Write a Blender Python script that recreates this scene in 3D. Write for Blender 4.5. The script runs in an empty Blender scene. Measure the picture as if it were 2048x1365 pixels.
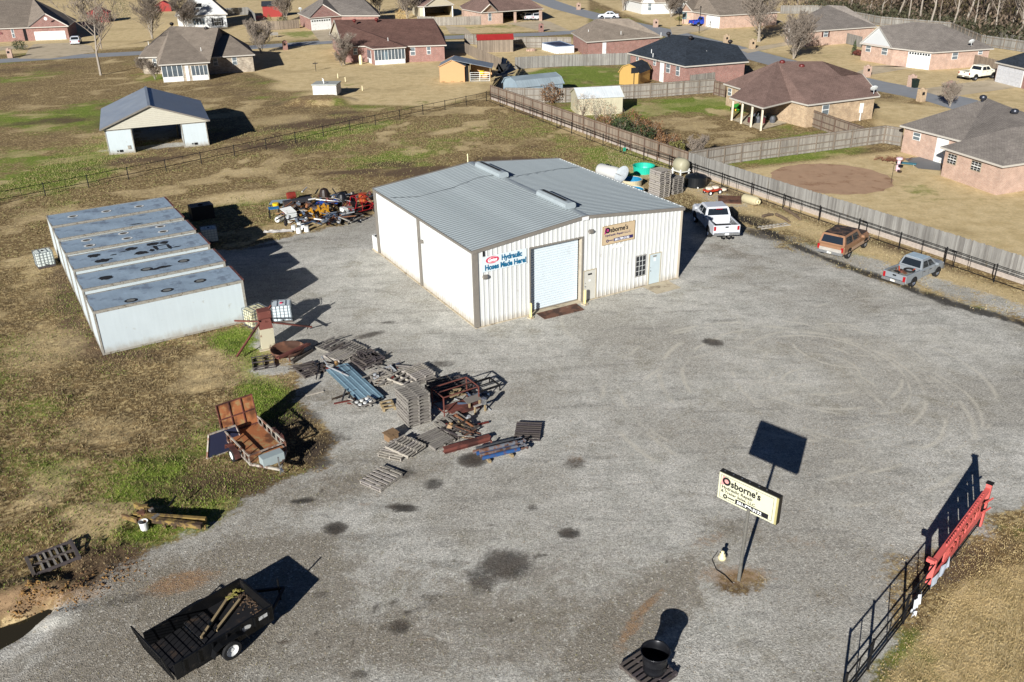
import bpy, bmesh, math, random
import numpy as np
from mathutils import Vector, Matrix, Euler
R = random.Random(7)
scene = bpy.context.scene
COL = scene.collection
rad = math.radians

# ------------------------------------------------------------------ camera
F_PX, PITCH, ROLL, CAM_H = 1765.35, .451102, -.016926, 22.3
cp, sp, cr, sr = math.cos(PITCH), math.sin(PITCH), math.cos(ROLL), math.sin(ROLL)
fwd = Vector((0, cp, -sp)); r0 = Vector((1, 0, 0)); u0 = Vector((0, sp, cp))
cam_r = r0*cr + u0*sr
cam_u = u0*cr - r0*sr
cd = bpy.data.cameras.new('camera'); cam = bpy.data.objects.new('camera', cd); COL.objects.link(cam)
cam.matrix_world = Matrix(((cam_r.x, cam_u.x, -fwd.x, 0), (cam_r.y, cam_u.y, -fwd.y, 0), (cam_r.z, cam_u.z, -fwd.z, CAM_H), (0, 0, 0, 1)))
cd.sensor_width = 36; cd.lens = F_PX/2048*36; cd.clip_start = .5; cd.clip_end = 3000
scene.camera = cam

# ------------------------------------------------------------------ light
SUN_EL, SHADOW_AZ = rad(20.5), rad(66.0)
world = bpy.data.worlds.new('World'); scene.world = world; world.use_nodes = True
wn = world.node_tree; bg = wn.nodes['Background']
sky = wn.nodes.new('ShaderNodeTexSky'); sky.sky_type = 'NISHITA'; sky.sun_disc = False
sky.sun_elevation = SUN_EL
sdir = Vector((-math.cos(SHADOW_AZ), -math.sin(SHADOW_AZ), math.tan(SUN_EL))).normalized()
sky.sun_rotation = math.atan2(sdir.x, sdir.y)
sky.altitude = 1500; sky.air_density = .3; sky.dust_density = 0; sky.ozone_density = 3.5
wn.links.new(sky.outputs[0], bg.inputs[0]); bg.inputs[1].default_value = .05
sl = bpy.data.lights.new('sun', 'SUN'); sl.energy = 5.0; sl.angle = rad(.5); sl.color = (1, .975, .94)
so = bpy.data.objects.new('sun', sl); COL.objects.link(so); so.location = (0, 0, 60)
so.rotation_euler = (-sdir).to_track_quat('-Z', 'Y').to_euler()
scene.view_settings.view_transform = 'Standard'; scene.view_settings.look = 'None'
scene.view_settings.exposure = .78; scene.view_settings.gamma = 1.0; scene.view_settings.use_curve_mapping = False
scene.render.engine = 'CYCLES'

# ------------------------------------------------------------------ a pixel of the 2048x1365 survey photo -> a point at height z / on a wall
def ray(px, py):
    a, b = px-1024, py-682.5
    u = a*cr+b*sr; v = -a*sr+b*cr
    return Vector((u/F_PX, cp-v/F_PX*sp, -sp-v/F_PX*cp))
def at(px, py, z=0.0):
    d = ray(px, py); k = (z-CAM_H)/d.z
    return Vector((d.x*k, d.y*k, z))
def on_wall(px, py, a, b):
    """point on the vertical plane through a and b"""
    n = Vector((b.y-a.y, a.x-b.x, 0)); d = ray(px, py); o = Vector((0, 0, CAM_H))
    return o+d*((a-o).dot(n)/d.dot(n))
def yaw(a, b): return math.atan2(b.y-a.y, b.x-a.x)

# ------------------------------------------------------------------ materials
def lin(c): return c/12.92 if c <= .04045 else ((c+.055)/1.055)**2.4
def hx(h): return tuple(lin(int(h[i:i+2], 16)/255) for i in (0, 2, 4))
MC = {}
class N:
    def __init__(s, name):
        s.m = bpy.data.materials.new(name); s.m.use_nodes = True; s.t = s.m.node_tree
        s.b = s.t.nodes['Principled BSDF']
    def n(s, k, **kw):
        o = s.t.nodes.new('ShaderNode'+k)
        for a, v in kw.items():
            if hasattr(o, a): setattr(o, a, v)
        return o
    def link(s, a, b): s.t.links.new(a, b)
    def put(s, sock, v):
        if isinstance(v, bpy.types.NodeSocket): s.link(v, sock)
        elif isinstance(v, tuple) and len(v) == 3 and sock.type == 'RGBA': sock.default_value = (*v, 1)
        else: sock.default_value = v
    def math(s, op, a, b=0.0, c=None, clamp=False):
        o = s.n('Math', operation=op); o.use_clamp = clamp; s.put(o.inputs[0], a); s.put(o.inputs[1], b)
        if c is not None: s.put(o.inputs[2], c)
        return o.outputs[0]
    def step(s, v, lo, hi):
        o = s.n('MapRange', interpolation_type='SMOOTHSTEP'); s.put(o.inputs[0], v); o.inputs[1].default_value = lo; o.inputs[2].default_value = hi
        return o.outputs[0]
    def rng(s, v, lo, hi, a, b):
        o = s.n('MapRange'); s.put(o.inputs[0], v)
        for i, q in enumerate((lo, hi, a, b)): o.inputs[i+1].default_value = q
        return o.outputs[0]
    def mix(s, f, a, b, mode='MIX'):
        o = s.n('Mix', data_type='RGBA', blend_type=mode); s.put(o.inputs[0], f); s.put(o.inputs[6], a); s.put(o.inputs[7], b); return o.outputs[2]
    def noise(s, co, scale, detail=3, rough=.55, dist=0):
        o = s.n('TexNoise'); s.link(co, o.inputs['Vector']); o.inputs['Scale'].default_value = scale; o.inputs['Detail'].default_value = detail
        o.inputs['Roughness'].default_value = rough; o.inputs['Distortion'].default_value = dist; return o.outputs[0]
    def map(s, co, sc=(1, 1, 1), rot=(0, 0, 0)):
        o = s.n('Mapping'); s.link(co, o.inputs[0]); o.inputs['Scale'].default_value = sc; o.inputs['Rotation'].default_value = rot; return o.outputs[0]
    def bump(s, h, st, dist=.02):
        o = s.n('Bump'); s.link(h, o.inputs['Height']); o.inputs['Strength'].default_value = st; o.inputs['Distance'].default_value = dist
        s.link(o.outputs[0], s.b.inputs['Normal'])
    def co(s, w='Object'):
        return s.n('TexCoord').outputs[w]
    def scale(s, col, f):
        o = s.n('VectorMath', operation='SCALE'); s.put(o.inputs[0], col)
        s.put(o.inputs[3], f); return o.outputs[0]

def M(name, h, rough=.7, metal=0.0, var=.16, sc=3.0, dirt=None, rnd=.0, bump=0.0, bsc=30, spec=.4, hue=None):
    """plain procedural stuff: colour with soft mottling, optional dirt (hex, amount, scale) and per-object variation"""
    if name in MC: return MC[name]
    s = N(name); co = s.co()
    if rnd:
        oi = s.n('ObjectInfo'); ad = s.n('VectorMath', operation='ADD'); s.link(co, ad.inputs[0])
        cmb = s.n('CombineXYZ'); k = s.math('MULTIPLY', oi.outputs['Random'], 37.0)
        for i in range(3): s.link(k, cmb.inputs[i])
        s.link(cmb.outputs[0], ad.inputs[1]); co = ad.outputs[0]
    n1 = s.noise(co, sc, 4, .6)
    col = s.scale(hx(h), s.rng(n1, .25, .75, 1-var, 1+var))
    if hue: col = s.mix(s.step(s.noise(co, sc*.7, 2), .4, .62), col, s.scale(hx(hue), s.rng(n1, .25, .75, 1-var, 1+var)))
    if rnd: col = s.scale(col, s.rng(oi.outputs['Random'], 0, 1, 1-rnd, 1+rnd))
    if dirt:
        n2 = s.noise(co, dirt[2], 6, .7)
        t = .72-dirt[1]*.4
        col = s.mix(s.step(n2, t-.08, t+.08), col, hx(dirt[0]))
    s.put(s.b.inputs['Base Color'], col)
    s.b.inputs['Roughness'].default_value = rough; s.b.inputs['Metallic'].default_value = metal
    s.b.inputs['Specular IOR Level'].default_value = spec
    if bump: s.bump(s.noise(co, bsc, 3), bump)
    MC[name] = s.m; return s.m

def brick_mat(name, c1, c2, mort, bw=.22, bh=.075, ms=.012, var=.2):
    if name in MC: return MC[name]
    s = N(name); uv = s.co('UV'); br = s.n('TexBrick'); s.link(uv, br.inputs['Vector'])
    br.inputs['Color1'].default_value = (*hx(c1), 1); br.inputs['Color2'].default_value = (*hx(c2), 1); br.inputs['Mortar'].default_value = (*hx(mort), 1)
    br.inputs['Scale'].default_value = 1; br.inputs['Brick Width'].default_value = bw; br.inputs['Row Height'].default_value = bh; br.inputs['Mortar Size'].default_value = ms
    br.inputs['Bias'].default_value = -.1
    n1 = s.noise(uv, 1.2, 5, .65)
    s.put(s.b.inputs['Base Color'], s.scale(br.outputs[0], s.rng(n1, .3, .7, 1-var, 1+var)))
    s.b.inputs['Roughness'].default_value = .9
    s.bump(br.outputs[1], -.3, .01)
    MC[name] = s.m; return s.m

def shingle_mat(name, c1, c2, var=.3):
    if name in MC: return MC[name]
    s = N(name); uv = s.co('UV'); br = s.n('TexBrick'); s.link(uv, br.inputs['Vector'])
    br.inputs['Color1'].default_value = (*hx(c1), 1); br.inputs['Color2'].default_value = (*hx(c2), 1)
    br.inputs['Mortar'].default_value = (*[v*.45 for v in hx(c1)], 1)
    br.inputs['Scale'].default_value = 1; br.inputs['Brick Width'].default_value = .33; br.inputs['Row Height'].default_value = .15; br.inputs['Mortar Size'].default_value = .01
    n1 = s.noise(uv, .5, 6, .7); n2 = s.noise(uv, 14, 2)
    k = s.math('MULTIPLY', s.rng(n1, .3, .7, 1-var*.7, 1+var*.7), s.rng(n2, .2, .8, .82, 1.18))
    s.put(s.b.inputs['Base Color'], s.scale(br.outputs[0], k)); s.b.inputs['Roughness'].default_value = .92
    s.b.inputs['Specular IOR Level'].default_value = .2
    s.bump(n2, .35, .02); MC[name] = s.m; return s.m

def wood_mat(name, h, h2, rnd=.25, dirt=('3a342c', .2, 3)):
    """weathered boards: grain along local x, each object its own tone"""
    if name in MC: return MC[name]
    s = N(name); co = s.co(); oi = s.n('ObjectInfo')
    ad = s.n('VectorMath', operation='ADD'); s.link(co, ad.inputs[0]); cmb = s.n('CombineXYZ'); k = s.math('MULTIPLY', oi.outputs['Random'], 41.0)
    for i in range(3): s.link(k, cmb.inputs[i])
    s.link(cmb.outputs[0], ad.inputs[1]); co = ad.outputs[0]
    g = s.noise(s.map(co, (1.5, 22, 22)), 1, 4, .6)
    col = s.mix(s.step(oi.outputs['Random'], .15, .85), hx(h), hx(h2))
    col = s.scale(col, s.math('MULTIPLY', s.rng(g, .25, .75, .68, 1.3), s.rng(oi.outputs['Random'], 0, 1, 1-rnd, 1+rnd)))
    if dirt: col = s.mix(s.step(s.noise(co, dirt[2], 4), .72-dirt[1]*.4-.06, .72-dirt[1]*.4+.1), col, hx(dirt[0]))
    s.put(s.b.inputs['Base Color'], col); s.b.inputs['Roughness'].default_value = .88; s.bump(g, .3, .01)
    MC[name] = s.m; return s.m

def picket_mat(name, h, h2, w=.15):
    """fence pickets: tone changes from board to board along u"""
    s = N(name); uv = s.co('UV'); sx = s.n('SeparateXYZ'); s.link(uv, sx.inputs[0])
    idx = s.math('FLOOR', s.math('DIVIDE', sx.outputs[0], w)); wn_ = s.n('TexWhiteNoise', noise_dimensions='1D'); s.link(idx, wn_.inputs['W'])
    g = s.noise(s.map(uv, (30, 1.2, 1)), 1, 4, .6); n2 = s.noise(uv, .25, 4)
    col = s.mix(wn_.outputs[0], hx(h), hx(h2))
    col = s.scale(col, s.math('MULTIPLY', s.rng(g, .25, .75, .72, 1.25), s.rng(n2, .3, .7, .8, 1.2)))
    col = s.mix(s.step(s.noise(s.map(uv, (3, .5, 1)), 1, 3), .62, .75), col, hx('5c5548'))
    s.put(s.b.inputs['Base Color'], col); s.b.inputs['Roughness'].default_value = .9; return s.m

def metal_panel_mat(name, h, rough=.35, metal=.6, var=.1, streak=.12, rust=None, splash=0):
    """coated sheet metal with faint streaks down the slope"""
    if name in MC: return MC[name]
    s = N(name); uv = s.co('UV')
    n1 = s.noise(s.map(uv, (6, .4, 1)), 1, 4, .6); n2 = s.noise(uv, .45, 5, .6)
    col = s.scale(hx(h), s.math('MULTIPLY', s.rng(n1, .3, .7, 1-streak, 1+streak), s.rng(n2, .3, .7, 1-var, 1+var)))
    if rust: col = s.mix(s.step(s.noise(uv, rust[2], 6, .7), .72-rust[1]*.4-.05, .72-rust[1]*.4+.05), col, hx(rust[0]))
    if splash:
        z = s.n('SeparateXYZ'); s.link(s.co(), z.inputs[0]); zz = s.math('ADD', z.outputs[2], s.math('MULTIPLY', s.math('SUBTRACT', s.noise(s.map(uv, (2.5, 1, 1)), 1, 5, .7), .5), .9))
        col = s.mix(s.math('MULTIPLY', s.step(zz, .62, .02), splash), col, hx('8a7c66'))
    s.put(s.b.inputs['Base Color'], col); s.put(s.b.inputs['Roughness'], s.rng(n2, .3, .7, rough-.08, rough+.12)); s.b.inputs['Metallic'].default_value = metal
    MC[name] = s.m; return s.m

def rust_mat(name, h='7a4028', h2='8f8a80', amt=.65, rough=.85):
    if name in MC: return MC[name]
    s = N(name); co = s.co(); n1 = s.noise(co, 2.2, 8, .7); n2 = s.noise(co, 9, 4, .6)
    rustc = s.mix(n2, hx(h), tuple(v*1.35 for v in hx(h))); rustc = s.mix(s.step(s.noise(co, 1.1, 5), .5, .62), rustc, tuple(v*.45 for v in hx(h)))
    t = .25+(1-amt)*.5
    col = s.mix(s.step(n1, t, t+.12), hx(h2), rustc)
    s.put(s.b.inputs['Base Color'], col); s.b.inputs['Roughness'].default_value = rough; s.bump(n2, .3, .01); MC[name] = s.m; return s.m

def glass_mat():
    s = N('dark_glass'); s.b.inputs['Base Color'].default_value = (.012, .016, .02, 1); s.b.inputs['Roughness'].default_value = .06; s.b.inputs['Specular IOR Level'].default_value = .8; return s.m
GLASS = glass_mat()
def water_mat(name, h):
    s = N(name); s.b.inputs['Base Color'].default_value = (*hx(h), 1); s.b.inputs['Roughness'].default_value = .04
    s.bump(s.noise(s.co(), 3, 3), .08, .02); return s.m
def emptymat(name, h, rough=.9): return M(name, h, rough, var=.05)

W_PAINT = M('white_paint', 'cfd0cc', .5, var=.05, dirt=('9a917e', .22, 2.2))
CREAM = M('cream_paint', 'd9cfa8', .5, var=.08, dirt=('8d7a52', .3, 4))
BLACK = M('black_paint', '121316', .35, var=.2)
RUBBER = M('tyre_rubber', '161617', .8, var=.2)
DARK = M('dark_interior', '0c0c0d', .95, var=.1)
CONC = M('concrete', 'b3a78f', .9, var=.12, sc=1.2, dirt=('7d705c', .35, 1.5), bump=.2)
PIPE = M('black_steel_pipe', '1a1a1c', .45, metal=.3, var=.2)
GREYM = M('grey_trim_metal', '8a847b', .45, metal=.4, var=.08)
CHROME = M('bright_steel', 'c2c5c8', .25, metal=.9, var=.05)
RUST = rust_mat('rusty_steel', '5c3c2b', '75604f', .85)
RUSTRED = rust_mat('red_brown_rust', '532c25', '6e4438', .8)
PALLET = wood_mat('pallet_wood', '8a857c', '6e6963')
PALLETD = wood_mat('dark_pallet_wood', '58504a', '40393a')
PALLETL = wood_mat('pale_pallet_wood', 'a39c8f', '86807a')
FWOOD = wood_mat('fence_post_wood', '84786a', '665c50')
TWOOD = wood_mat('tan_lumber', '9d8a68', '7d6d50', dirt=None)

# ------------------------------------------------------------------ mesh building
class MB:
    def __init__(s): s.v = []; s.f = []; s.m = []
    def add(s, vs, fs, m=0):
        b = len(s.v); s.v += [tuple(v) for v in vs]; s.f += [tuple(b+i for i in f) for f in fs]; s.m += [m]*len(fs); return s
    def box(s, c, d, rz=0.0, m=0, rot=None):
        hx_, hy, hz = d[0]/2, d[1]/2, d[2]/2
        pts = [Vector((x*hx_, y*hy, z*hz)) for z in (-1, 1) for y in (-1, 1) for x in (-1, 1)]
        q = rot if rot is not None else (Matrix.Rotation(rz, 3, 'Z') if rz else None)
        c = Vector(c); pts = [(q @ p if q is not None else p)+c for p in pts]
        return s.add(pts, [(0, 2, 3, 1), (4, 5, 7, 6), (0, 1, 5, 4), (2, 6, 7, 3), (0, 4, 6, 2), (1, 3, 7, 5)], m)
    def span(s, a, b, m=0):
        return s.box([(a[i]+b[i])/2 for i in range(3)], [abs(b[i]-a[i]) for i in range(3)], m=m)
    def beam(s, a, b, w, h, m=0, up=(0, 0, 1)):
        a = Vector(a); b = Vector(b); x = b-a; L = x.length
        if L < 1e-5: return s
        x.normalize(); y = Vector(up).cross(x)
        if y.length < 1e-3: y = Vector((0, 1, 0)).cross(x)
        y.normalize(); z = x.cross(y)
        return s.box((a+b)/2, (L, w, h), rot=Matrix((x, y, z)).transposed(), m=m)
    def tube(s, a, b, r, r2=None, n=8, m=0, cap=True):
        a = Vector(a); b = Vector(b); x = (b-a)
        if x.length < 1e-6: return s
        x.normalize(); y = x.orthogonal().normalized(); z = x.cross(y); r2 = r if r2 is None else r2
        vs = [a+(y*math.cos(t)+z*math.sin(t))*r for t in [2*math.pi*i/n for i in range(n)]]+[b+(y*math.cos(t)+z*math.sin(t))*r2 for t in [2*math.pi*i/n for i in range(n)]]
        fs = [(i, (i+1) % n, n+(i+1) % n, n+i) for i in range(n)]
        if cap: fs += [tuple(range(n-1, -1, -1)), tuple(range(n, 2*n))]
        return s.add(vs, fs, m)
    def lathe(s, prof, n=20, c=(0, 0, 0), axis='Z', m=0, q=None):
        c = Vector(c); vs = []
        for r, z in prof:
            for i in range(n):
                t = 2*math.pi*i/n; p = Vector((r*math.cos(t), r*math.sin(t), z))
                if axis == 'Y': p = Vector((p.x, -p.z, p.y))
                elif axis == 'X': p = Vector((p.z, p.x, p.y))
                if q is not None: p = q @ p
                vs.append(p+c)
        k = len(prof)
        return s.add(vs, [(j*n+i, j*n+(i+1) % n, (j+1)*n+(i+1) % n, (j+1)*n+i) for j in range(k-1) for i in range(n)], m)
    def prism(s, pts, z0, z1, m=0):
        n = len(pts); vs = [(p[0], p[1], z0) for p in pts]+[(p[0], p[1], z1) for p in pts]
        return s.add(vs, [tuple(range(n-1, -1, -1)), tuple(range(n, 2*n))]+[(i, (i+1) % n, n+(i+1) % n, n+i) for i in range(n)], m)
    def slab(s, pts, th, m=0):
        """polygon in space given a thickness along its normal (downwards)"""
        P = [Vector(p) for p in pts]; n = Vector((0, 0, 0))
        for i in range(len(P)): n += (P[i]-P[0]).cross(P[(i+1) % len(P)]-P[0])
        n.normalize()
        k = len(P); vs = P+[p-n*th for p in P]
        return s.add(vs, [tuple(range(k)), tuple(range(2*k-1, k-1, -1))]+[(i, k+i, k+(i+1) % k, (i+1) % k) for i in range(k)], m)
    def loft(s, rings, m=0, cap=True):
        n = len(rings[0]); vs = [p for r in rings for p in r]
        fs = [(j*n+i, j*n+(i+1) % n, (j+1)*n+(i+1) % n, (j+1)*n+i) for j in range(len(rings)-1) for i in range(n)]
        if cap: fs += [tuple(range(n-1, -1, -1)), tuple((len(rings)-1)*n+i for i in range(n))]
        return s.add(vs, fs, m)
    def mesh(s, name, mats, smooth=False):
        me = bpy.data.meshes.new(name); me.from_pydata(s.v, [], s.f)
        if not isinstance(mats, (list, tuple)): mats = [mats]
        for q in mats: me.materials.append(q)
        if len(mats) > 1: me.polygons.foreach_set('material_index', s.m)
        if smooth: me.polygons.foreach_set('use_smooth', [True]*len(s.f))
        boxuv(me); me.update(); return me
    def build(s, name, mats, parent=None, smooth=False, label=None, kind=None):
        o = bpy.data.objects.new(name, s.mesh(name, mats, smooth)); COL.objects.link(o)
        if parent: o.parent = parent
        if label: o['label'] = label
        if kind: o['kind'] = kind
        return o
def boxuv(me):
    np_ = len(me.polygons)
    if not np_: return
    nl = len(me.loops); no = np.zeros(np_*3); me.polygons.foreach_get('normal', no); no = no.reshape(-1, 3)
    tot = np.zeros(np_, int); me.polygons.foreach_get('loop_total', tot)
    vi = np.zeros(nl, int); me.loops.foreach_get('vertex_index', vi)
    co = np.zeros(len(me.vertices)*3); me.vertices.foreach_get('co', co); co = co.reshape(-1, 3)[vi]
    n = np.repeat(no, tot, 0); flat = np.abs(n[:, 2]) > .97
    t = np.stack([-n[:, 1], n[:, 0], np.zeros(nl)], 1); t /= np.maximum(np.linalg.norm(t, axis=1, keepdims=True), 1e-6)
    b = np.cross(n, t); t[flat] = (1, 0, 0); b[flat] = (0, 1, 0)
    uv = np.stack([(co*t).sum(1), (co*b).sum(1)], 1)
    me.uv_layers.new(name='UVMap').data.foreach_set('uv', uv.ravel())
def thing(name, label, cat, loc=(0, 0, 0), rz=0.0, group=None):
    o = bpy.data.objects.new(name, None); COL.objects.link(o); o.empty_display_size = .3
    o.location = Vector(loc); o.rotation_euler = (0, 0, rz); o['label'] = label; o['category'] = cat
    if group: o['group'] = group
    return o
def tag(o, label, cat, group=None, loc=None, rz=None):
    o['label'] = label; o['category'] = cat
    if group: o['group'] = group
    if loc is not None: o.location = Vector(loc)
    if rz is not None: o.rotation_euler = (0, 0, rz)
    return o
def struct(o): o['kind'] = 'structure'; return o
def kids(o): return CH.get(o.name) or list(o.children)
CH = {}
def dup(root, loc, rz=0.0, label=None, group=None, rot=None, sc=None):
    r = root.copy(); COL.objects.link(r); r.location = Vector(loc); r.rotation_euler = rot if rot is not None else (0, 0, rz)
    if sc: r.scale = sc if isinstance(sc, tuple) else (sc,)*3
    if label: r['label'] = label
    if group: r['group'] = group
    for ch in kids(root):
        c = ch.copy(); COL.objects.link(c); c.parent = r
        for g in list(ch.children):
            d = g.copy(); COL.objects.link(d); d.parent = c
    return r
def share(name, me, loc, parent, rot=None, sc=None):
    """one more piece using mesh data that already exists"""
    o = bpy.data.objects.new(name, me); COL.objects.link(o); o.location = Vector(loc)
    if rot is not None: o.rotation_euler = rot
    if sc is not None: o.scale = sc
    if parent: o.parent = parent
    return o
def text_mesh(body, size, mat, ext=.004, bold=0.0, align='LEFT', shear=0.0, width=1.0, name='lettering'):
    cu = bpy.data.curves.new('txt', 'FONT'); cu.body = body; cu.size = size; cu.extrude = ext; cu.offset = bold; cu.align_x = align; cu.shear = shear; cu.resolution_u = 3
    o = bpy.data.objects.new('txt', cu); COL.objects.link(o); bpy.context.view_layer.update()
    me = bpy.data.meshes.new_from_object(o.evaluated_get(bpy.context.evaluated_depsgraph_get())); me.name = name
    bpy.data.objects.remove(o); bpy.data.curves.remove(cu)
    me.transform(Matrix.Diagonal((width, 1, 1, 1))); me.materials.clear(); me.materials.append(mat); return me
# ------------------------------------------------------------------ ground: one sheet, region masks computed in world metres
def grid_axis(parts):
    out = [parts[0][0]]
    for a, b, st in parts:
        n = max(1, int(round((b-a)/st))); out += list(np.linspace(a, b, n+1)[1:])
    return np.array(out)
gx = grid_axis([(-700, -160, 60), (-160, -60, 2.5), (-60, -28, .8), (-28, 26, .27), (26, 60, .7), (60, 160, 2.5), (160, 700, 60)])
gy = grid_axis([(-60, 16, 4), (16, 64, .27), (64, 130, .6), (130, 220, 1.5), (220, 300, 5), (300, 1500, 100)])
GX, GY = np.meshgrid(gx, gy); PX = GX.ravel(); PY = GY.ravel()
rng = np.random.default_rng(3)
NG = rng.random((256, 256))
def vnoise(x, y, s):
    x = x*s+1000; y = y*s+1000; xi = np.floor(x).astype(int); yi = np.floor(y).astype(int); fx = x-xi; fy = y-yi
    fx = fx*fx*(3-2*fx); fy = fy*fy*(3-2*fy); g = lambda a, b: NG[a % 256, b % 256]
    return (g(xi, yi)*(1-fx)+g(xi+1, yi)*fx)*(1-fy)+(g(xi, yi+1)*(1-fx)+g(xi+1, yi+1)*fx)*fy
def fbm(x, y, s, o=4):
    return sum(vnoise(x, y, s*2**i)*.5**i for i in range(o))/sum(.5**i for i in range(o))
def pxs(pts): return np.array([at(*p)[:2] for p in pts])
def sdf(P, x, y):
    """signed distance to polygon P, positive inside"""
    d = np.full(x.shape, 1e9); ins = np.zeros(x.shape, bool)
    for i in range(len(P)):
        a = P[i]; b = P[(i+1) % len(P)]; e = b-a; wx = x-a[0]; wy = y-a[1]
        t = np.clip((wx*e[0]+wy*e[1])/(e@e), 0, 1); d = np.minimum(d, np.hypot(wx-e[0]*t, wy-e[1]*t))
        c = ((a[1] > y) != (b[1] > y)); den = (b[1]-a[1]) if abs(b[1]-a[1]) > 1e-9 else 1e-9
        ins ^= c & (x < (b[0]-a[0])*(y-a[1])/den+a[0])
    return np.where(ins, d, -d)
def linedist(P, x, y):
    d = np.full(x.shape, 1e9)
    for i in range(len(P)-1):
        a = P[i]; e = P[i+1]-a; t = np.clip(((x-a[0])*e[0]+(y-a[1])*e[1])/(e@e), 0, 1)
        d = np.minimum(d, np.hypot(x-a[0]-e[0]*t, y-a[1]-e[1]*t))
    return d
def blob(px, py, rx, ry, ang, x, y):
    c = at(px, py); a = rad(ang); u = (x-c.x)*math.cos(a)+(y-c.y)*math.sin(a); v = -(x-c.x)*math.sin(a)+(y-c.y)*math.cos(a)
    return np.clip(1.5-np.hypot(u/rx, v/ry), 0, 1)
LOT = pxs([(-500, 1500), (-300, 1330), (0, 1292), (90, 1250), (150, 1205), (225, 1150), (310, 1105), (400, 1060), (470, 1015), (560, 975), (640, 935), (655, 890), (640, 850), (605, 822), (598, 790), (610, 750), (570, 720), (520, 690), (495, 650), (440, 560), (410, 500), (480, 500), (550, 480), (640, 462), (700, 443), (765, 428), (900, 380), (1130, 360), (1240, 390), (1330, 420), (1400, 425), (1470, 455), (1560, 492), (1660, 528), (1760, 560), (1860, 588), (1950, 618), (2060, 650), (2400, 760), (2600, 1100), (2048, 1015), (1985, 1040), (1950, 1085), (1890, 1120), (1840, 1180), (1800, 1260), (1740, 1340), (1680, 1420), (1600, 1600), (600, 1700)])
TANW = pxs([(1925, 1165), (1990, 1150), (2100, 1165), (2600, 1200), (2600, 1700), (1600, 1700), (1745, 1400), (1830, 1290)])
YARD_TAN = [pxs(p) for p in [
    [(440, 100), (660, 88), (900, 80), (1140, 73), (1180, 100), (960, 190), (880, 215), (700, 210), (560, 165), (510, 150)],
    [(-200, 0), (1180, 0), (1180, 60), (660, 78), (275, 95), (0, 110), (-200, 120)],
    [(1180, 0), (1640, 0), (2048, 80), (2300, 100), (2300, 330), (1900, 200), (1700, 150), (1290, 45)],
    [(980, 110), (1240, 108), (1250, 112), (1000, 130)],
    [(1370, 350), (1800, 300), (2300, 420), (2300, 640), (1900, 520), (1600, 430)],
    [(1750, 200), (1950, 220), (1830, 285), (1740, 250)]]]
DITCH = pxs([(1440, 415), (1490, 440), (1540, 465), (1600, 495), (1660, 520), (1720, 543), (1780, 562), (1850, 588), (1920, 612), (1990, 632), (2070, 655), (2300, 730)])
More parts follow.
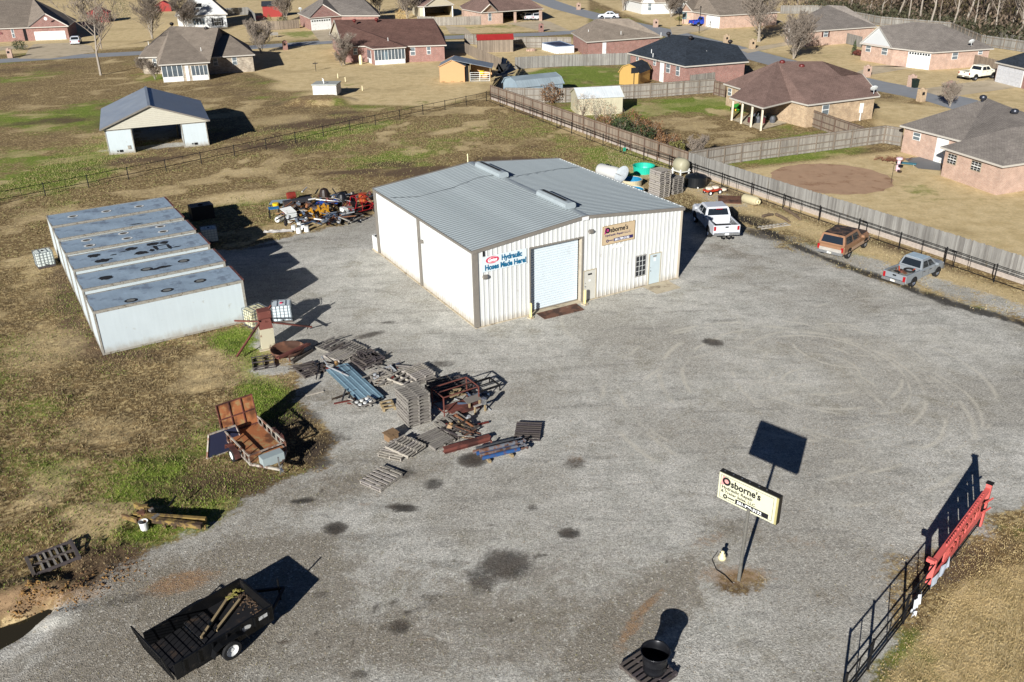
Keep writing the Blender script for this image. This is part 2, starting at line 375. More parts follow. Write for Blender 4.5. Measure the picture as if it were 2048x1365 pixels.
def masks(x, y):
    m = {}
    g = np.clip(.5+sdf(LOT, x, y)/2.4+.5*(fbm(x, y, .9, 3)-.5), 0, 1)
    # patchy gravel spilling between the ditch and the fence, and around the carport
    for b in [(1500, 470, 5, 2.2, -30, .55), (1420, 440, 3, 2, 0, .5), (1640, 510, 4, 1.8, -60, .62), (1750, 535, 5, 1.8, -60, .64), (1900, 578, 5, 1.5, -60, .62), (2000, 608, 5, 1.5, -60, .6), (1380, 370, 4, 3, 0, .45), (1450, 400, 4, 2, -60, .5), (240, 300, 3, 1.5, 10, .5), (330, 292, 5, 1.6, 20, .62), (320, 265, 4, 6, 20, .6), (545, 740, 1.6, 1, 0, .6), (530, 690, 1.2, .8, 0, .6)]:
        g = np.maximum(g, blob(*b[:5], x, y)*b[5])
    for b in [(1480, 1165, 1.5, .8, 10, .6), (1830, 1150, 2.5, 2, 50, .45), (1600, 1065, 2.5, .7, -30, .3), (600, 880, 1.6, 1.6, 0, .4)]:
        g = g*(1-blob(*b[:5], x, y)*b[5])
    m['gravel'] = g
    gr = .38+.42*(fbm(x, y, .09, 4)-.5)*2+.5*(fbm(x+9, y+31, .4, 3)-.5)
    for b in [(20, 240, 9, 8, 0, .35), (160, 230, 6, 9, 20, .4), (60, 330, 5, 5, 0, .1), (120, 440, 3, 3, 0, .35), (500, 700, 1.3, 2.6, 25, .8), (530, 790, 1.4, 3.2, 25, .85), (465, 670, 1.5, 1.2, 0, .6), (470, 690, 2, 1.2, 0, .5), (300, 1000, 2, 2, 0, .35), (60, 960, 3, 2, 0, .45), (200, 960, 3, 2, 0, .35), (250, 1075, 1.5, 1, 0, .5), (560, 400, 5, 2, 0, .4), (480, 445, 5, 2, 0, .2), (700, 330, 7, 2, 30, .15), (680, 262, 7, 2, 40, .6), (860, 205, 8, 3, 20, .25), (600, 300, 8, 2, 30, .35), (1100, 150, 12, 6, 20, .95), (1180, 165, 9, 5, 20, .8), (1330, 210, 10, 6, 20, .5), (1420, 215, 6, 4, 20, .4), (1240, 240, 4, 3, 20, .3), (1390, 205, 6, 3, 20, .3), (1600, 312, 7, 1.5, 20, .5), (1250, 330, 4, 3, -60, .35), (1140, 290, 6, 4, -60, .15), (360, 480, 1, 3, 30, .4), (20, 880, 3, 3, 0, .3), (400, 860, 3, 2, 0, .15), (150, 350, 6, 3, 0, .4), (950, 55, 14, 3, 15, .6), (620, 70, 4, 6, 20, .8), (700, 122, 5, 2, 0, .6), (590, 68, 4, 4, 0, .5), (1960, 470, 6, 3, 0, .25), (1850, 390, 4, 4, 0, .35), (410, 100, 6, 2, 0, .3), (1900, 195, 5, 2, 0, .3)]:
        gr = gr+blob(*b[:5], x, y)*b[5]*.55
    for b in [(1480, 1160, 4, 3, 10, .7), (1830, 1150, 3, 3, 50, .35), (1600, 1065, 3, 1.5, -30, .6), (600, 880, 2, 2, 0, .4), (40, 180, 14, 6, 10, .5)]: gr = gr-blob(*b[:5], x, y)*b[5]
    m['green'] = np.clip(gr, 0, 1)
    br = .30+.45*(fbm(x+50, y, .15, 4)-.5)*2+.5*(fbm(x+90, y+3, .5, 3)-.5)
    for b in [(165, 640, 1.2, 5, 30, .8), (130, 560, 1, 4, 30, .6), (190, 690, 1.5, 2, 30, .7), (60, 140, 12, 4, 10, .5), (130, 240, 5, 2, 10, .3), (560, 290, 7, 2, 20, .7), (640, 240, 6, 4, 0, .25), (820, 345, 4, 1.2, 20, .9), (700, 345, 3, .8, 10, .8), (890, 350, 5, 1, 25, .95), (780, 330, 2, .8, 0, .6), (1040, 320, 4, 1.5, 0, .8), (600, 250, 8, 1.5, 30, .5), (680, 160, 4, 1.3, -25, 1.2), (200, 1130, 2.5, 1.8, 30, .7), (400, 970, 3, 1, 0, .6), (320, 930, 3, 1.5, 0, .3), (330, 700, 5, 1.2, 31, .4), (560, 830, 1.5, 2, 0, .4), (630, 880, 1.4, 1.2, 0, .5), (1500, 510, 3, 1.5, -60, .5), (1850, 530, 8, 1, -60, .6), (1600, 430, 8, 1, -60, .5), (1480, 385, 6, 1, -60, .5), (1965, 1110, 2.5, 1, 20, .9), (1890, 1130, 2, 1, 30, .6), (1780, 1170, 2.5, 2, 50, .4), (780, 385, 5, 3, 20, .3), (900, 150, 10, 2, 15, .15), (1950, 330, 3, 3, 0, .5), (230, 330, 8, 2, 30, .4), (1250, 265, 7, 2, -60, .6), (560, 20, 8, 3, 0, .3), (1720, 60, 10, 4, 0, .6), (1480, 90, 9, 3, -10, .4), (1180, 130, 5, 1.5, 10, .3), (1560, 1180, 2, 1, 0, .4)]:
        br = br+blob(*b[:5], x, y)*b[5]*.6
    for b in [(200, 1270, 7, 3, 30, 1.1), (450, 1220, 5, 2.5, 30, .7), (700, 1250, 6, 3, 20, .8), (950, 1300, 5, 2, 10, .5), (620, 980, 3, 1.5, 20, .7), (1400, 1150, 4, 1.5, 40, .7), (1250, 1270, 4, 1, 48, .8), (880, 740, 4, 1, 10, .5), (660, 790, 2, 1.2, 0, .6), (760, 900, 3, 2, 0, .4), (1620, 1080, 4, 1, -20, .8), (1450, 950, 5, .7, 60, .3), (1150, 1240, 3, 3, 0, .3), (860, 1160, 3, 1, -40, .5), (560, 1100, 3, 1.5, 0, .4), (1420, 500, 3, 2, -30, .5)]: br = br+blob(*b[:5], x, y)*b[5]*.7*m['gravel']
    m['brown'] = np.clip(br, 0, 1.2)
    oil = np.zeros_like(x)
    rb = random.Random(12)
    for i in range(34): bx_, by_ = rb.uniform(520, 1350), rb.uniform(700, 1340); oil = np.maximum(oil, blob(bx_, by_, rb.uniform(.12, .5), rb.uniform(.08, .3), rb.uniform(0, 180), x, y)*rb.uniform(.5, .8)*m['gravel'])
    for b in [(671, 1057, .52, .45, 0, 1.0), (805, 1016, .75, .3, -10, 1.0), (606, 1002, .55, .25, 10, 1.0), (945, 920, .72, .6, 0, 1.0), (1010, 1130, 1.15, .95, 0, .7), (960, 1160, .5, .9, 40, .6), (1138, 1067, .5, .35, 0, .95), (800, 1255, .5, .42, 0, .66), (820, 1225, .5, .2, 0, .5), (868, 968, .55, .5, 40, .62), (810, 945, .6, .6, 0, .55), (1150, 927, .7, .55, 0, .48), (1425, 685, .75, .5, -30, .75), (740, 670, 1.1, .4, 30, .6), (775, 645, .6, .3, 10, .55), (1065, 1015, .3, .3, 0, .55), (975, 1050, .5, .2, 0, .42), (885, 728, .9, .5, 0, .5), (1000, 985, .3, .2, 0, .4), (1085, 1110, .4, .12, -20, .6), (860, 1200, .3, .9, -40, .42), (960, 1180, .3, .7, -40, .4), (640, 1190, .5, .3, 0, .45), (720, 1350, .5, .3, 0, .5), (250, 1200, 1.2, .4, 20, .45), (500, 1290, 1, .5, 0, .25), (1500, 440, 2.5, 1.2, -30, .7), (1530, 470, 2.5, 1.2, -40, .6), (540, 490, 2.5, .5, 30, .5), (600, 480, 2, .5, 30, .4), (660, 880, .9, .9, 0, .5), (1390, 755, .3, .2, 0, .5), (590, 840, 1.6, 1.2, 0, .55), (620, 900, 1, 1, 0, .75), (640, 925, .8, .6, 0, .6), (1350, 1290, 1.2, .25, 60, .35)]:
        oil = np.maximum(oil, blob(b[0], b[1], b[2]*1.12, b[3]*1.12, b[4], x, y)*min(1, .28+b[5]*.8))
    m['oil'] = oil
    dd = linedist(DITCH, x, y)
    m['wet'] = np.clip(1.2-dd/(.3+1.3*fbm(x, y, .45, 3)**1.5), 0, 1)*np.clip(.35+1.1*fbm(x+4, y+8, .35, 2), 0, .95)
    # tan dormant lawns
    yt = np.zeros_like(x)
    for P in YARD_TAN: yt = np.maximum(yt, np.clip(.5+sdf(P, x, y)/3, 0, 1)*.8)
    yt = np.maximum(yt, np.clip(.5+sdf(TANW, x, y)/1.0, 0, 1))
    for b in [(560, 240, 6, 4, 30, .35), (740, 180, 10, 4, 20, .7), (860, 190, 5, 2, 20, .6), (620, 170, 6, 5, 20, .8), (900, 262, 4, 1.5, 40, .4), (700, 405, 6, 2, 10, .35), (480, 395, 5, 2.5, 20, .45), (600, 375, 4, 1.5, 20, .35), (900, 365, 6, 1.2, 20, .5), (1290, 345, 4, 2, -60, .4), (1020, 290, 8, 2, 30, .25), (1250, 370, 4, 4, 0, .3), (500, 140, 8, 4, 0, .4), (90, 700, 3, 4, 20, .35), (200, 860, 3, 2, 0, .3), (430, 730, 3, 2, 0, .35), (1180, 400, 3, 8, -60, .2)]:
        yt = np.maximum(yt, blob(*b[:5], x, y)*min(.95, b[5]*1.5))
    yt = np.maximum(yt, .62*np.clip(1.3-linedist(pxs([(1340, 360), (1443, 400), (1565, 440), (1715, 495), (1888, 555), (2100, 625)]), x, y)/2.6, 0, 1))
    yt = np.maximum(yt, np.clip((fbm(x+7, y*1.1+77, .3, 4)-.5)*5, 0, .6)*(1-np.clip(br, 0, 1)*.6))
    m['yard'] = yt
    cl = np.zeros_like(x)
    for b in [(360, 1165, 1.4, .7, 20, .8), (420, 1150, .8, .4, 20, .5), (40, 1210, 2, .8, 20, .8), (150, 1190, 1.5, .8, 20, .6), (250, 1150, 1, .7, 30, .4), (1290, 1215, 1.5, .18, 48, .8), (1260, 1265, 1.0, .22, 48, .7), (1240, 1300, .4, .3, 0, .5), (1470, 1150, 1.8, .7, 0, .6), (1420, 1080, 1.2, .4, 30, .5), (1350, 1230, .3, .2, 0, .4), (1662, 357, 5.1, 5.0, 0, .85), (40, 130, 4, 1, 10, .8), (1860, 1100, 1.5, .8, 40, .4), (1990, 250, 4, 2, 0, .2), (640, 205, 4, 3, 0, .5), (1350, 565, 1, .4, 0, .2), (1150, 920, .6, .5, 0, .5), (1610, 1085, 1.5, .5, -20, .4), (730, 1010, .5, .3, 0, .5), (850, 1280, .5, .2, 0, .5), (1115, 1115, .5, .2, -20, .4), (980, 700, .5, .3, 0, .3), (905, 640, 1.2, .4, 0, .25), (1840, 480, 5, .8, -60, .5), (1700, 80, 6, 2, 20, .3)]:
        cl = np.maximum(cl, blob(*b[:5], x, y)*b[5])
    m['clay'] = cl
    # turning-circle tyre tracks in the lot and long faint wheel lines
    tr = np.zeros_like(x)
    for ln, s in [([(1640, 900), (1750, 1000), (1700, 860), (1560, 820)], .3), ([(1340, 870), (1500, 760), (1700, 690), (1990, 640)], .45), ([(1300, 840), (1470, 730), (1700, 655), (1960, 610)], .4), ([(1380, 600), (1560, 640), (1800, 740), (2000, 900)], .4), ([(1400, 560), (1600, 600), (1850, 700), (2060, 850)], .4), ([(1330, 930), (1440, 880), (1640, 870), (1850, 930)], .35), ([(1620, 1010), (1750, 900), (1900, 850), (2048, 830)], .4), ([(1600, 1030), (1720, 930), (1880, 880), (2048, 862)], .35), ([(1470, 640), (1530, 650), (1700, 655)], .5)]:
        P = pxs(ln); tr = np.maximum(tr, np.clip(1.2-linedist(P, x, y)/.24, 0, 1)*s)
    for b in [(1640, 740, 9, 6, 0, .42), (1850, 700, 7, 6, -50, .45), (1500, 640, 6, 4, 0, .3), (1250, 660, 6, 2.5, 10, .3), (1950, 850, 5, 3, -40, .35), (1100, 820, 4, 2, 0, .2), (640, 560, 3, 2, 0, .25)]: tr = np.maximum(tr, blob(*b[:5], x, y)*b[5]*(.4+.9*fbm(x, y, .5, 3)))
    m['track'] = np.clip(tr, 0, 1)
    return m
PUD = pxs([(-200, 1265), (0, 1253), (45, 1235), (75, 1215), (100, 1200), (120, 1212), (95, 1235), (60, 1262), (20, 1285), (0, 1296), (-200, 1340)])
def height(x, y, m):
    field = np.clip(1-m['gravel']*1.6, 0, 1)*np.clip((62-y)/12, 0, 1)*np.clip((-3-x)/3, 0, 1)
    h = field*(fbm(x, y, 1.6, 3)-.5)*.16
    h += field*(fbm(x, y, .25, 2)-.5)*.12
    mud = np.zeros_like(x)
    for b in [(30, 1195, 2.4, .7, 12, .34), (130, 1190, 1.3, .6, 30, .22), (200, 1130, .5, 1.1, 20, .14), (170, 1140, .3, 1.2, 20, .12), (235, 1085, .18, 1.8, 12, .1), (20, 1230, 1.6, .3, 12, .15), (115, 1235, .8, .3, 30, .15)]:
        mud = np.maximum(mud, blob(*b[:5], x, y)*b[5])
    mud *= .5+1.1*fbm(x, y, 3.1, 3)
    h += mud
    for b in [(205, 1110, .16, 1.8, 14, -.14)]: h += blob(*b[:5], x, y)*b[5]
    h -= np.clip(sdf(PUD, x, y)/.3+.3, 0, 1)*.25*(h > -.5)
    c = at(640, 204); h += .75*np.clip(1-np.hypot((x-c.x)/5.2, (y-c.y)/3.6), 0, .45)/.45*.8
    h += -.02*np.clip(m['wet'], 0, 1)
    return h
MK = masks(PX, PY); PZ = height(PX, PY, MK)
def gz(x, y):
    """ground height at a world point"""
    a = np.array([x]); b = np.array([y]); return float(height(a, b, masks(a, b))[0])
nx_, ny_ = len(gx), len(gy)
me = bpy.data.meshes.new('ground'); me.vertices.add(nx_*ny_); me.vertices.foreach_set('co', np.stack([PX, PY, PZ], 1).ravel())
ii = (np.arange(ny_-1)[:, None]*nx_+np.arange(nx_-1)[None, :]).ravel(); q = np.stack([ii, ii+1, ii+nx_+1, ii+nx_], 1)
me.loops.add(q.size); me.loops.foreach_set('vertex_index', q.ravel().astype(np.int32)); me.polygons.add(len(q)); me.polygons.foreach_set('loop_start', np.arange(len(q), dtype=np.int32)*4)
me.polygons.foreach_set('use_smooth', np.ones(len(q), bool)); me.update(calc_edges=True); me.validate()
for nm, ks in (('regionA', ('gravel', 'green', 'brown')), ('regionB', ('oil', 'wet', 'yard')), ('regionC', ('clay', 'track', 'track'))):
    a = me.attributes.new(nm, 'FLOAT_VECTOR', 'POINT'); a.data.foreach_set('vector', np.stack([MK[k] for k in ks], 1).ravel())
ground = bpy.data.objects.new('ground', me); COL.objects.link(ground); struct(ground)

def ground_material():
    s = N('ground_soil_gravel_grass'); co = s.co()
    def attr(nm):
        a = s.n('Attribute', attribute_name=nm); x = s.n('SeparateXYZ'); s.link(a.outputs['Vector'], x.inputs[0]); return x.outputs
    A = attr('regionA'); B = attr('regionB'); C = attr('regionC')
    big = s.noise(co, .12, 4); mid = s.noise(co, .8, 5, .65); sm = s.noise(co, 4.5, 5, .7); fine = s.noise(co, 26, 4, .7)
    vor = s.n('TexVoronoi'); s.link(co, vor.inputs['Vector']); vor.inputs['Scale'].default_value = 17
    v2 = s.n('TexVoronoi'); s.link(co, v2.inputs['Vector']); v2.inputs['Scale'].default_value = 34
    vx = s.n('SeparateXYZ'); s.link(vor.outputs['Color'], vx.inputs[0]); vx2 = s.n('SeparateXYZ'); s.link(v2.outputs['Color'], vx2.inputs[0])
    stone = s.math('MULTIPLY', s.rng(vx.outputs[0], 0, 1, .74, 1.28), s.rng(vx2.outputs[0], 0, 1, .80, 1.22))
    pale_stone = s.step(vx.outputs[1], .93, .97)  # a few single stones, picked at random, tinted paler
    # --- gravel
    streak = s.noise(s.map(co, (.35, 1.6, 1), (0, 0, rad(-20))), 1, 5, .65)
    g = s.mix(s.step(mid, .35, .68), hx('bdbab1'), hx('a6a49b'))
    g = s.mix(s.step(big, .42, .62), g, hx('a09c92'))
    g = s.mix(s.math('MULTIPLY', s.step(streak, .48, .72), .6), g, hx('7d7b75'))
    g = s.mix(s.math('MULTIPLY', s.step(sm, .56, .75), .3), g, hx('8a7d69')); g = s.mix(s.math('MULTIPLY', s.step(s.noise(co, .33, 5, .7), .52, .7), .5), g, hx('86806f')); g = s.mix(s.math('MULTIPLY', s.step(s.noise(co, 1.7, 5, .7), .55, .72), .4), g, hx('6f6c68'))
    wn2 = s.noise(co, .7, 6, .75, 1.5); g = s.mix(s.math('MULTIPLY', s.step(s.math('ADD', A[2], s.math('MULTIPLY', s.math('SUBTRACT', wn2, .5), 1.6)), .5, 1.15), .7), g, hx('746b5c'))
    g = s.mix(s.math('MULTIPLY', s.step(s.noise(s.map(co, (1.8, .25, 1), (0, 0, rad(35))), 1, 5, .7), .55, .7), .35), g, hx('c0bdb2'))
    g = s.scale(g, stone)
    g = s.mix(s.math('MULTIPLY', pale_stone, .5), g, hx('d8d4c8'))
    def arcs(lst):
        acc = None; nz_ = s.noise(co, .9, 4, .7)
        for (cx_, cy_, r_, w_, k_) in lst:
            c = at(cx_, cy_); vm = s.n('VectorMath', operation='DISTANCE'); s.link(co, vm.inputs[0]); vm.inputs[1].default_value = (c.x, c.y, 0)
            d_ = s.math('ABSOLUTE', s.math('SUBTRACT', s.math('ADD', vm.outputs['Value'], s.math('MULTIPLY', nz_, .25)), r_))
            v = s.math('MULTIPLY', s.rng(d_, w_*.4, w_*1.6, 1, 0), s.math('MULTIPLY', s.step(s.noise(s.map(co, (.33, .33, .33), (0, 0, r_*2.1)), 1, 2), .47, .6), k_))
            acc = v if acc is None else s.math('MAXIMUM', acc, v)
        return acc
    arc = arcs([(1625, 735, 3.1, .09, .9), (1625, 735, 4.6, .1, .85), (1640, 742, 2.2, .08, .8), (1600, 760, 6.2, .1, .8), (1605, 765, 7.5, .12, .8), (1660, 730, 5.4, .08, .8), (1560, 800, 9, .12, .7), (1618, 738, 2.7, .07, .9), (1632, 728, 3.7, .08, .9), (1590, 748, 5.8, .07, .8), (1550, 775, 8.2, .09, .8), (1720, 760, 6.6, .1, .7), (1480, 745, 3.2, .07, .6), (1850, 700, 7.5, .1, .5), (1300, 640, 5.5, .1, .4), (1560, 700, 4.2, .08, .7), (1690, 690, 3.0, .08, .8), (1740, 800, 5.2, .09, .7), (1520, 820, 6.3, .1, .6), (1660, 780, 2.6, .08, .8)])
    trk = s.step(s.math('ADD', C[1], s.math('MULTIPLY', s.math('SUBTRACT', sm, .5), .9)), .25, .8)
    g = s.mix(s.math('MAXIMUM', s.math('MULTIPLY', trk, .6), s.math('MULTIPLY', arc, .75)), g, s.scale(hx('c9c3b3'), s.rng(fine, .3, .7, .8, 1.2)))
    # --- field grass and weeds
    def fac(v, amp, lo, hi, nz): return s.step(s.math('ADD', v, s.math('MULTIPLY', s.math('SUBTRACT', nz, .5), amp)), lo, hi)
    tuft = s.n('TexVoronoi'); s.link(s.map(co, (1, 1.25, 1)), tuft.inputs['Vector']); tuft.inputs['Scale'].default_value = 6.5; tx = s.n('SeparateXYZ'); s.link(tuft.outputs['Color'], tx.inputs[0])
    dry = s.mix(s.step(sm, .35, .65), hx('86704a'), hx('5a4a30')); dry = s.mix(s.step(tx.outputs[0], .55, .95), dry, hx('b09c70'))
    grn = s.mix(s.step(fine, .35, .65), hx('53661f'), hx('77882f')); grn = s.mix(s.step(tx.outputs[1], .75, .95), grn, hx('959a4c'))
    f = s.mix(fac(A[1], 1.5, .42, .72, s.math('ADD', s.math('MULTIPLY', mid, .5), s.math('MULTIPLY', sm, .5))), dry, grn)
    brn = s.mix(s.step(fine, .35, .65), hx('463a2d'), hx('6a543f'))
    f = s.mix(s.math('MULTIPLY', fac(A[2], 1.3, .42, .78, s.math('ADD', s.math('MULTIPLY', mid, .6), s.math('MULTIPLY', sm, .4))), .9), f, brn)
    f = s.scale(f, s.math('MULTIPLY', s.rng(fine, .32, .68, .66, 1.32), s.rng(s.noise(co, 70, 2), .3, .7, .75, 1.25)))
    # --- dormant tan lawn
    y = s.mix(s.step(mid, .35, .7), hx('ccb78c'), hx('b8a276')); y = s.mix(s.math('MULTIPLY', s.step(sm, .52, .75), .35), y, hx('8f8460')); y = s.mix(s.math('MULTIPLY', s.step(big, .5, .68), .4), y, hx('93815a'))
    y = s.scale(y, s.math('MULTIPLY', s.rng(fine, .3, .7, .85, 1.15), s.rng(tx.outputs[0], 0, 1, .9, 1.1)))
    yf = fac(B[2], .9, .3, .7, s.math('ADD', s.math('MULTIPLY', mid, .5), s.math('MULTIPLY', sm, .5)))
    yf = s.math('MULTIPLY', yf, s.rng(fac(A[1], 1.0, .62, .95, mid), 0, 1, 1, .25))
    f = s.mix(yf, f, y)
    gf = fac(A[0], 1.5, .38, .62, s.math('ADD', s.math('MULTIPLY', mid, .45), s.math('MULTIPLY', sm, .55)))
    col = s.mix(gf, f, g)
    cl = s.mix(s.step(sm, .4, .6), hx('80654c'), hx('9c7f60'))
    cl = s.scale(cl, s.rng(fine, .3, .7, .8, 1.2))
    col = s.mix(s.math('MULTIPLY', fac(C[0], .9, .3, .8, sm), .85), col, cl)
    of = fac(B[0], 1.0, .40, .78, s.math('ADD', s.math('MULTIPLY', sm, .6), s.math('MULTIPLY', mid, .4)))
    col = s.mix(s.math('MULTIPLY', of, s.rng(B[0], .4, 1, .55, .93)), col, s.scale(s.mix(s.step(mid, .4, .62), hx('262320'), hx('3f362e')), stone))
    wf = fac(B[1], 1.2, .42, .85, s.math('ADD', s.math('MULTIPLY', sm, .6), s.math('MULTIPLY', mid, .4)))
    col = s.mix(s.math('MULTIPLY', wf, .88), col, s.scale(hx('2e2a25'), s.rng(fine, .3, .7, .6, 1.3)))
    s.put(s.b.inputs['Base Color'], col)
    s.put(s.b.inputs['Roughness'], s.rng(wf, 0, 1, .95, .55)); s.b.inputs['Specular IOR Level'].default_value = .25
    hgt = s.math('ADD', s.math('MULTIPLY', s.math('ADD', vor.outputs[0], v2.outputs[0]), s.rng(gf, 0, 1, .2, .9)), s.math('MULTIPLY', fine, s.rng(gf, 0, 1, 1.8, .5)))
    s.bump(hgt, .5, .025)
    return s.m
me.materials.append(ground_material())

def sheet(name, pts, mat, z=.006, world=False, label=None, sub=None):
    P = [Vector((p[0], p[1], z)) if world else at(p[0], p[1], 0)+Vector((0, 0, z)) for p in pts]
    o = MB().add(P, [tuple(range(len(P)))]).build(name, mat); struct(o); return o
def ribbon(name, pts, w, mat, z=.012):
    P = [at(*p) for p in pts]; L = []; Rr = []
    for i, p in enumerate(P):
        d = (P[min(i+1, len(P)-1)]-P[max(i-1, 0)]); d.z = 0; d.normalize(); n = Vector((-d.y, d.x, 0))
        ww = w[i] if isinstance(w, (list, tuple)) else w
        L.append(p+n*ww/2+Vector((0, 0, z))); Rr.append(p-n*ww/2+Vector((0, 0, z)))
    k = len(P); o = MB().add(L+Rr, [(i, k+i, k+i+1, i+1) for i in range(k-1)]).build(name, mat); struct(o); return o
ASPH = M('asphalt', '84878b', .9, var=.1, sc=.6, dirt=('8b867c', .2, .8), bump=.2)
ribbon('street', [(-260, 146), (-100, 132), (0, 122.5), (100, 116), (275, 107), (500, 95.5), (660, 84), (800, 79), (960, 73), (1080, 69), (1160, 64), (1228, 50)], 5.6, ASPH)
ribbon('street', [(1068, -30), (1078, -2), (1130, 17), (1230, 43), (1320, 62), (1440, 92), (1540, 120), (1640, 146), (1740, 169), (1830, 186), (1900, 201), (1990, 228), (2100, 262)], 6.4, ASPH, z=.018)
DRV = M('driveway_concrete', 'b5a68c', .9, var=.1, sc=.5, dirt=('9b8d74', .35, .4))
for pts in [[(50, 112), (36, 118), (100, 118), (190, 105), (182, 92), (140, 86), (68, 89), (60, 95)],
            [(621, 60), (640, 84), (690, 80), (688, 56)],
            [(890, 52), (900, 68), (945, 70), (930, 55)],
            [(1010, 47), (1080, 62), (1142, 63), (1100, 44), (1085, 41)],
            [(1340, 55), (1345, 72), (1440, 56), (1420, 46)],
            [(1480, 100), (1495, 107), (1580, 90), (1575, 84)],
            [(1700, 150), (1708, 156), (1850, 132), (1870, 137), (1815, 127), (1745, 133)],
            [(1835, 180), (1890, 196), (2060, 172), (2060, 150), (1990, 158)]]:
    sheet('driveway', pts, DRV, z=.024)
sheet('walkway', [(-20, 100), (0, 102), (56, 95), (55, 91), (0, 94)], DRV, z=.03)
RGC = at(1662, 357)
sheet('dirt_ring', [RGC+Vector((math.cos(k*.13)*5.35*(1+.03*math.sin(k*1.9)), math.sin(k*.13)*5.2*(1+.03*math.cos(k*2.3)), 0)) for k in range(48)], M('ring_dirt', 'a5876c', .95, var=.12, sc=.9, dirt=('8a6a50', .35, .6), bump=.3), .012, True)
def puddle():
    s = N('muddy_water'); s.b.inputs['Base Color'].default_value = (.028, .023, .012, 1); s.b.inputs['Roughness'].default_value = .07; s.bump(s.noise(s.co(), 5, 2), .05, .01)
    o = MB().add([Vector((p[0], p[1], -.085)) for p in PUD], [tuple(range(len(PUD)))]).build('puddle', s.m); struct(o)
puddle()
# ------------------------------------------------------------------ the metal workshop
SA = .51194; SO = Vector((-2.067, 47.926, 0))
SW = SD = 15.24; SH = 4.86; SR = 5.62
WALLM = metal_panel_mat('white_wall_panel', 'c3c4c0', .5, 0.0, .04, .05, rust=('a09a8a', .12, .8), splash=.55)
ROOFM = metal_panel_mat('galvalume_roof_panel', '939b9d', .48, .2, .09, .07)
shop = thing('metal_workshop', 'large white ribbed-metal workshop with a low grey ridged roof and a roll-up garage door', 'workshop', SO, SA)
def ribbed(L, H0, H1, nrib=3, rib=.03, flat=.0):
    """wall sheet from x=0..L, ribs standing out towards -y, top edge sloping H0->H1"""
    mb = MB(); prof = [(0, 0)]; st = L/nrib
    for k in range(nrib):
        c = st*(k+.5); prof += [(c-.055, 0), (c-.028, -rib), (c+.028, -rib), (c+.055, 0)]
        if st > .3: prof += [(c+st/2-.02, 0)]
    if prof[-1][0] < L-.001: prof.append((L, 0))
    vs = []; n = len(prof)
    for x, y in prof: vs.append((x, y, 0))
    for x, y in prof: vs.append((x, y, H0+(H1-H0)*x/L))
    mb.add(vs, [(i, i+1, n+i+1, n+i) for i in range(n-1)]); return mb
def roofz(x): return SH+(SR-SH)*(1-abs(x-SW/2)/(SW/2))
# unseen solid core added just inside the sheets so no light leaks
mb = MB(); core = [(.06, .06), (SW-.06, .06), (SW-.06, SD-.06), (.06, SD-.06)]
OP = (3.72, 7.42, 0.06, 4.28)   # garage opening
for (x0, x1, z0f) in [(.06, OP[0], 0), (OP[1], SW-.06, 0)]: mb.add([(x0, .06, 0), (x1, .06, 0), (x1, .06, roofz(x1)-.05), (x0, .06, roofz(x0)-.05)], [(0, 1, 2, 3)])
mb.add([(OP[0], .06, OP[3]), (OP[1], .06, OP[3]), (OP[1], .06, roofz(OP[1])-.05), (OP[0], .06, roofz(OP[0])-.05)], [(0, 1, 2, 3)])
mb.add([(SW-.06, .06, 0), (SW-.06, SD-.06, 0), (SW-.06, SD-.06, SH-.05), (SW-.06, .06, SH-.05)], [(0, 1, 2, 3)])
mb.add([(.06, .06, 0), (.06, SD-.06, 0), (.06, SD-.06, SH-.05), (.06, .06, SH-.05)], [(3, 2, 1, 0)])
mb.add([(.06, SD-.06, 0), (SW-.06, SD-.06, 0), (SW-.06, SD-.06, SH), (SW/2, SD-.06, SR-.05), (.06, SD-.06, SH)], [(4, 3, 2, 1, 0)])
mb.build('light_block_core', WALLM, shop)
DR = [(7.56, 8.56, 2.08, 'left'), (12.72, 13.72, 2.18, 'right')]; WIN = (11.6, 12.5, .78, 2.27)
P_ = .9525; npan = 16
def cut_spans(x0, x1):
    """vertical spans of wall left around the openings between x0 and x1 -> (xa, xb, zbottom)"""
    ev = sorted({x0, x1, *[v for v in (OP[0], OP[1], DR[0][0], DR[0][1], DR[1][0], DR[1][1], WIN[0], WIN[1]) if x0 < v < x1]})
    for a, b in zip(ev, ev[1:]):
        m_ = (a+b)/2
        if OP[0] < m_ < OP[1]: yield a, b, [(OP[3], None)]
        elif DR[0][0] < m_ < DR[0][1]: yield a, b, [(DR[0][2], None)]
        elif DR[1][0] < m_ < DR[1][1]: yield a, b, [(DR[1][2], None)]
        elif WIN[0] < m_ < WIN[1]: yield a, b, [(.12, WIN[2]), (WIN[3], None)]
        else: yield a, b, [(.02, None)]
def sheetprof(x0, x1, ribp=.3175, rib=.034):
    xs = []; k = math.floor(x0/ribp)-1
    while k*ribp < x1+ribp:
        c = (k+.5)*ribp; xs += [(c-.05, 0), (c-.035, -rib), (c+.035, -rib), (c+.05, 0)]; k += 1
    def y(x):
        for (a, ya), (b, yb) in zip(xs, xs[1:]):
            if a <= x <= b: return ya+(yb-ya)*(x-a)/max(b-a, 1e-6)
        return 0
    return [(x0, y(x0))]+[p for p in xs if x0+1e-4 < p[0] < x1-1e-4]+[(x1, y(x1))]
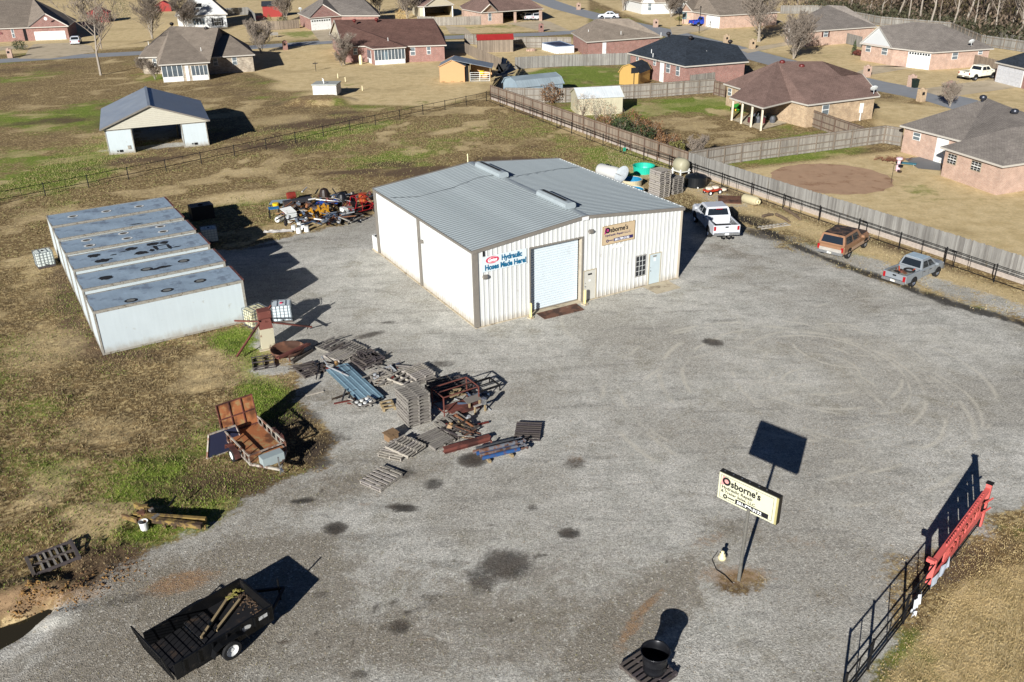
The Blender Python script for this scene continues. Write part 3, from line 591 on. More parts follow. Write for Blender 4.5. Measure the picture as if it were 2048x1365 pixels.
def wall_sheets(zt, flip, origin, ang, cuts=True):
    for i in range(npan):
        mb = MB(); a0, b0 = i*P_, (i+1)*P_-.006
        spans = cut_spans(a0, b0) if cuts else [(a0, b0, [(.02, None)])]
        for a, b, zz in spans:
            pr = sheetprof(a, b); n = len(pr)
            for z0, z1 in zz:
                mb.add([(x, y, z0) for x, y in pr]+[(x, y, (z1 if z1 else zt(x))) for x, y in pr], [(j, j+1, n+j+1, n+j) for j in range(n-1)])
        me_ = mb.mesh('wall_panel', WALLM); share('wall_panel', me_, origin, shop, rot=(0, 0, ang))
wall_sheets(lambda x: roofz(x)-.06, False, (0, 0, 0), 0)
side_me = None
for (origin, ang) in (((0, SD, 0), -math.pi/2), ((SW, 0, 0), math.pi/2)):
    for i in range(npan):
        if side_me is None:
            mb = MB(); pr = sheetprof(0, P_-.006, rib=.022); n = len(pr)
            mb.add([(x, y, .02) for x, y in pr]+[(x, y, SH-.08) for x, y in pr], [(j, j+1, n+j+1, n+j) for j in range(n-1)]); side_me = mb.mesh('wall_panel', WALLM)
        d = Vector((math.cos(ang), math.sin(ang), 0))*i*P_; share('wall_panel', side_me, Vector(origin)+d, shop, rot=(0, 0, ang))
# roof sheets, ribs running down the slope
OH = .16
mb = MB(); pr = sheetprof(0, P_-.004, .3175, .045); n = len(pr); half = SW/2+OH; drop = (SR-SH)/(SW/2)
vs = []
for s_ in range(2): vs += [(s_*half, x, -s_*half*drop-y) for x, y in pr]
mb.add(vs, [(j, j+1, n+j+1, n+j) for j in range(n-1)])
rm = mb.mesh('roof_panel', ROOFM)
for side in (0, 1):
    for i in range(npan):
        if side == 0: share('roof_panel', rm, (SW/2, i*P_, SR+.03), shop)
        else: share('roof_panel', rm, (SW/2, (i+1)*P_, SR+.03), shop, rot=(0, 0, math.pi))
mb = MB()
for sx in (-1, 1): mb.slab([(SW/2, -.04, SR+.02), (SW/2+sx*half, -.04, SR+.02-half*drop), (SW/2+sx*half, SD+.04, SR+.02-half*drop), (SW/2, SD+.04, SR+.02)][::sx], .03)
mb.build('roof_deck', GREYM, shop)
mb = MB()
for sx in (-1, 1): mb.beam((SW/2, SD/2, SR+.083), (SW/2+sx*.22, SD/2, SR+.083-.22*drop), SD+.1, .012)
mb.build('ridge_cap', ROOFM, shop)
for y_ in (-.06, SD+.06):
    for sx in (-1, 1):
        MB().beam((SW/2, y_, SR-.02), (SW/2+sx*(half+.02), y_, SR-.02-half*drop), .10, .2).build('rake_trim', GREYM, shop)
MB().span((SW/2-.28, -.13, SR-.2), (SW/2+.2, -.115, SR+.02)).build('ridge_end_plate', W_PAINT, shop)
g = MB().span((-.22, 0, SH-.13), (-.05, SD, SH-.02)).span((-.225, 0, SH-.02), (-.20, SD, SH+.03)); g.build('gutter', GREYM, shop)
MB().span((SW+.03, 0, SH-.16), (SW+.2, SD, SH-.03)).build('gutter', GREYM, shop)
mb = MB()
for i in range(24): mb.box((SW+.19, .35+i*.634, SH+.03), (.06, .5, .05))
mb.build('eave_closure_strip', W_PAINT, shop)
for (x_, y_) in ((-.05, 7.74), (-.05, .02), (-.05, SD)):
    MB().span((x_-.12, y_-.07, .04), (x_, y_+.07, SH-.1)).build('downspout', GREYM, shop)
MB().span((.0, -.075, .02), (.16, -.035, SH-.12)).span((-.045, -.075, .02), (0, .16, SH-.12)).build('corner_trim', GREYM, shop)
MB().span((SW-.13, -.075, .02), (SW+.04, -.035, SH-.12)).build('corner_trim', metal_panel_mat('tan_trim', 'b5aa98', .5, 0), shop)
MB().span((-.09, SD-.1, .02), (-.035, SD+.06, SH-.12)).build('corner_trim', GREYM, shop)
mb = MB().span((-.08, -.1, 0), (OP[0], .05, .035)).span((OP[1], -.1, 0), (SW+.1, .05, .035)).span((-.14, -.1, 0), (.05, SD+.1, .035)).span((SW-.05, 0.06, 0), (SW+.12, SD+.1, .034)); mb.build('slab_edge', CONC, shop)
# garage door
mb = MB(); nsl = 26; zz0, zz1 = .08, OP[3]-.05; prof = []
for i in range(nsl):
    z = zz0+(zz1-zz0)*i/nsl; h = (zz1-zz0)/nsl; prof += [(.30, z), (.265, z+h*.25), (.265, z+h*.8)]
prof.append((.30, zz1))
mb.add([(OP[0]+.1, y, z) for y, z in prof]+[(OP[1]-.1, y, z) for y, z in prof], [(i, len(prof)+i, len(prof)+i+1, i+1) for i in range(len(prof)-1)])
gd = mb.build('garage_door', M('door_white', 'bec8cc', .45, var=.03, dirt=('aab0b0', .1, 1)), shop)
MB().span((OP[0]+.1, .25, .05), (OP[1]-.1, .29, .14)).build('bottom_rail', GREYM, gd)
for x0, x1 in ((OP[0]-.1, OP[0]), (OP[1], OP[1]+.1)): MB().span((x0, -.06, .02), (x1, .0, OP[3]+.1)).build('door_jamb', GREYM, shop)
MB().span((OP[0], -.06, OP[3]), (OP[1], 0, OP[3]+.1)).build('door_header', GREYM, shop)
mb = MB().span((OP[0]-.02, 0, .02), (OP[0], .32, OP[3])).span((OP[1], 0, .02), (OP[1]+.02, .32, OP[3])).span((OP[0], 0, OP[3]-.02), (OP[1], .32, OP[3])); mb.build('door_reveal', M('reveal_tan', 'a89f8e', .6), shop)
mb = MB().span((OP[0], -.12, 0), (OP[1], .32, .045)); mb.build('sill', CONC, shop)
# personnel doors
for x0, x1, h, nm in DR:
    d = MB().span((x0+.06, -.03, .06), (x1-.06, .01, h-.06)).build('door', M('door_offwhite', 'b4b2a8' if nm == 'left' else 'cfdadb', .5, var=.04, dirt=('a39a88', .12, 2)) if nm == 'left' else M('door_pale', 'adbabd', .45, var=.03), shop, label='grey-white personnel door' if nm == 'left' else 'pale blue-white office door')
    fr = M('door_frame_tan', 'a59c86', .6)
    for a, b in (((x0, -.05, .04), (x0+.06, .03, h)), ((x1-.06, -.05, .04), (x1, .03, h)), ((x0+.06, -.05, h-.06), (x1-.06, .03, h))): MB().span(a, b).build('door_frame', fr, shop)
    k = MB().lathe([(.0, 0), (.035, .0), (.035, .05), (0, .06)], 10, (x0+.14, -.035, 1.0), 'Y'); k.build('door_knob', CHROME, d)
    k = MB().lathe([(.0, 0), (.025, .0), (.025, .03), (0, .03)], 10, (x0+.14, -.035, 1.22), 'Y'); k.build('deadbolt', CHROME, d)
    if nm == 'left': MB().span((x0+.36, -.036, 1.72), (x0+.66, -.031, 1.83)).build('number_plate', BLACK, d); MB().span((x0+.42, -.034, 1.28), (x0+.58, -.031, 1.42)).build('notice', W_PAINT, d)
    else: MB().span((x0+.32, -.036, 1.92), (x0+.62, -.031, 2.02)).build('number_plate', GREYM, d); MB().span((x0+.38, -.036, 1.62), (x0+.56, -.031, 1.86)).build('notice', M('paper', 'c9cfd0', .8), d)
# window
wr = MB().span((WIN[0], -.04, WIN[2]), (WIN[1], .02, WIN[3])).build('window', M('window_frame_grey', '8d8b86', .5), shop)
iw0, iw1, iz0, iz1 = WIN[0]+.07, WIN[1]-.07, WIN[2]+.07, WIN[3]-.07
for c in range(3):
    for r_ in range(4):
        a = iw0+(iw1-iw0)*c/3; b = iz0+(iz1-iz0)*r_/4
        MB().span((a+.012, -.048, b+.012), (a+(iw1-iw0)/3-.012, -.041, b+(iz1-iz0)/4-.012)).build('pane', GLASS, wr)
mb = MB()
for c in range(1, 3): x = iw0+(iw1-iw0)*c/3; mb.span((x-.012, -.056, iz0), (x+.012, -.042, iz1))
for r_ in range(1, 4): z = iz0+(iz1-iz0)*r_/4; mb.span((iw0, -.055, z-.012), (iw1, -.0425, z+.012))
mb.build('muntin', W_PAINT, wr)
# ridge vents
for y0, y1 in ((1.6, 5.1), (10.1, 13.7)):
    mb = MB(); pr = [(-.34, .0), (-.40, .12), (-.36, .32), (-.2, .40), (.2, .40), (.36, .32), (.40, .12), (.34, 0)]; pr = [(SW/2+a*1.0, SR+.06+b) for a, b in pr]
    mb.loft([[(a, y0, b) for a, b in pr], [(a, y1, b) for a, b in pr]]); v = mb.build('ridge_vent', M('vent_pale_metal', '9da6a8', .5, .2, var=.08), shop)
    MB().span((SW/2-.1, y0+.5, SR+.462), (SW/2+.12, y1-.1, SR+.468)).build('vent_slot', DARK, v)
# lights, meter boxes and cable
for x, z in ((7.97, 4.64), (.55, 3.2)):
    f = MB().box((x, -.16, z), (.26, .2, .2), rot=Matrix.Rotation(rad(35), 3, 'X')).build('flood_light', GREYM, shop)
    MB().span((x-.03, -.1, z-.05), (x+.03, 0, z+.02)).build('bracket', GREYM, f)
MB().box((-.16, 7.3, 3.3), (.2, .26, .2), rot=Matrix.Rotation(rad(35), 3, 'Y')).build('flood_light', GREYM, shop)
MB().span((.5, -.08, 4.45), (.6, -.04, 4.75)).build('bracket', BLACK, shop)
mb = MB(); cp_ = [(-.1, 12.2, SH+.12), (1.5, 11.0, SH+.24), (4, 10.8, 5.4), (6.3, 11.4, 5.62), (7.2, 11.0, 5.75), (7.9, 9.9, 5.72), (10, 10.5, 5.55), (13, 11.6, 5.2), (15.3, 11.9, 4.98)]
for a, b in zip(cp_, cp_[1:]): mb.tube(a, b, .011, n=5)
mb.build('roof_cable', BLACK, shop)
# banner and sign on the front wall
BAN = thing('banner', 'white banner with teal words and a red oval logo on the workshop front wall', 'banner', SO, SA)
MB().span((.4, -.062, 3.46), (3.44, -.045, 4.40)).build('banner_sheet', M('banner_white', 'c3cdce', .5, var=.02), BAN)
TEAL = M('teal_print', '0f5a7c', .5, var=.02); REDP = M('crimson_print', 'b8304c', .5, var=.02); WHP = M('white_print', 'eef0ee', .5, var=.01)
def put_text(parent, s, size, mat, x, z, y, bold=0, width=1, shear=0, name='lettering', align='LEFT', ext=.003):
    return share(name, text_mesh(s, size, mat, ext, bold, align, shear, width, name), (x, y, z), parent, rot=(math.pi/2, 0, 0))
put_text(BAN, 'Hydraulic', .45, TEAL, 1.72, 4.0, -.068, .022, .80); put_text(BAN, 'Hoses Made Here!', .45, TEAL, .60, 3.56, -.068, .022, .82)
el = MB().lathe([(0, 0), (1, 0), (1, .006), (0, .006)], 28, (0, 0, 0), 'Y'); me_ = el.mesh('logo_oval', REDP); share('logo_oval', me_, (1.12, -.064, 4.14), BAN, sc=(.44, .6, .22), rot=(0, rad(0), 0))
put_text(BAN, 'Gates', .27, WHP, .78, 4.06, -.075, .008, .98, .3)
mb = MB()
for z, x0, x1 in ((3.99, .9, 1.42), (4.04, .82, 1.0), (4.30, .95, 1.45)): mb.span((x0, -.0725, z-.008), (x1, -.0705, z+.008))
mb.build('logo_stripe', WHP, BAN)
SG = thing('wall_sign', 'tan sign with dark lettering and a navy bar high on the workshop front wall', 'sign', SO, SA)
MB().span((8.95, -.075, 3.52), (11.38, -.045, 4.72)).build('sign_board', M('sign_tan', 'b39f80', .6, var=.03), SG)
mb = MB()
for a, b in (((8.93, 3.5), (11.4, 3.52)), ((8.93, 4.72), (11.4, 4.74)), ((8.93, 3.52), (8.95, 4.72)), ((11.38, 3.52), (11.4, 4.72))): mb.span((a[0], -.08, a[1]), (b[0], -.04, b[1]))
mb.build('sign_frame', M('sign_edge_brown', '8d7448', .6), SG)
NAVY = M('navy_print', '2b2455', .5, var=.02); MAG = M('magenta_print', 'a0286a', .5, var=.02); INK = M('ink_black', '17161a', .5, var=.02)
def brand(parent, x, y, z, k, c1, c2, c3, dots=True, sub='Hydraulic Repair L.L.C.', sub2=None, num='501-729-3132', numc=None, hgt=1.0):
    """the Osborne's lettering; origin lower-left, k = width scale"""
    put_text(parent, "sborne's", .44*k, c1, x+.50*k, z+.74*hgt, y, .012*k, .92)
    ring = MB().lathe([(.10, 0), (.19, 0), (.19, .006), (.10, .006)], 24, (0, 0, 0), 'Y'); share('letter_ring', ring.mesh('letter_ring', c1), (x+.30*k, y+.003, z+.90*hgt), parent, sc=(k, 1, k))
    disc = MB().lathe([(0, 0), (.09, 0), (.09, .005), (0, .005)], 20, (0, 0, 0), 'Y'); share('logo_disc', disc.mesh('logo_disc', c2), (x+.30*k, y+.002, z+.90*hgt), parent, sc=(k, 1, k))
    MB().add([(x+.04*k, y-.001, z+.66*hgt), (x+.2*k, y-.001, z+.72*hgt), (x+.22*k, y-.001, z+1.08*hgt), (x+.12*k, y-.001, z+1.1*hgt)], [(0, 1, 2, 3)]).build('logo_arrow', c2, parent)
    put_text(parent, sub, .20*k, c3, x+.10*k, z+(.50 if not sub2 else .54)*hgt, y, .003*k, 1.06, .15 if not sub2 else 0)
    if sub2: put_text(parent, sub2, .17*k, c3, x+.08*k, z+.36*hgt, y, .002*k, 1.15)
    pl = MB().span((x+.78*k, y-.002, z+.10*hgt), (x+2.28*k, y+.004, z+.30*hgt)).span((x+.42*k, y-.002, z+.18*hgt), (x+.74*k, y+.004, z+.23*hgt)); pl.build('number_bar', numc or NAVY, parent)
    rg = MB().lathe([(.045, 0), (.10, 0), (.10, .006), (.045, .006)], 20, (0, 0, 0), 'Y'); share('cylinder_ring', rg.mesh('cylinder_ring', numc or NAVY), (x+.30*k, y+.003, z+.205*hgt), parent, sc=(k, 1, k))
    put_text(parent, num, .185*k, WHP, x+.86*k, z+.135*hgt, y-.005, .004*k, 1.08)
brand(SG, 9.0, -.082, 3.54, 1.0, INK, MAG, NAVY, sub='Hydraulic Repair L.L.C.')
MB().span((9.66, -.05, 3.14), (10.6, -.04, 3.36)).build('paper_notice', W_PAINT, SG)

# things beside the workshop
def in_shop(x, y, z=0): return SO+Matrix.Rotation(SA, 3, 'Z') @ Vector((x, y, z))
struct(sheet('entry_slab', [in_shop(12.27, -.12), in_shop(12.27, -1.57), in_shop(14.3, -1.57), in_shop(14.35, -.12)], CONC, .03, True))
pl = MB().slab([(0, 0, .035), (0, -1.02, .03), (2.85, -1.1, .03), (2.95, 0, .035)], .02); o = pl.build('steel_plate', RUST); tag(o, 'rusty steel ramp plate on the gravel in front of the roll-up door', 'steel plate', loc=in_shop(4.05, -.1, .01), rz=SA)
for (x, y, lab) in ((3.49, -.42, 'cream yellow bollard left of the roll-up door'), (7.46, -.42, 'cream yellow bollard right of the roll-up door, before the grey door')):
    t = thing('bollard', lab, 'bollard', in_shop(x, y), 0, 'bollards guarding the roll-up door')
    MB().tube((0, 0, 0), (0, 0, .92), .08, n=14).lathe([(.08, .92), (.06, .96), (0, .98)], 14).build('post', M('bollard_cream', 'dccb8c', .5, var=.06, dirt=('9c8a5a', .2, 6)), t)
    MB().lathe([(.24, 0), (.22, .05), (.08, .06)], 12).build('footing', CONC, t)
t = thing('air_conditioner', 'white outdoor air conditioner at the far left corner of the workshop', 'air conditioner', in_shop(.12, 15.8), SA)
MB().span((-.3, -.45, .1), (.3, .45, 1.15)).build('casing', W_PAINT, t); MB().span((-.36, -.5, 0), (.36, .5, .1)).build('pad', CONC, t); MB().lathe([(0, 0), (.24, 0), (.24, .03), (0, .03)], 14, (0, 0, 1.15)).build('fan_grille', DARK, t)
t = thing('vent_pipe', 'thin cream pipe standing in the grass behind the workshop', 'pipe', at(936, 330)+Vector((0, 0, 0)))
MB().tube((0, 0, 0), (0, 0, 1.1), .06, n=8).build('pipe', CREAM, t)

# ------------------------------------------------------------------ six box bodies in a row
TA = rad(31.5); TO = Vector((-23.27, 45.08, 0)); TL = 8.4; TH = 2.72
def in_tr(x, y, z=0): return TO+Matrix.Rotation(TA, 3, 'Z') @ Vector((x, y, z))
TROOF = metal_panel_mat('box_roof_aluminium', '9aacba', .5, .25, .2, .06, rust=('7d8a98', .4, .7))
TWALL = metal_panel_mat('box_side_white', 'b5bfc1', .55, 0, .04, .03, rust=('9d9f98', .16, 1.2), splash=.6)
TRIM = M('box_rail_grey', '9b978c', .5, .2, var=.12, dirt=('6f6658', .35, 4)); TAR = M('roof_tar', '18181a', .8, var=.2)
BOXES = [(0, 2.9, 'nearest white box body with a full plain side facing the yard', [(2.1, .5, 'k'), (4.2, .9, 'k'), (6.2, 1.3, 'k')]),
         (3.8, 2.85, 'second white box body, three dark-ringed patches and one tar smear on its roof', [(1.5, 1.2, 't'), (3.9, 1.3, 'k'), (6.2, 1.5, 'k')]),
         (7.6, 2.85, 'third white box body, roof covered in black tar patches', [(1.8, .7, 't'), (1.5, 2.0, 't'), (3.8, 2.0, 't'), (4.2, .8, 't'), (5.2, 2.2, 't')]),
         (11.25, 2.75, 'fourth white box body with six pale-ringed roof patches', [(1.6, .7, 'w'), (4, .8, 'w'), (6.4, .9, 'w'), (1.6, 2.0, 'w'), (4, 2.1, 'w'), (6.5, 2.2, 'w')]),
         (14.75, 2.8, 'fifth white box body with an unpatched roof and one tar streak', []),
         (17.85, 3.05, 'farthest white box body with three white-ringed roof patches', [(1.6, 1.6, 'w'), (3.9, 1.5, 'w'), (6.2, 1.4, 'w')])]
for bi, (y0, wd, lab, patches) in enumerate(BOXES):
    t = thing('storage_box_body', lab, 'box body', in_tr(R.uniform(-.03, .03), y0), TA, 'row of truck box bodies used as storage sheds')
    hgt = TH+(.03 if bi == 5 else R.uniform(-.03, .02))
    for nm, a, b in (('side_wall', (.06, .0, .12), (TL-.06, .04, hgt-.14)), ('side_wall', (.06, wd-.04, .12), (TL-.06, wd, hgt-.14)), ('front_wall', (0, .06, .12), (.04, wd-.06, hgt-.14))):
        MB().span(a, b).build(nm, TWALL, t)
    for k in range(2):
        d = MB().span((TL-.05, .08+k*(wd/2-.07), .16), (TL-.01, wd/2-.01+k*(wd/2-.07), hgt-.16)).build('door', TWALL, t)
        MB().tube((TL+.01, wd/2-.25+k*.5, .2), (TL+.01, wd/2-.25+k*.5, hgt-.2), .02, n=6).build('lock_rod', CHROME, d)
    mb = MB()
    mb.add([(.0, .0, hgt), (TL, 0, hgt), (TL, wd/2, hgt+.03), (TL, wd, hgt), (0, wd, hgt), (0, wd/2, hgt+.03)], [(0, 1, 2, 5), (5, 2, 3, 4)])
    rf = mb.build('roof', TROOF, t)
    for nm, a, b in (('top_rail', (-.01, -.025, hgt-.14), (TL, .1, hgt+.012)), ('top_rail', (-.01, wd-.1, hgt-.14), (TL, wd+.025, hgt+.012)), ('bottom_rail', (0, -.02, 0), (TL, .06, .12)), ('bottom_rail', (0, wd-.06, 0), (TL, wd+.02, .12)), ('end_rail', (-.03, .1, hgt-.12), (.05, wd-.1, hgt+.018)), ('end_rail', (-.02, .06, 0), (.05, wd-.06, .12))):
        MB().span(a, b).build(nm, TRIM, t)
    for a, b in (((-.03, -.03, 0), (.07, .07, hgt-.14)), ((-.03, wd-.07, 0), (.07, wd+.03, hgt-.14)), ((TL-.14, -.03, .12), (TL, .0, hgt-.14)), ((TL-.1, wd, .12), (TL, wd+.03, hgt-.14))): MB().span(a, b).build('corner_post', TRIM, t)
    MB().span((TL-.04, .1, hgt-.16), (TL+.09, wd-.1, hgt+.03)).build('rear_header', RUSTRED, t, label='rusty red rear header')
    for (px_, py_, kd) in patches:
        zc = hgt+.012+.03*(1-abs(py_-wd/2)/(wd/2)); q = []
        for k in range(22):
            a = 2*math.pi*k/22; q.append((math.cos(a), math.sin(a)))
        r1 = .36 if kd != 't' else R.uniform(.38, .46)
        def disc(r, z, e=0): return [(px_+r*c*(1+e*R.uniform(-1, 1)), py_+r*s_*.82*(1+e*R.uniform(-1, 1)), z) for c, s_ in q]
        mb = MB(); mb.add(disc(r1, zc+.004, .22 if kd == 't' else .03), [tuple(range(22))], 0)
        if kd != 't': mb.add(disc(r1*.66, zc+.008, .02), [tuple(range(22))], 1)
        mb.build('roof_patch', [{'t': TAR, 'k': TAR, 'w': W_PAINT}[kd], M('patch_grey', '6e6f6c', .7) if kd == 'k' else M('patch_brown', '4a453c', .8)], rf)
    if bi in (1, 2, 4):
        blobs = {1: [(4.3, 1.05, .35, .16), (4.9, 1.1, .45, .2)], 2: [(2.2, .75, .28, .12), (2.6, 1.4, .2, .1), (4.9, .9, .15, .25), (5.2, 1.3, .12, .5), (6.0, 1.0, .12, .5), (6.4, .7, .25, .1), (5.6, .72, .6, .05), (5.6, 1.55, .5, .06), (5.9, 2.0, .3, .25), (3.3, 1.7, .35, .06)], 4: [(5.2, .35, .45, .07)]}[bi]
        mb = MB()
        for (x, y, a, b) in blobs:
            zc = hgt+.02+.03*(1-abs(y-wd/2)/(wd/2)); mb.add([(x+a*math.cos(t_)*R.uniform(.7, 1.25), y+b*math.sin(t_)*R.uniform(.7, 1.25), zc+.004) for t_ in [2*math.pi*k/16 for k in range(16)]], [tuple(range(16))])
        mb.build('tar_smear', TAR, rf)
    if bi in (0, 1, 3): MB().beam((TL+.1, wd+.02, .1), (TL+.1, wd+.02, hgt-.4), .03, .03).build('door_hinge', RUSTRED, t)
# ------------------------------------------------------------------ yard things
TOTEP = M('tote_plastic', 'c9cfc9', .45, var=.06, dirt=('a3a08c', .2, 2)); TOTEY = M('tote_plastic_yellowed', 'cfc9a4', .5, var=.08, dirt=('8f865c', .35, 2)); CAGE = M('tote_cage_steel', '8b9295', .4, .5, var=.1)
def tote(loc, rz, label, mat=TOTEP, tilt=0.0, cap=True, dark=None):
    t = thing('liquid_tote', label, 'tote', loc, rz, 'caged liquid totes')
    if tilt: t.rotation_euler = (0, tilt, rz)
    W, D, H = 1.15, 1.0, 1.0
    mb = MB(); r = .06
    def rg(z, k=0): a = W/2-.03-k; b = D/2-.03-k; return [(a-r, -b, z), (a, -b+r, z), (a, b-r, z), (a-r, b, z), (-a+r, b, z), (-a, b-r, z), (-a, -b+r, z), (-a+r, -b, z)]
    mb.loft([rg(.16), rg(.2), rg(1.06), rg(1.12, .05)]); b = mb.build('bottle', mat, t)
    MB().lathe([(0, 0), (.09, 0), (.09, .05), (0, .05)], 12, (0, 0, 1.12)).build('cap', dark or REDP, b)
    mb = MB()
    for k in range(6):
        x = -W/2+W*k/5
        for y in (-D/2, D/2): mb.beam((x, y, .14), (x, y, 1.14), .022, .022)
    for k in range(5):
        y = -D/2+D*k/4
        for x in (-W/2, W/2): mb.beam((x, y, .14), (x, y, 1.14), .022, .022)
    for z in (.16, .36, .56, .76, .96, 1.14):
        for y in (-D/2, D/2): mb.beam((-W/2, y, z), (W/2, y, z), .022, .022)
        for x in (-W/2, W/2): mb.beam((x, -D/2, z), (x, D/2, z), .022, .022)
    for x in (-.25, .25): mb.beam((x, -D/2, 1.15), (x, D/2, 1.15), .03, .02)
    mb.build('cage', CAGE, t)
    mb = MB()
    for y in (-.42, 0, .42): mb.span((-W/2, y-.06, .0), (W/2, y+.06, .12))
    for x in (-.5, 0, .5): mb.span((x-.06, -D/2, .12), (x+.06, D/2, .145))
    mb.build('skid', PALLETD, t)
    MB().tube((0, -D/2-.1, .22), (0, -D/2+.05, .22), .04, n=8).build('valve', BLACK, t)
    return t
tote(at(92, 533)+Vector((0, 0, .05)), TA+.1, 'stained tote in grass left of the box bodies', TOTEP, dark=BLACK)
tote(at(421, 484), TA-.15, 'tote with a dark opening standing in the shade between box bodies', TOTEP, dark=BLACK)
tote(at(514, 650), TA+.25, 'yellowed tote beside the nearest box body', TOTEY, dark=GREYM)
tote(at(567, 640), TA-.35, 'white tote with a red cap behind the rusty hopper', M('tote_plastic_clear', 'b8c2c6', .4, var=.06))
t = thing('storage_tank_box', 'black boxy tank in the shade behind the box bodies', 'tank', at(405, 436), TA)
MB().span((-.9, -.6, 0), (.9, .6, 1.15)).build('tank_shell', M('black_poly', '101318', .5), t); MB().lathe([(0, 0), (.2, 0), (.2, .08), (0, .1)], 14, (0, 0, 1.15)).build('lid', BLACK, t)

# rusty hopper with a rocking beam
RC = rust_mat('rust_over_cream', '653a2a', 'aaa48c', .42); RR = rust_mat('red_rust', '5b3027', '75463a', .9)
t = thing('feed_hopper', 'upright rust and cream steel hopper with long brown arms beside the totes', 'hopper', at(536, 694), rad(25))
mb = MB(); mb.loft([[(-.38, -.3, 0), (.38, -.3, 0), (.38, .35, 0), (-.38, .35, 0)], [(-.34, -.3, 1.25), (.4, -.3, 1.25), (.4, .35, 1.25), (-.34, .35, 1.25)]]); mb.build('lower_body', RC, t)
mb = MB(); mb.loft([[(-.34, -.3, 1.25), (.4, -.3, 1.25), (.4, .35, 1.25), (-.34, .35, 1.25)], [(-.2, -.05, 1.75), (.35, -.05, 1.75), (.35, .4, 1.75), (-.2, .4, 1.75)]]); mb.build('sloped_top', RR, t)
MB().span((-.25, .1, 1.5), (.45, .75, 2.15)).build('head_box', RR, t)
for a, b, w in (((-1.9, -1.0, .25), (.6, .6, 2.25), .1), ((.0, -.1, 1.65), (2.7, .35, .55), .13), ((-.3, -.2, 1.75), (-1.5, .9, 1.6), .06)): MB().beam(a, b, w, .09).build('arm', RR, t)
MB().tube((2.6, .3, .75), (2.6, 1.2, .1), .04, n=6).build('strut', PIPE, t)
MB().span((-.55, -.5, .0), (.6, -.3, .05)).build('foot_plate', CONC, t)
# round rusty trough with a channel beam across
t = thing('round_trough', 'round rusty steel trough on legs beside the hopper', 'trough', at(577, 712), 0)
MB().lathe([(.0, .22), (.6, .24), (.86, .36), (.92, .5), (.96, .5), (.9, .3), (.62, .18), (0, .16)], 28).build('dish', RUST, t, smooth=True)
for a in range(5): MB().tube((.75*math.cos(a*1.26), .75*math.sin(a*1.26), 0), (.7*math.cos(a*1.26), .7*math.sin(a*1.26), .28), .05, n=6).build('leg', RUST, t)
t = thing('steel_channel', 'reddish steel channel lying across the round trough', 'steel beam', at(583, 705, .5), rad(52)); MB().span((-1.0, -.16, 0), (1.25, .16, .06)).span((-1.0, -.16, .06), (1.25, -.12, .14)).build('channel', RR, t)
def bar_thing(name, label, cat, pa, pb, w, h, mat, z=0.0, group=None, part='beam'):
    a = at(*pa); b = at(*pb); L = (b-a).length; t = thing(name, label, cat, a+Vector((0, 0, z)), yaw(a, b), group)
    MB().span((0, -w/2, 0), (L, w/2, h)).build(part, mat, t); return t
bar_thing('timber_post', 'dark round-edged post on gravel right of the round trough', 'post', (585, 728), (625, 703), .16, .16, wood_mat('dark_post', '4d463f', '3a342f'), .01)
bar_thing('timber_plank', 'short grey plank lying alone on the gravel left of the blue roofing sheets', 'plank', (612, 792), (647, 783), .14, .05, PALLETL)

# pallets: every board its own piece
DECK = MB().box((0, 0, 0), (1.02, .085, .02)).mesh('deck_board', PALLET); STR = MB().box((0, 0, 0), (.04, 1.2, .09)).mesh('stringer', PALLET)
def variant(me_, mat): m2 = me_.copy(); m2.materials.clear(); m2.materials.append(mat); return m2
PS = 1.2
PM = {'g': (DECK, STR), 'd': (variant(DECK, PALLETD), variant(STR, PALLETD)), 'l': (variant(DECK, PALLETL), variant(STR, PALLETL))}
def pallet(loc, rz, label, kind='g', nd=7, rot=None, group='wooden shipping pallets', seed=0, gaps=True, miss=()):
    t = thing('wooden_pallet', label, 'pallet', loc, rz, group)
    t.scale = (PS,)*3
    if rot: t.rotation_euler = rot
    r = random.Random(seed*13+5); dk, st = PM[kind]
    for x in (-.48, 0, .48): share('stringer', st, (x, 0, .067), t)
    for k in range(nd):
        if k in miss: continue
        share('deck_board', dk, (r.uniform(-.012, .012), -.555+1.11*k/(nd-1), .123), t, rot=(0, 0, r.uniform(-.02, .02)))
    for k in range(4): share('bottom_board', dk, (0, -.55+1.1*k/3, .011), t)
    return t
def pz(px, py, rz_deg, label, kind='g', **k):
    z = k.pop('z', 0.012); p = at(px, py); p.z = z
    if p.x < -8 and 'rot' not in k: pass
    return pallet(p, rad(rz_deg), label, kind, **k)
GP = 'scattered pallets in the yard'
pz(527, 728, 18, 'upturned pallet with pale blocks nearest the hopper', 'd', nd=3, group=GP, seed=1)
pz(618, 742, 38, 'dark broken pallet left of the blue roofing sheets', 'd', group=GP, seed=2, miss=(3,))
pz(660, 696, 52, 'weathered pallet topmost left in the yard cluster, boards loose', 'g', group=GP, seed=3)
pz(681, 714, 55, 'pale corrugated-looking pallet just above the blue roofing sheets', 'l', group=GP, seed=4, nd=10)
pz(733, 727, 38, 'dark brown pallet heaped with wood right of the blue sheets', 'd', group=GP, seed=5, z=.012)
pz(738, 722, 40, 'second dark pallet lying on the brown one', 'd', group=GP, seed=6, z=.16, miss=(4,))
pz(766, 760, 20, 'collapsed pale pallet amid loose boards', 'l', group=GP, seed=7, miss=(1, 4), rot=(.06, -.05, rad(20)), z=.06)
pz(840, 756, 34, 'long-slatted pallet behind the tall pallet stack', 'g', group=GP, seed=8, nd=8)
pz(838, 752, 36, 'upper pallet of the pair behind the tall pallet stack', 'l', group=GP, seed=9, nd=8, z=.16)
pz(810, 765, 60, 'tilted plank pallet leaning right of the loose boards', 'l', group=GP, seed=10, rot=(.12, .05, rad(60)), z=.12, nd=5)
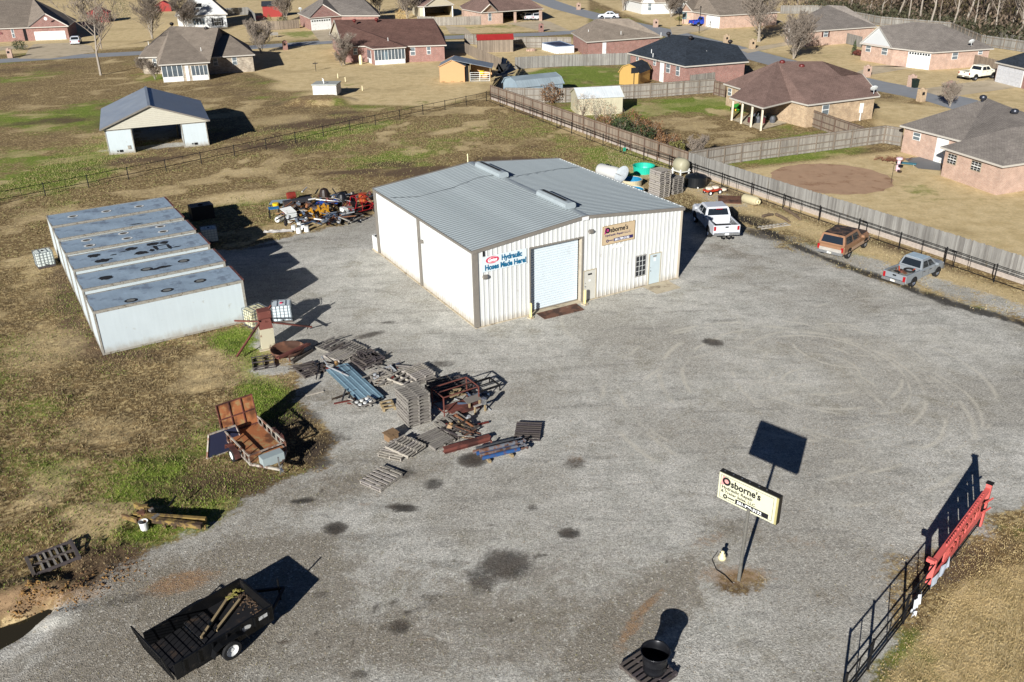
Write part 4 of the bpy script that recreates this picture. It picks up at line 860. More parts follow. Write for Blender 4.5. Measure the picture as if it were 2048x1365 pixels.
pz(880, 788, 32, 'dark pallet in the shade right of the tall stack', 'd', group=GP, seed=11)
pz(912, 781, 32, 'dark pallet under the upright angle-iron frame', 'd', group=GP, seed=12)
pz(884, 786, 34, 'second dark pallet stacked in the shade right of the tall stack', 'd', group=GP, seed=41, z=.19)
pz(886, 785, 29, 'top dark pallet stacked in the shade right of the tall stack', 'd', group=GP, seed=42, z=.37)
pz(914, 779, 36, 'top dark pallet under the upright angle-iron frame', 'd', group=GP, seed=43, z=.19)
pz(790, 748, -10, 'pale pallet with missing slats amid the loose boards', 'l', group=GP, seed=44, miss=(2, 3))
pz(702, 700, 48, 'grey pallet peeking out behind the brown heaped pallets', 'g', group=GP, seed=45)
pz(905, 851, -52, 'splintered pallet between the stack and the red beam', 'g', group=GP, seed=13, miss=(2, 5), rot=(.05, .02, rad(-52)), z=.05)
pz(920, 862, -40, 'half-buried broken pallet beside scrap limbs', 'd', group=GP, seed=14, miss=(1, 3, 6), z=.1)
pz(872, 882, 42, 'flat close-boarded pallet lying left of the red beam', 'g', group=GP, seed=15, nd=10)
pz(794, 903, -22, 'pale lower pallet sticking out at the left of the flat pair', 'l', group=GP, seed=16, nd=8)
pz(812, 902, 52, 'pale upper pallet of the flat pair with a white offcut', 'l', group=GP, seed=17, nd=8, z=.155)
pz(763, 961, -35, 'lone pallet with clean slats lowest in the yard cluster', 'l', group=GP, seed=18, nd=7)
pz(1056, 866, -6, 'lone dark pallet with scalloped slats right of the cluster', 'd', group=GP, seed=19, nd=8)
p = at(108, 1124); big = pallet(p+Vector((0, 0, .1)), rad(-50), 'large grey pallet in the grass at the mud bank', 'd', nd=2, rot=(0, .02, rad(-52)), group=GP, seed=20); big.scale = (1.25, 1.45, 1.3)
for k in range(5): share('cross_slat', DECK, (0, -.3+.15*k, .06), big, sc=(.9, .6, 1))
pz(1296, 1345, 38, 'pallet under the black barrel, one board pale', 'd', group=GP, seed=21, nd=8)
ORD = ['first', 'second', 'third', 'fourth', 'fifth', 'sixth', 'seventh', 'eighth', 'ninth', 'tenth', 'eleventh', 'twelfth', 'thirteenth', 'fourteenth', 'fifteenth']
# tall stack of nine
for k in range(9):
    pallet(at(829, 838)+Vector((R.uniform(-.03, .03), R.uniform(-.03, .03), .012+.18*k)), rad(31)+R.uniform(-.04, .04), ORD[8-k]+' grey pallet from the top of the tall stack amid the yard cluster', 'g', nd=8, group='pallets in the tall yard stack', seed=30+k)
# two stacks behind the workshop
for (px, py, n_, kd, lab, z_) in ((1318, 392, 13, 'l', 'tall tan stack behind the workshop', 0), (1344, 385, 8, 'g', 'lower grey stack against the tan one', 0)):
    for k in range(n_):
        pallet(at(px, py)+Vector((R.uniform(-.04, .04), R.uniform(-.04, .04), .012+.18*k)), SA+R.uniform(-.05, .05)+(.1 if kd == 'g' else 0), ORD[n_-1-k]+' pallet from the top of the '+lab, kd, nd=8, group='pallets in the '+('tan' if kd == 'l' else 'grey')+' stack', seed=60+k)
# loose boards
def loose(px, py, ang, L, w=.1, mat=PALLET, z=.02, tilt=0.0, lab=None):
    t = MB().box((0, 0, .015), (L, w, .025)).build('loose_board', mat); an = ang % 180; q_ = ('%s %s board pointing %s, ' % ('long' if L > 1.2 else 'mid-length' if L > .85 else 'short', {'pallet_wood': 'grey', 'dark_pallet_wood': 'dark', 'pale_pallet_wood': 'pale', 'tan_lumber': 'tan'}.get(mat.name, 'rusty'), 'across' if an < 30 or an > 150 else 'up right' if an < 75 else 'away' if an < 105 else 'up left'))
    tag(t, q_+(lab or 'in the broken-pallet heap'), 'board', 'loose boards in the yard', loc=at(px, py)+Vector((0, 0, z)), rz=0); t.rotation_euler = (0, tilt, rad(ang)); return t
for i in range(16): loose(R.uniform(738, 800), R.uniform(738, 772), R.choice([20, 60, -40, 75, 35])+R.uniform(-15, 15), R.uniform(.6, 1.5), mat=R.choice([PALLET, PALLETL]), z=R.uniform(.05, .3), tilt=R.uniform(-.12, .12))
for i in range(9): loose(R.uniform(640, 690), R.uniform(685, 705), 50+R.uniform(-12, 12), R.uniform(.7, 1.2), mat=R.choice([PALLET, PALLETD]), z=.18+.03*i/3, lab='on the upper-left pallet')
for i in range(8): loose(R.uniform(600, 640), R.uniform(735, 743), 22+R.uniform(-8, 8), R.uniform(.8, 1.5), mat=PALLETD, z=.17, w=.08, lab='on the pallet left of the blue sheets')
for i in range(9): loose(R.uniform(712, 752), R.uniform(715, 728), 120+R.uniform(-14, 14), R.uniform(.5, .9), mat=PALLETD, z=.33, w=.13, lab='heaped on the brown pallet')
loose(760, 722, 62, 1.8, lab='leaning up right of the brown pallet', z=.1); loose(752, 730, 58, 1.7, mat=PALLETL, lab='below the leaning one right of the brown pallet', z=.1)
for i in range(12): loose(R.uniform(905, 928), R.uniform(795, 806), R.uniform(0, 180), R.uniform(.3, .8), mat=TWOOD, z=.25+.035*i, tilt=R.uniform(-.2, .2), lab='on the offcut pile inside the iron frame')
for i in range(14): loose(R.uniform(925, 948), R.uniform(852, 885), R.uniform(-70, 70), R.uniform(.4, 1.0), w=.06, mat=R.choice([TWOOD, RUST, PALLET]), z=.03+.02*i, tilt=R.uniform(-.2, .2), lab='in the tangle above the red beam')
# blue roofing sheets with a wire ring and a block tray
BLUEM = metal_panel_mat('blue_galvanised_sheet', '86a3b0', .35, .35, .15, .1)
a = at(673, 738); b = at(745, 806); L = (b-a).length
t = thing('roofing_sheets', 'stack of blue-grey ribbed metal roofing sheets on the gravel', 'roofing sheets', a, yaw(a, b))
for k in range(3):
    mb = MB(); pr = sheetprof(0, 1.25, .31, .016); n = len(pr); x0 = R.uniform(-.1, .1)
    mb.add([(x0, y-.62, .1+.05*k-z) for y, z in pr]+[(L+x0, y-.62, .1+.05*k-z) for y, z in pr], [(j, n+j, n+j+1, j+1) for j in range(n-1)]); mb.build('sheet', BLUEM, t)
for x in (.5, L/2, L-.5): MB().span((x-.05, -.45, .0), (x+.05, .45, .07)).build('bearer', PALLETD, t)
def ring_mb(r, rt, n=24, m=6, z=0):
    mb = MB(); mb.lathe([(r+rt*math.cos(2*math.pi*k/m), z+rt*math.sin(2*math.pi*k/m)) for k in range(m+1)], n); return mb
o = ring_mb(.36, .012, 28).build('wire_ring', BLACK); tag(o, 'black wire ring lying on the blue roofing sheets', 'ring', loc=at(688, 738, .28))
o = ring_mb(.34, .02, 20).build('hose_coil', PALLETD); tag(o, 'brown coil beside the dark pallet above the blue sheets', 'coil', loc=at(720, 704, .05))
t = thing('block_tray', 'grey slatted tray with six round pads on the lower end of the blue sheets', 'tray', at(727, 806, .26), rad(40))
for y in (-.3, 0, .3): MB().span((-.5, y-.05, 0), (.5, y+.05, .05)).build('slat', PALLET, t)
for x in (-.48, .48): MB().span((x-.04, -.35, .05), (x+.04, .35, .1)).build('slat', PALLET, t)
for x in (-.3, 0, .3):
    for y in (-.16, .16): MB().lathe([(0, .05), (.1, .05), (.1, .1), (0, .11)], 12, (x, y, 0)).build('pad', W_PAINT, t)
t = thing('crate_frame', 'open tan timber crate frame left of the tall pallet stack', 'crate', at(776, 815), rad(20))
for y in (-.35, 0, .35): MB().span((-.3, y-.05, .15), (.3, y+.05, .2)).build('slat', TWOOD, t)
for x in (-.28, .28): MB().span((x-.05, -.4, 0), (x+.05, .4, .15)).build('side_rail', TWOOD, t)
t = thing('cardboard_box', 'small tan box standing left of the flat pallet pair', 'box', at(783, 880), rad(40)); MB().span((-.25, -.25, 0), (.25, .25, .38)).build('box_body', M('rusty_box', '7a6248', .8, dirt=('4f3c2a', .3, 5)), t); MB().slab([(-.32, -.3, .40), (.3, -.3, .44), (.3, .28, .44), (-.32, .28, .40)], .02).build('lid', M('rusty_box', '7a6248'), t)
# angle-iron rack standing, another lying behind it
def cube_frame(name, label, loc, rz, W, D, H, mat, cross=True):
    t = thing(name, label, 'steel frame', loc, rz)
    for x in (-W/2, W/2):
        for y in (-D/2, D/2): MB().beam((x, y, 0), (x, y, H), .05, .05).build('upright', mat, t)
    for z in (.3, H):
        for y in (-D/2, D/2): MB().beam((-W/2, y, z), (W/2, y, z), .04, .05).build('rail', mat, t)
        for x in (-W/2, W/2): MB().beam((x, -D/2, z), (x, D/2, z), .04, .05).build('rail', mat, t)
    if cross: MB().beam((-W/2, 0, H), (W/2, 0, H), .03, .04).build('rail', mat, t)
    return t
cube_frame('angle_iron_rack', 'rusty open angle-iron rack standing over pallets and offcuts', at(912, 815), rad(33), 2.0, 1.2, 1.15, RR)
t = cube_frame('lying_frame', 'black open steel frame lying behind the rusty rack', at(965, 782), rad(33), 1.5, 1.0, .35, PIPE)
t = thing('steel_deck_plate', 'rusty plate with ribs under the offcut pile', 'steel plate', at(925, 818, .02), rad(33))
MB().span((-.8, -.55, .12), (.8, .55, .16)).build('plate', RR, t)
for y in (-.4, 0, .4): MB().span((-.8, y-.04, .0), (.8, y+.04, .12)).build('rib', RR, t)
t = thing('work_stand', 'small pale wooden stand with a grey board right of the iron rack', 'stand', at(955, 822), rad(35))
for x in (-.3, .3):
    for y in (-.25, .25): MB().span((x-.04, y-.04, 0), (x+.04, y+.04, .45)).build('leg', TWOOD, t)
for y in (-.25, .25): MB().span((-.35, y-.05, .45), (.35, y+.05, .5)).build('rail', PALLETL, t)
MB().slab([(-.5, .1, .52), (.35, .1, .52), (.35, .5, .62), (-.5, .5, .62)], .02).build('board', GREYM, t)
o = MB().lathe([(0, 0), (.13, 0), (.14, .3), (.1, .34), (0, .34)], 14).build('gas_cylinder', CHROME, smooth=False); tag(o, 'short bright metal canister on the stand right of the iron rack', 'canister', loc=at(968, 808, .52))
a, b = at(888, 906), at(980, 880)
t = thing('steel_beam', 'long red-brown steel I-beam lying below the scrap tangle', 'steel beam', a, yaw(a, b)); L = (b-a).length
MB().span((0, -.14, 0), (L, .14, .03)).build('flange', RR, t); MB().span((0, -.14, .22), (L, .14, .25)).build('flange', RR, t); MB().span((0, -.02, .03), (L, .02, .22)).build('web', RR, t)
a, b = at(955, 918), at(1045, 896)
t = thing('cylinder_bundle', 'bundle of blue and rust hydraulic cylinders on timber bearers', 'hydraulic cylinders', a, yaw(a, b)); L = (b-a).length
BLUEC = M('blue_cylinder', '33588a', .35, .3, var=.12, dirt=('6b4a35', .3, 4)); RUO = rust_mat('orange_rust', '5f4030', '5a5f66', .65)
for k, (y, z, m_) in enumerate([(-.36, .22, BLUEC), (-.16, .24, RUO), (.05, .25, BLUEC), (.26, .23, RUO), (.46, .24, M('grey_cyl', '55585c', .4, .5)), (-.05, .42, RUO)]):
    x0 = R.uniform(-.15, .15); c = MB().tube((x0, y, z), (L*.82+x0, y, z), .095, n=12).build('cylinder_barrel', m_, t); MB().tube((L*.82+x0, y, z), (L+x0, y, z), .04, n=8).build('rod', CHROME if k % 2 else RUO, c); MB().tube((L+x0-.02, y-.06, z), (L+x0-.02, y+.06, z), .07, n=8).build('clevis', RUO, c)
for x in (.4, 1.5): MB().span((x-.06, -.55, 0), (x+.06, .6, .12)).build('bearer', TWOOD, t)
t = thing('upright_stub', 'short rusty stub post standing beside the red beam', 'post', at(983, 895), 0); MB().span((-.04, -.04, 0), (.04, .04, .35)).build('post', RR, t)

# ---------- rusty utility trailer
a, b = at(478, 872), at(556, 936)          # rear towards front along the left side
C0 = at(512, 905); ang = yaw(at(476, 868), at(545, 938))
t = thing('rusty_utility_trailer', 'rust-floored utility trailer with a tall raised ramp and a pale toolbox on its tongue', 'trailer', C0, ang)
L, W, z0 = 3.0, 1.75, .55; RO = rust_mat('orange_rust_deck', '8a5430', '93784f', .75); TRW = rust_mat('rust_on_white_frame', '6d4a3a', '9c968a', .6)
MB().span((-L/2, -W/2, z0-.06), (L/2, W/2, z0)).build('deck', RO, t)
for y in (-W/2, W/2):
    MB().beam((-L/2, y, z0+.38), (L/2, y, z0+.38), .06, .06).build('side_rail', TRW, t); MB().beam((-L/2, y, z0-.05), (L/2, y, z0-.05), .06, .12).build('chassis_rail', TRW, t)
    for k in range(7): MB().beam((-L/2+L*k/6, y, z0), (-L/2+L*k/6, y, z0+.36), .04, .05).build('stake', TRW, t)
MB().beam((L/2, -W/2, z0+.38), (L/2, W/2, z0+.38), .06, .06).build('front_rail', TRW, t)
rp = MB().slab([(-L/2-.05, -W/2, z0), (-L/2-.35, -W/2, z0+1.45), (-L/2-.35, W/2, z0+1.45), (-L/2-.05, W/2, z0)][::-1], .03).build('ramp', RO, t)
for k in range(4):
    y = -W/2+W*k/3; MB().beam((-L/2-.03, y, z0), (-L/2-.32, y, z0+1.45), .04, .05, up=(1, 0, 0)).build('ramp_rib', RR, rp)
for z in (.02, .72, 1.43): MB().beam((-L/2-.03-.3*z/1.45, -W/2, z0+z), (-L/2-.03-.3*z/1.45, W/2, z0+z), .05, .05).build('ramp_rib', RR, rp)
def wheel(parent, loc, r=.33, w=.2, rim=CHROME, side=1, hub='rim', spokes=5):
    q = MB().lathe([(r*.62, -w/2), (r*.9, -w/2), (r, -w*.36), (r, w*.36), (r*.9, w/2), (r*.62, w/2), (r*.62, -w/2)], 22, (0, 0, 0), 'Y'); wh = q.build('wheel', RUBBER, parent, smooth=False); wh.location = Vector(loc)
    s = 1 if side > 0 else -1
    q = MB().lathe([(0, w*.2), (r*.2, w*.22), (r*.24, w*.12), (r*.5, w*.3), (r*.64, w*.44)], 18, (0, 0, 0), 'Y'); rm_ = q.build(hub, rim, wh); rm_.rotation_euler = (0, 0, 0 if s < 0 else math.pi)
    return wh
for y in (-W/2-.2, W/2+.2):
    wheel(t, (.05, y, .33), side=1 if y > 0 else -1, rim=W_PAINT)
    s = 1 if y > 0 else -1; mb = MB(); pr = [(-.55, .42), (-.45, .68), (-.2, .76), (.3, .76), (.55, .68), (.65, .42)]
    for (xa, za), (xb, zb) in zip(pr, pr[1:]): mb.beam((xa, y, za), (xb, y, zb), .26, .02)
    mb.build('fender', RR, t)
MB().box((L/2+.42, 0, z0+.12), (.45, 1.0, .42)).build('toolbox', M('pale_toolbox', '9fabab', .4, .2, var=.05), t)
for y in (-W/2, W/2): MB().beam((L/2, y, z0-.06), (L/2+1.25, 0, z0-.08), .08, .1).build('tongue', TRW, t)
MB().tube((L/2+1.05, .05, .1), (L/2+1.05, .05, 1.0), .035, n=8).build('jack', CHROME, t); MB().box((L/2+1.35, 0, z0-.05), (.25, .1, .1)).build('coupler', CHROME, t)
# folded side ramp hanging at the rear left: dark blue panel
t2 = thing('spare_ramp_panel', 'dark blue panel in a white frame leaning at the rear of the rusty trailer', 'panel', at(452, 905), ang+math.pi/2)
fr_ = [(-.9, 0, .0), (.9, 0, .0), (.75, .25, 1.05), (-.55, .25, 1.05)]
MB().slab(fr_, .02).build('panel', M('blue_panel', '23263a', .5, var=.1), t2)
for a_, b_ in zip(fr_, fr_[1:]+fr_[:1]): MB().beam(a_, b_, .07, .06).build('edge_bar', TRW, t2)

# ---------- black single-axle trailer, bottom left
pA, pB = at(280, 1262, 0), at(346, 1357, 0)    # rear gate ends (ground)
fr1, fr2 = at(487, 1157, .9), at(536, 1218, .9); rr1, rr2 = at(288, 1270, .9), at(346, 1335, .9)
ctr = (fr1+fr2+rr1+rr2)/4; ctr.z = 0; ang = yaw((rr1+rr2)/2, (fr1+fr2)/2); L = ((fr1+fr2)/2-(rr1+rr2)/2).length; W = (fr1-fr2).length
BL = M('trailer_black', '0e0f11', .4, var=.25, dirt=('2a2622', .2, 3)); DK = M('trailer_deck', '17171a', .7, var=.35, sc=2, dirt=('3b3027', .3, 2))
t = thing('black_utility_trailer', 'black high-sided utility trailer with a mesh ramp and white-rimmed wheel, lower left', 'trailer', ctr, ang); z0 = .52
MB().span((-L/2+1.35, -W/2+.04, z0-.05), (L/2-.04, W/2-.04, z0)).build('deck', DK, t)
for k in range(8): MB().span((-L/2+.02, -W/2+.04+k*(W-.08)/8, z0-.16), (-L/2+1.33, -W/2+.03+(k+1)*(W-.08)/8, z0-.12)).build('deck_board', DK, t)
for y in (-W/2, W/2):
    MB().span((-L/2, y-.025, z0-.2), (L/2, y+.025, z0+.42)).build('side_panel', BL, t); MB().beam((-L/2, y, z0+.44), (L/2, y, z0+.44), .07, .05).build('top_rail', BL, t)
    s = 1 if y > 0 else -1
    for k in range(7): MB().beam((-L/2+.3+k*(L-.5)/6, y+s*.05, z0-.05), (-L/2+.3+k*(L-.5)/6, y+s*.05, z0+.42), .05, .05).build('stake', BL, t)
MB().span((L/2-.025, -W/2, z0-.05), (L/2+.025, W/2, z0+.42)).build('front_panel', BL, t); MB().beam((L/2, -W/2, z0+.44), (L/2, W/2, z0+.44), .07, .05).build('top_rail', BL, t)
g_ = MB().beam((-L/2-.08, -W/2, z0-.1), (-L/2-.08, W/2, z0-.1), .05, .05).beam((-L/2-.3, -W/2, 1.5), (-L/2-.3, W/2, 1.5), .05, .05).beam((-L/2-.08, -W/2, z0-.1), (-L/2-.3, -W/2, 1.5), .05, .05).beam((-L/2-.08, W/2, z0-.1), (-L/2-.3, W/2, 1.5), .05, .05).build('ramp_gate', BL, t)
mb = MB()
for k in range(1, 9): mb.beam((-L/2-.08, -W/2+W*k/9, z0-.1), (-L/2-.3, -W/2+W*k/9, 1.5), .02, .02)
for k in range(1, 8): q = k/8; mb.beam((-L/2-.08-.22*q, -W/2, z0-.1+1.08*q), (-L/2-.08-.22*q, W/2, z0-.1+1.08*q), .015, .015)
mb.build('gate_mesh', BL, g_)
for y in (-W/2-.17, W/2+.17):
    wheel(t, (.05, y, .36), .36, .22, rim=W_PAINT, side=1 if y > 0 else -1, spokes=6)
    mb = MB(); pr = [(-.6, .45), (-.5, .72), (-.25, .8), (.35, .8), (.6, .72), (.7, .45)]
    for (xa, za), (xb, zb) in zip(pr, pr[1:]): mb.beam((xa, y, za), (xb, y, zb), .26, .02)
    mb.build('fender', BL, t)
MB().beam((L/2, -W/2+.2, .45), (L/2+1.1, 0, .42), .08, .1).build('tongue', BL, t); MB().beam((L/2, W/2-.2, .45), (L/2+1.1, 0, .42), .08, .1).build('tongue', BL, t); MB().tube((L/2+.9, 0, .0), (L/2+.9, 0, .95), .035, n=8).build('jack', BL, t)
mb = MB().box((L/2-.35, -W/2-.032, z0+.22), (.4, .01, .14)); mb.build('makers_plate', M('decal_pale', 'b8b8b4', .5, dirt=('5a5a58', .3, 9)), t)
share('makers_badge', MB().lathe([(0, 0), (1, 0), (1, .006), (0, .006)], 20, (0, 0, 0), 'Y').mesh('makers_badge', M('decal_pale', 'b8b8b4')), (.75, -W/2-.03, z0+.18), t, sc=(.2, 1, .1))
for (a_, b_, lab) in (((462, 1188), (403, 1276), 'long tan timber with a yellow strap laid in the black trailer'), ((480, 1200), (432, 1262), 'shorter tan timber beside it in the black trailer')):
    q1, q2 = at(*a_, z0+.06), at(*b_, z0+.06); k = thing('timber_length', lab, 'timber', q1, yaw(q1, q2), 'timbers in the black trailer'); l_ = (q2-q1).length
    MB().span((0, -.045, -.03), (l_, .045, .05)).build('timber', TWOOD, k)
k = thing('ratchet_strap', 'yellow webbing strap bunched at the front of the black trailer', 'strap', at(482, 1180, z0+.03), 0); mb = MB(); p0 = Vector((0, 0, .05))
for i in range(26):
    p1 = Vector((R.uniform(-.18, .18)-.012*i, R.uniform(-.14, .14)-.03*i*.7, R.uniform(.02, .16))); mb.beam(p0, p1, .05, .008); p0 = p1
mb.build('webbing', M('strap_yellow', '8d8548', .7), k)
mb = MB()
for i in range(70): c = (L/2-.08-abs(R.gauss(0, .22)), R.uniform(-W/2+.1, W/2-.15), z0+.012); mb.box(c, (R.uniform(.04, .12), R.uniform(.02, .06), .012), R.uniform(0, 3))
mb.build('leaf_litter', M('dead_leaves', '5f4d3c', .9, var=.4), t, kind='stuff')

# ---------- yellow forks and axle scrap with bucket
YR = rust_mat('yellow_rust', '55402a', '7d6836', .6)
t = thing('lift_mast', 'yellow-brown lift mast with two long channels lying in the grass', 'lift mast', at(300, 1043), rad(0))
for (a_, b_, w) in (((268, 1030), (412, 1040), .14), ((290, 1038), (404, 1052), .2), ((270, 1010), (300, 1022), .14), ((245, 1032), (275, 1042), .1)):
    q1, q2 = at(*a_, .3), at(*b_, .3); o_ = t.location; MB().beam(q1-o_, q2-o_, w, .2).build('channel', YR, t)
for i in range(14): c = at(R.uniform(280, 315), R.uniform(1015, 1040), .3)-t.location; MB().box(c, (R.uniform(.12, .4), R.uniform(.1, .2), R.uniform(.1, .3)), R.uniform(0, 3)).build('bracket', R.choice([RUST, YR, GREYM]), t)
q1, q2 = at(338, 1012, .35), at(352, 992, .5); MB().beam(q1-t.location, q2-t.location, .06, .06).build('lever', PIPE, t)
for k in range(5): q1 = at(330+k*20, 1052+k*.5, .15); MB().box(q1-t.location, (.08, .1, .2)).build('lug', YR, t)
def bucket(loc, label, tilt=None, mat=None, group=None, r=.15, h=.37):
    k = thing('plastic_bucket', label, 'bucket', loc, 0, group)
    if tilt: k.rotation_euler = tilt
    MB().lathe([(0, .01), (r*.8, .0), (r, h), (r*1.06, h), (r*1.06, h-.03), (r*.97, h-.01), (r*.84, .02), (0, .02)], 18).build('bucket_body', mat or W_PAINT, k); return k
bucket(at(290, 1060), 'white plastic bucket standing in front of the yellow lift mast', r=.18, h=.42)

# ---------- black barrel on its pallet
t = thing('steel_barrel', 'open black steel barrel standing on a pallet at the bottom edge', 'barrel', at(1308, 1340, .18), rad(20)); t.scale = (1.35, 1.35, 1.25); pr = [(0, .02), (.26, .0), (.28, .1), (.27, .12), (.285, .3), (.30, .33), (.285, .36), (.30, .55), (.34, .62), (.36, .66), (.35, .68), (.33, .64), (.28, .5), (.26, .04), (0, .03)]
MB().lathe([(r*1.0, z) for r, z in pr], 30).build('barrel_shell', M('barrel_black', '1b1c20', .3, .3, var=.25), t, smooth=True); MB().box((.14, -.262, .2), (.08, .02, .1)).build('vent_hole', DARK, t)

# ---------- roadside sign
t = thing('pole_sign', 'cream pole-mounted sign with black lettering standing on a grey pole in the lot', 'sign', Vector((8.225, 25.436, 0)), 0)
TLc, TRc = Vector((7.44, 26.54, 0)), Vector((9.12, 24.82, 0)); ax = (TRc-TLc).normalized(); SA2 = yaw(TLc, TRc)
t.rotation_euler = (0, 0, SA2)
MB().tube((0, 0, 0), (0, .08, 3.2), .068, .06, n=12).build('pole', wood_mat('sign_pole_grey', '5f5e58', '55534d'), t)
inv = Matrix.Rotation(-SA2, 3, 'Z'); l0 = inv @ (TLc-t.location); l1 = inv @ (TRc-t.location); sx0, sx1, sy = l0.x, l1.x, (l0.y+l1.y)/2; sz0, sz1 = 3.0, 4.15
MB().span((sx0, sy-.06, sz0), (sx1, sy+.16, sz1)).build('cabinet', M('cabinet_dark', '26241f', .5), t)
SCREAM = M('sign_face_cream', 'bebda2', .45, var=.03)
MB().span((sx0+.02, sy-.085, sz0+.02), (sx1-.09, sy-.062, sz1-.03)).build('face', SCREAM, t)
mb = MB(); x0, x1, z0_, z1_ = sx0+.10, sx1-.18, sz0+.09, sz1-.10
for a_, b_ in (((x0, z0_), (x1, z0_+.012)), ((x0, z1_-.012), (x1, z1_)), ((x0, z0_+.012), (x0+.012, z1_-.012)), ((x1-.012, z0_+.012), (x1, z1_-.012))): mb.span((a_[0], sy-.091, a_[1]), (b_[0], sy-.086, b_[1]))
mb.build('border_line', INK, t)
MB().span((sx1-.085, sy-.083, sz0+.02), (sx1-.01, sy-.062, sz1-.03)).build('edge_strip', M('sign_edge_olive', '9d9566', .5), t)
brand(t, x0-.02, sy-.096, sz0+.02, .88, INK, M('faded_pink', 'c98a86', .5), INK, sub='Hydraulic Repair', sub2='& Trailer Sales, LLC.', numc=INK, hgt=.92)
for i in range(6): MB().box((sx0+.2+i*.33+R.uniform(-.05, .05), sy+.05, sz1+.012), (.05, .03, .02)).build('lamp_clip', CHROME, t)
t = thing('ceramic_insulator', 'cream ceramic insulator-like cap on the gravel beside the pole sign', 'cap', at(1444, 1118), 0); MB().lathe([(0, 0), (.15, 0), (.16, .12), (.1, .16), (.12, .24), (.05, .27), (.07, .36), (0, .38)], 18).build('cap', M('ceramic_cream', 'cfc49c', .4), t, smooth=True)
mb = MB(); pts_ = [at(1435, 1104), at(1424, 1120), at(1432, 1140), at(1450, 1152), at(1465, 1168)]
for a_, b_ in zip(pts_, pts_[1:]): mb.tube(a_+Vector((0, 0, .02)), b_+Vector((0, 0, .02)), .012, n=5)
o = mb.build('power_cord', BLACK); tag(o, 'black cable looping from the cream cap to the sign pole', 'cable')

# ---------- red steel fence panel with cut-out lettering, pipe fence and banners, bottom right
f0 = at(1700, 1385); f1 = at(1958, 1050); fa = yaw(f0, f1); FL = (f1-f0).length
ORG = M('red_orange_paint', 'c25c56', .45, var=.05, dirt=('a8423c', .15, 3))
def fl(px, py): return (at(px, py)-f0).length
s0, s1 = fl(1853, 1180), FL
t = thing('red_entry_wing', 'salmon red steel entrance beam and slatted panel at the right end of the pipe fence', 'entrance panel', f0+(f1-f0).normalized()*s0, fa); Lr = s1-s0
MB().tube((Lr, 0, 0), (Lr, 0, 2.0), .14, .14, n=4).build('end_post', ORG, t); MB().span((Lr-.13, -.13, 2.0), (Lr+.13, .13, 2.03)).build('post_cap', DARK, t)
MB().beam((.0, .05, 1.25), (Lr-.1, .0, 1.75), .17, .16).build('top_beam', ORG, t); MB().beam((-.05, .05, .35), (.1, .05, 1.35), .18, .16).build('near_post', ORG, t)
MB().beam((.0, .28, 1.3), (.0, .0, 1.3), .16, .14).build('stub_beam', ORG, t)
MB().beam((.1, .0, .5), (Lr-.1, .0, .62), .06, .3).build('lower_beam', ORG, t)
n_ = 24
for k in range(n_):
    x = Lr*.2+k*(Lr*.72)/n_
    if k % 7 == 6: continue
    MB().box((x, 0, .62+ .45+(x/Lr)*.25), (.10, .05, .75+.3*x/Lr)).build('slat', ORG, t)
for k in range(9): MB().box((Lr*.3+k*.36, -.06, .95+.06*k), (.2, .03, .16), rot=Matrix.Rotation(.3, 3, 'Y')).build('cut_letter', M('red_dark_paint', '8e3a30', .5), t)
for z in (.9, 1.35): MB().beam((Lr-.5, -.1, z), (Lr-.05, -.25, z+.1), .05, .05).build('gate_strap', ORG, t)
def pipe_fence(name, label, pts, H=1.12, post_step=None, rails=(1.1, .55), posts=None, mid=True, r=.045, group=None, lean=None):
    """pts: world polyline; a post at each vertex, a thin upright between"""
    t = thing(name, label, 'fence', pts[0], 0, group); o_ = pts[0]
    for p in pts: MB().tube(p-o_, p-o_+Vector((0, 0, H+.05)), r, n=7).build('post', PIPE, t)
    for z in rails:
        for a_, b_ in zip(pts, pts[1:]): MB().tube(a_-o_+Vector((0, 0, z)), b_-o_+Vector((0, 0, z)), r*.62, n=6).build('rail', PIPE, t)
    if mid:
        for a_, b_ in zip(pts, pts[1:]): m_ = (a_+b_)/2-o_; MB().tube(m_+Vector((0, 0, rails[-1])), m_+Vector((0, 0, rails[0])), r*.45, n=5).build('picket', PIPE, t)
    return t
d_ = (f1-f0).normalized(); pts_ = [f0+d_*x for x in (-.6, fl(1737, 1340), fl(1820, 1255), s0+.1, s0+(s1-s0)*.5, s1-.15)]
pipe_fence('pipe_fence', 'black pipe fence with banners along the tan grass at the lower right', pts_, 1.25, rails=(1.22, .62, .12))
def fence_banner(pa, pb, za, zb, label, mat, txt=None):
    q1, q2 = on_wall(*pa, f0, f1), on_wall(*pb, f0, f1)
    q1 = f0+d_*((q1-f0).dot(d_)); q2 = f0+d_*((q2-f0).dot(d_)); k = thing('fence_banner', label, 'banner', q1, fa, 'banners tied to the pipe fence'); l_ = (q2-q1).length
    mb = MB(); n = 10
    vs = []
    for i in range(n+1):
        x = l_*i/n; vs += [(x, -.07+.03*math.sin(i*1.7), za), (x, -.07+.03*math.cos(i*1.3), zb-.03*math.sin(i*2.1))]
    mb.add(vs, [(2*i, 2*i+2, 2*i+3, 2*i+1) for i in range(n)]); mb.build('banner_sheet', mat, k); return k, l_
BNM = M('banner_vinyl_grey', 'b9c2cc', .5, var=.12, sc=4, dirt=('6b7f9c', .25, 3))
fence_banner((1845, 1225), (1888, 1150), .12, .62, 'long grey-blue banner tied below the red entrance beam', BNM)
k, l_ = fence_banner((1805, 1290), (1825, 1250), .1, .7, 'crumpled white banner hanging loose on the pipe fence', M('banner_vinyl_white', 'd5d9dc', .5, var=.1, sc=5))
mb = MB()
for i in range(8): mb.add([(-.1+R.uniform(-.2, .2), -.12+R.uniform(-.1, .1), .05+R.uniform(0, .3)) for _ in range(3)], [(0, 1, 2)])
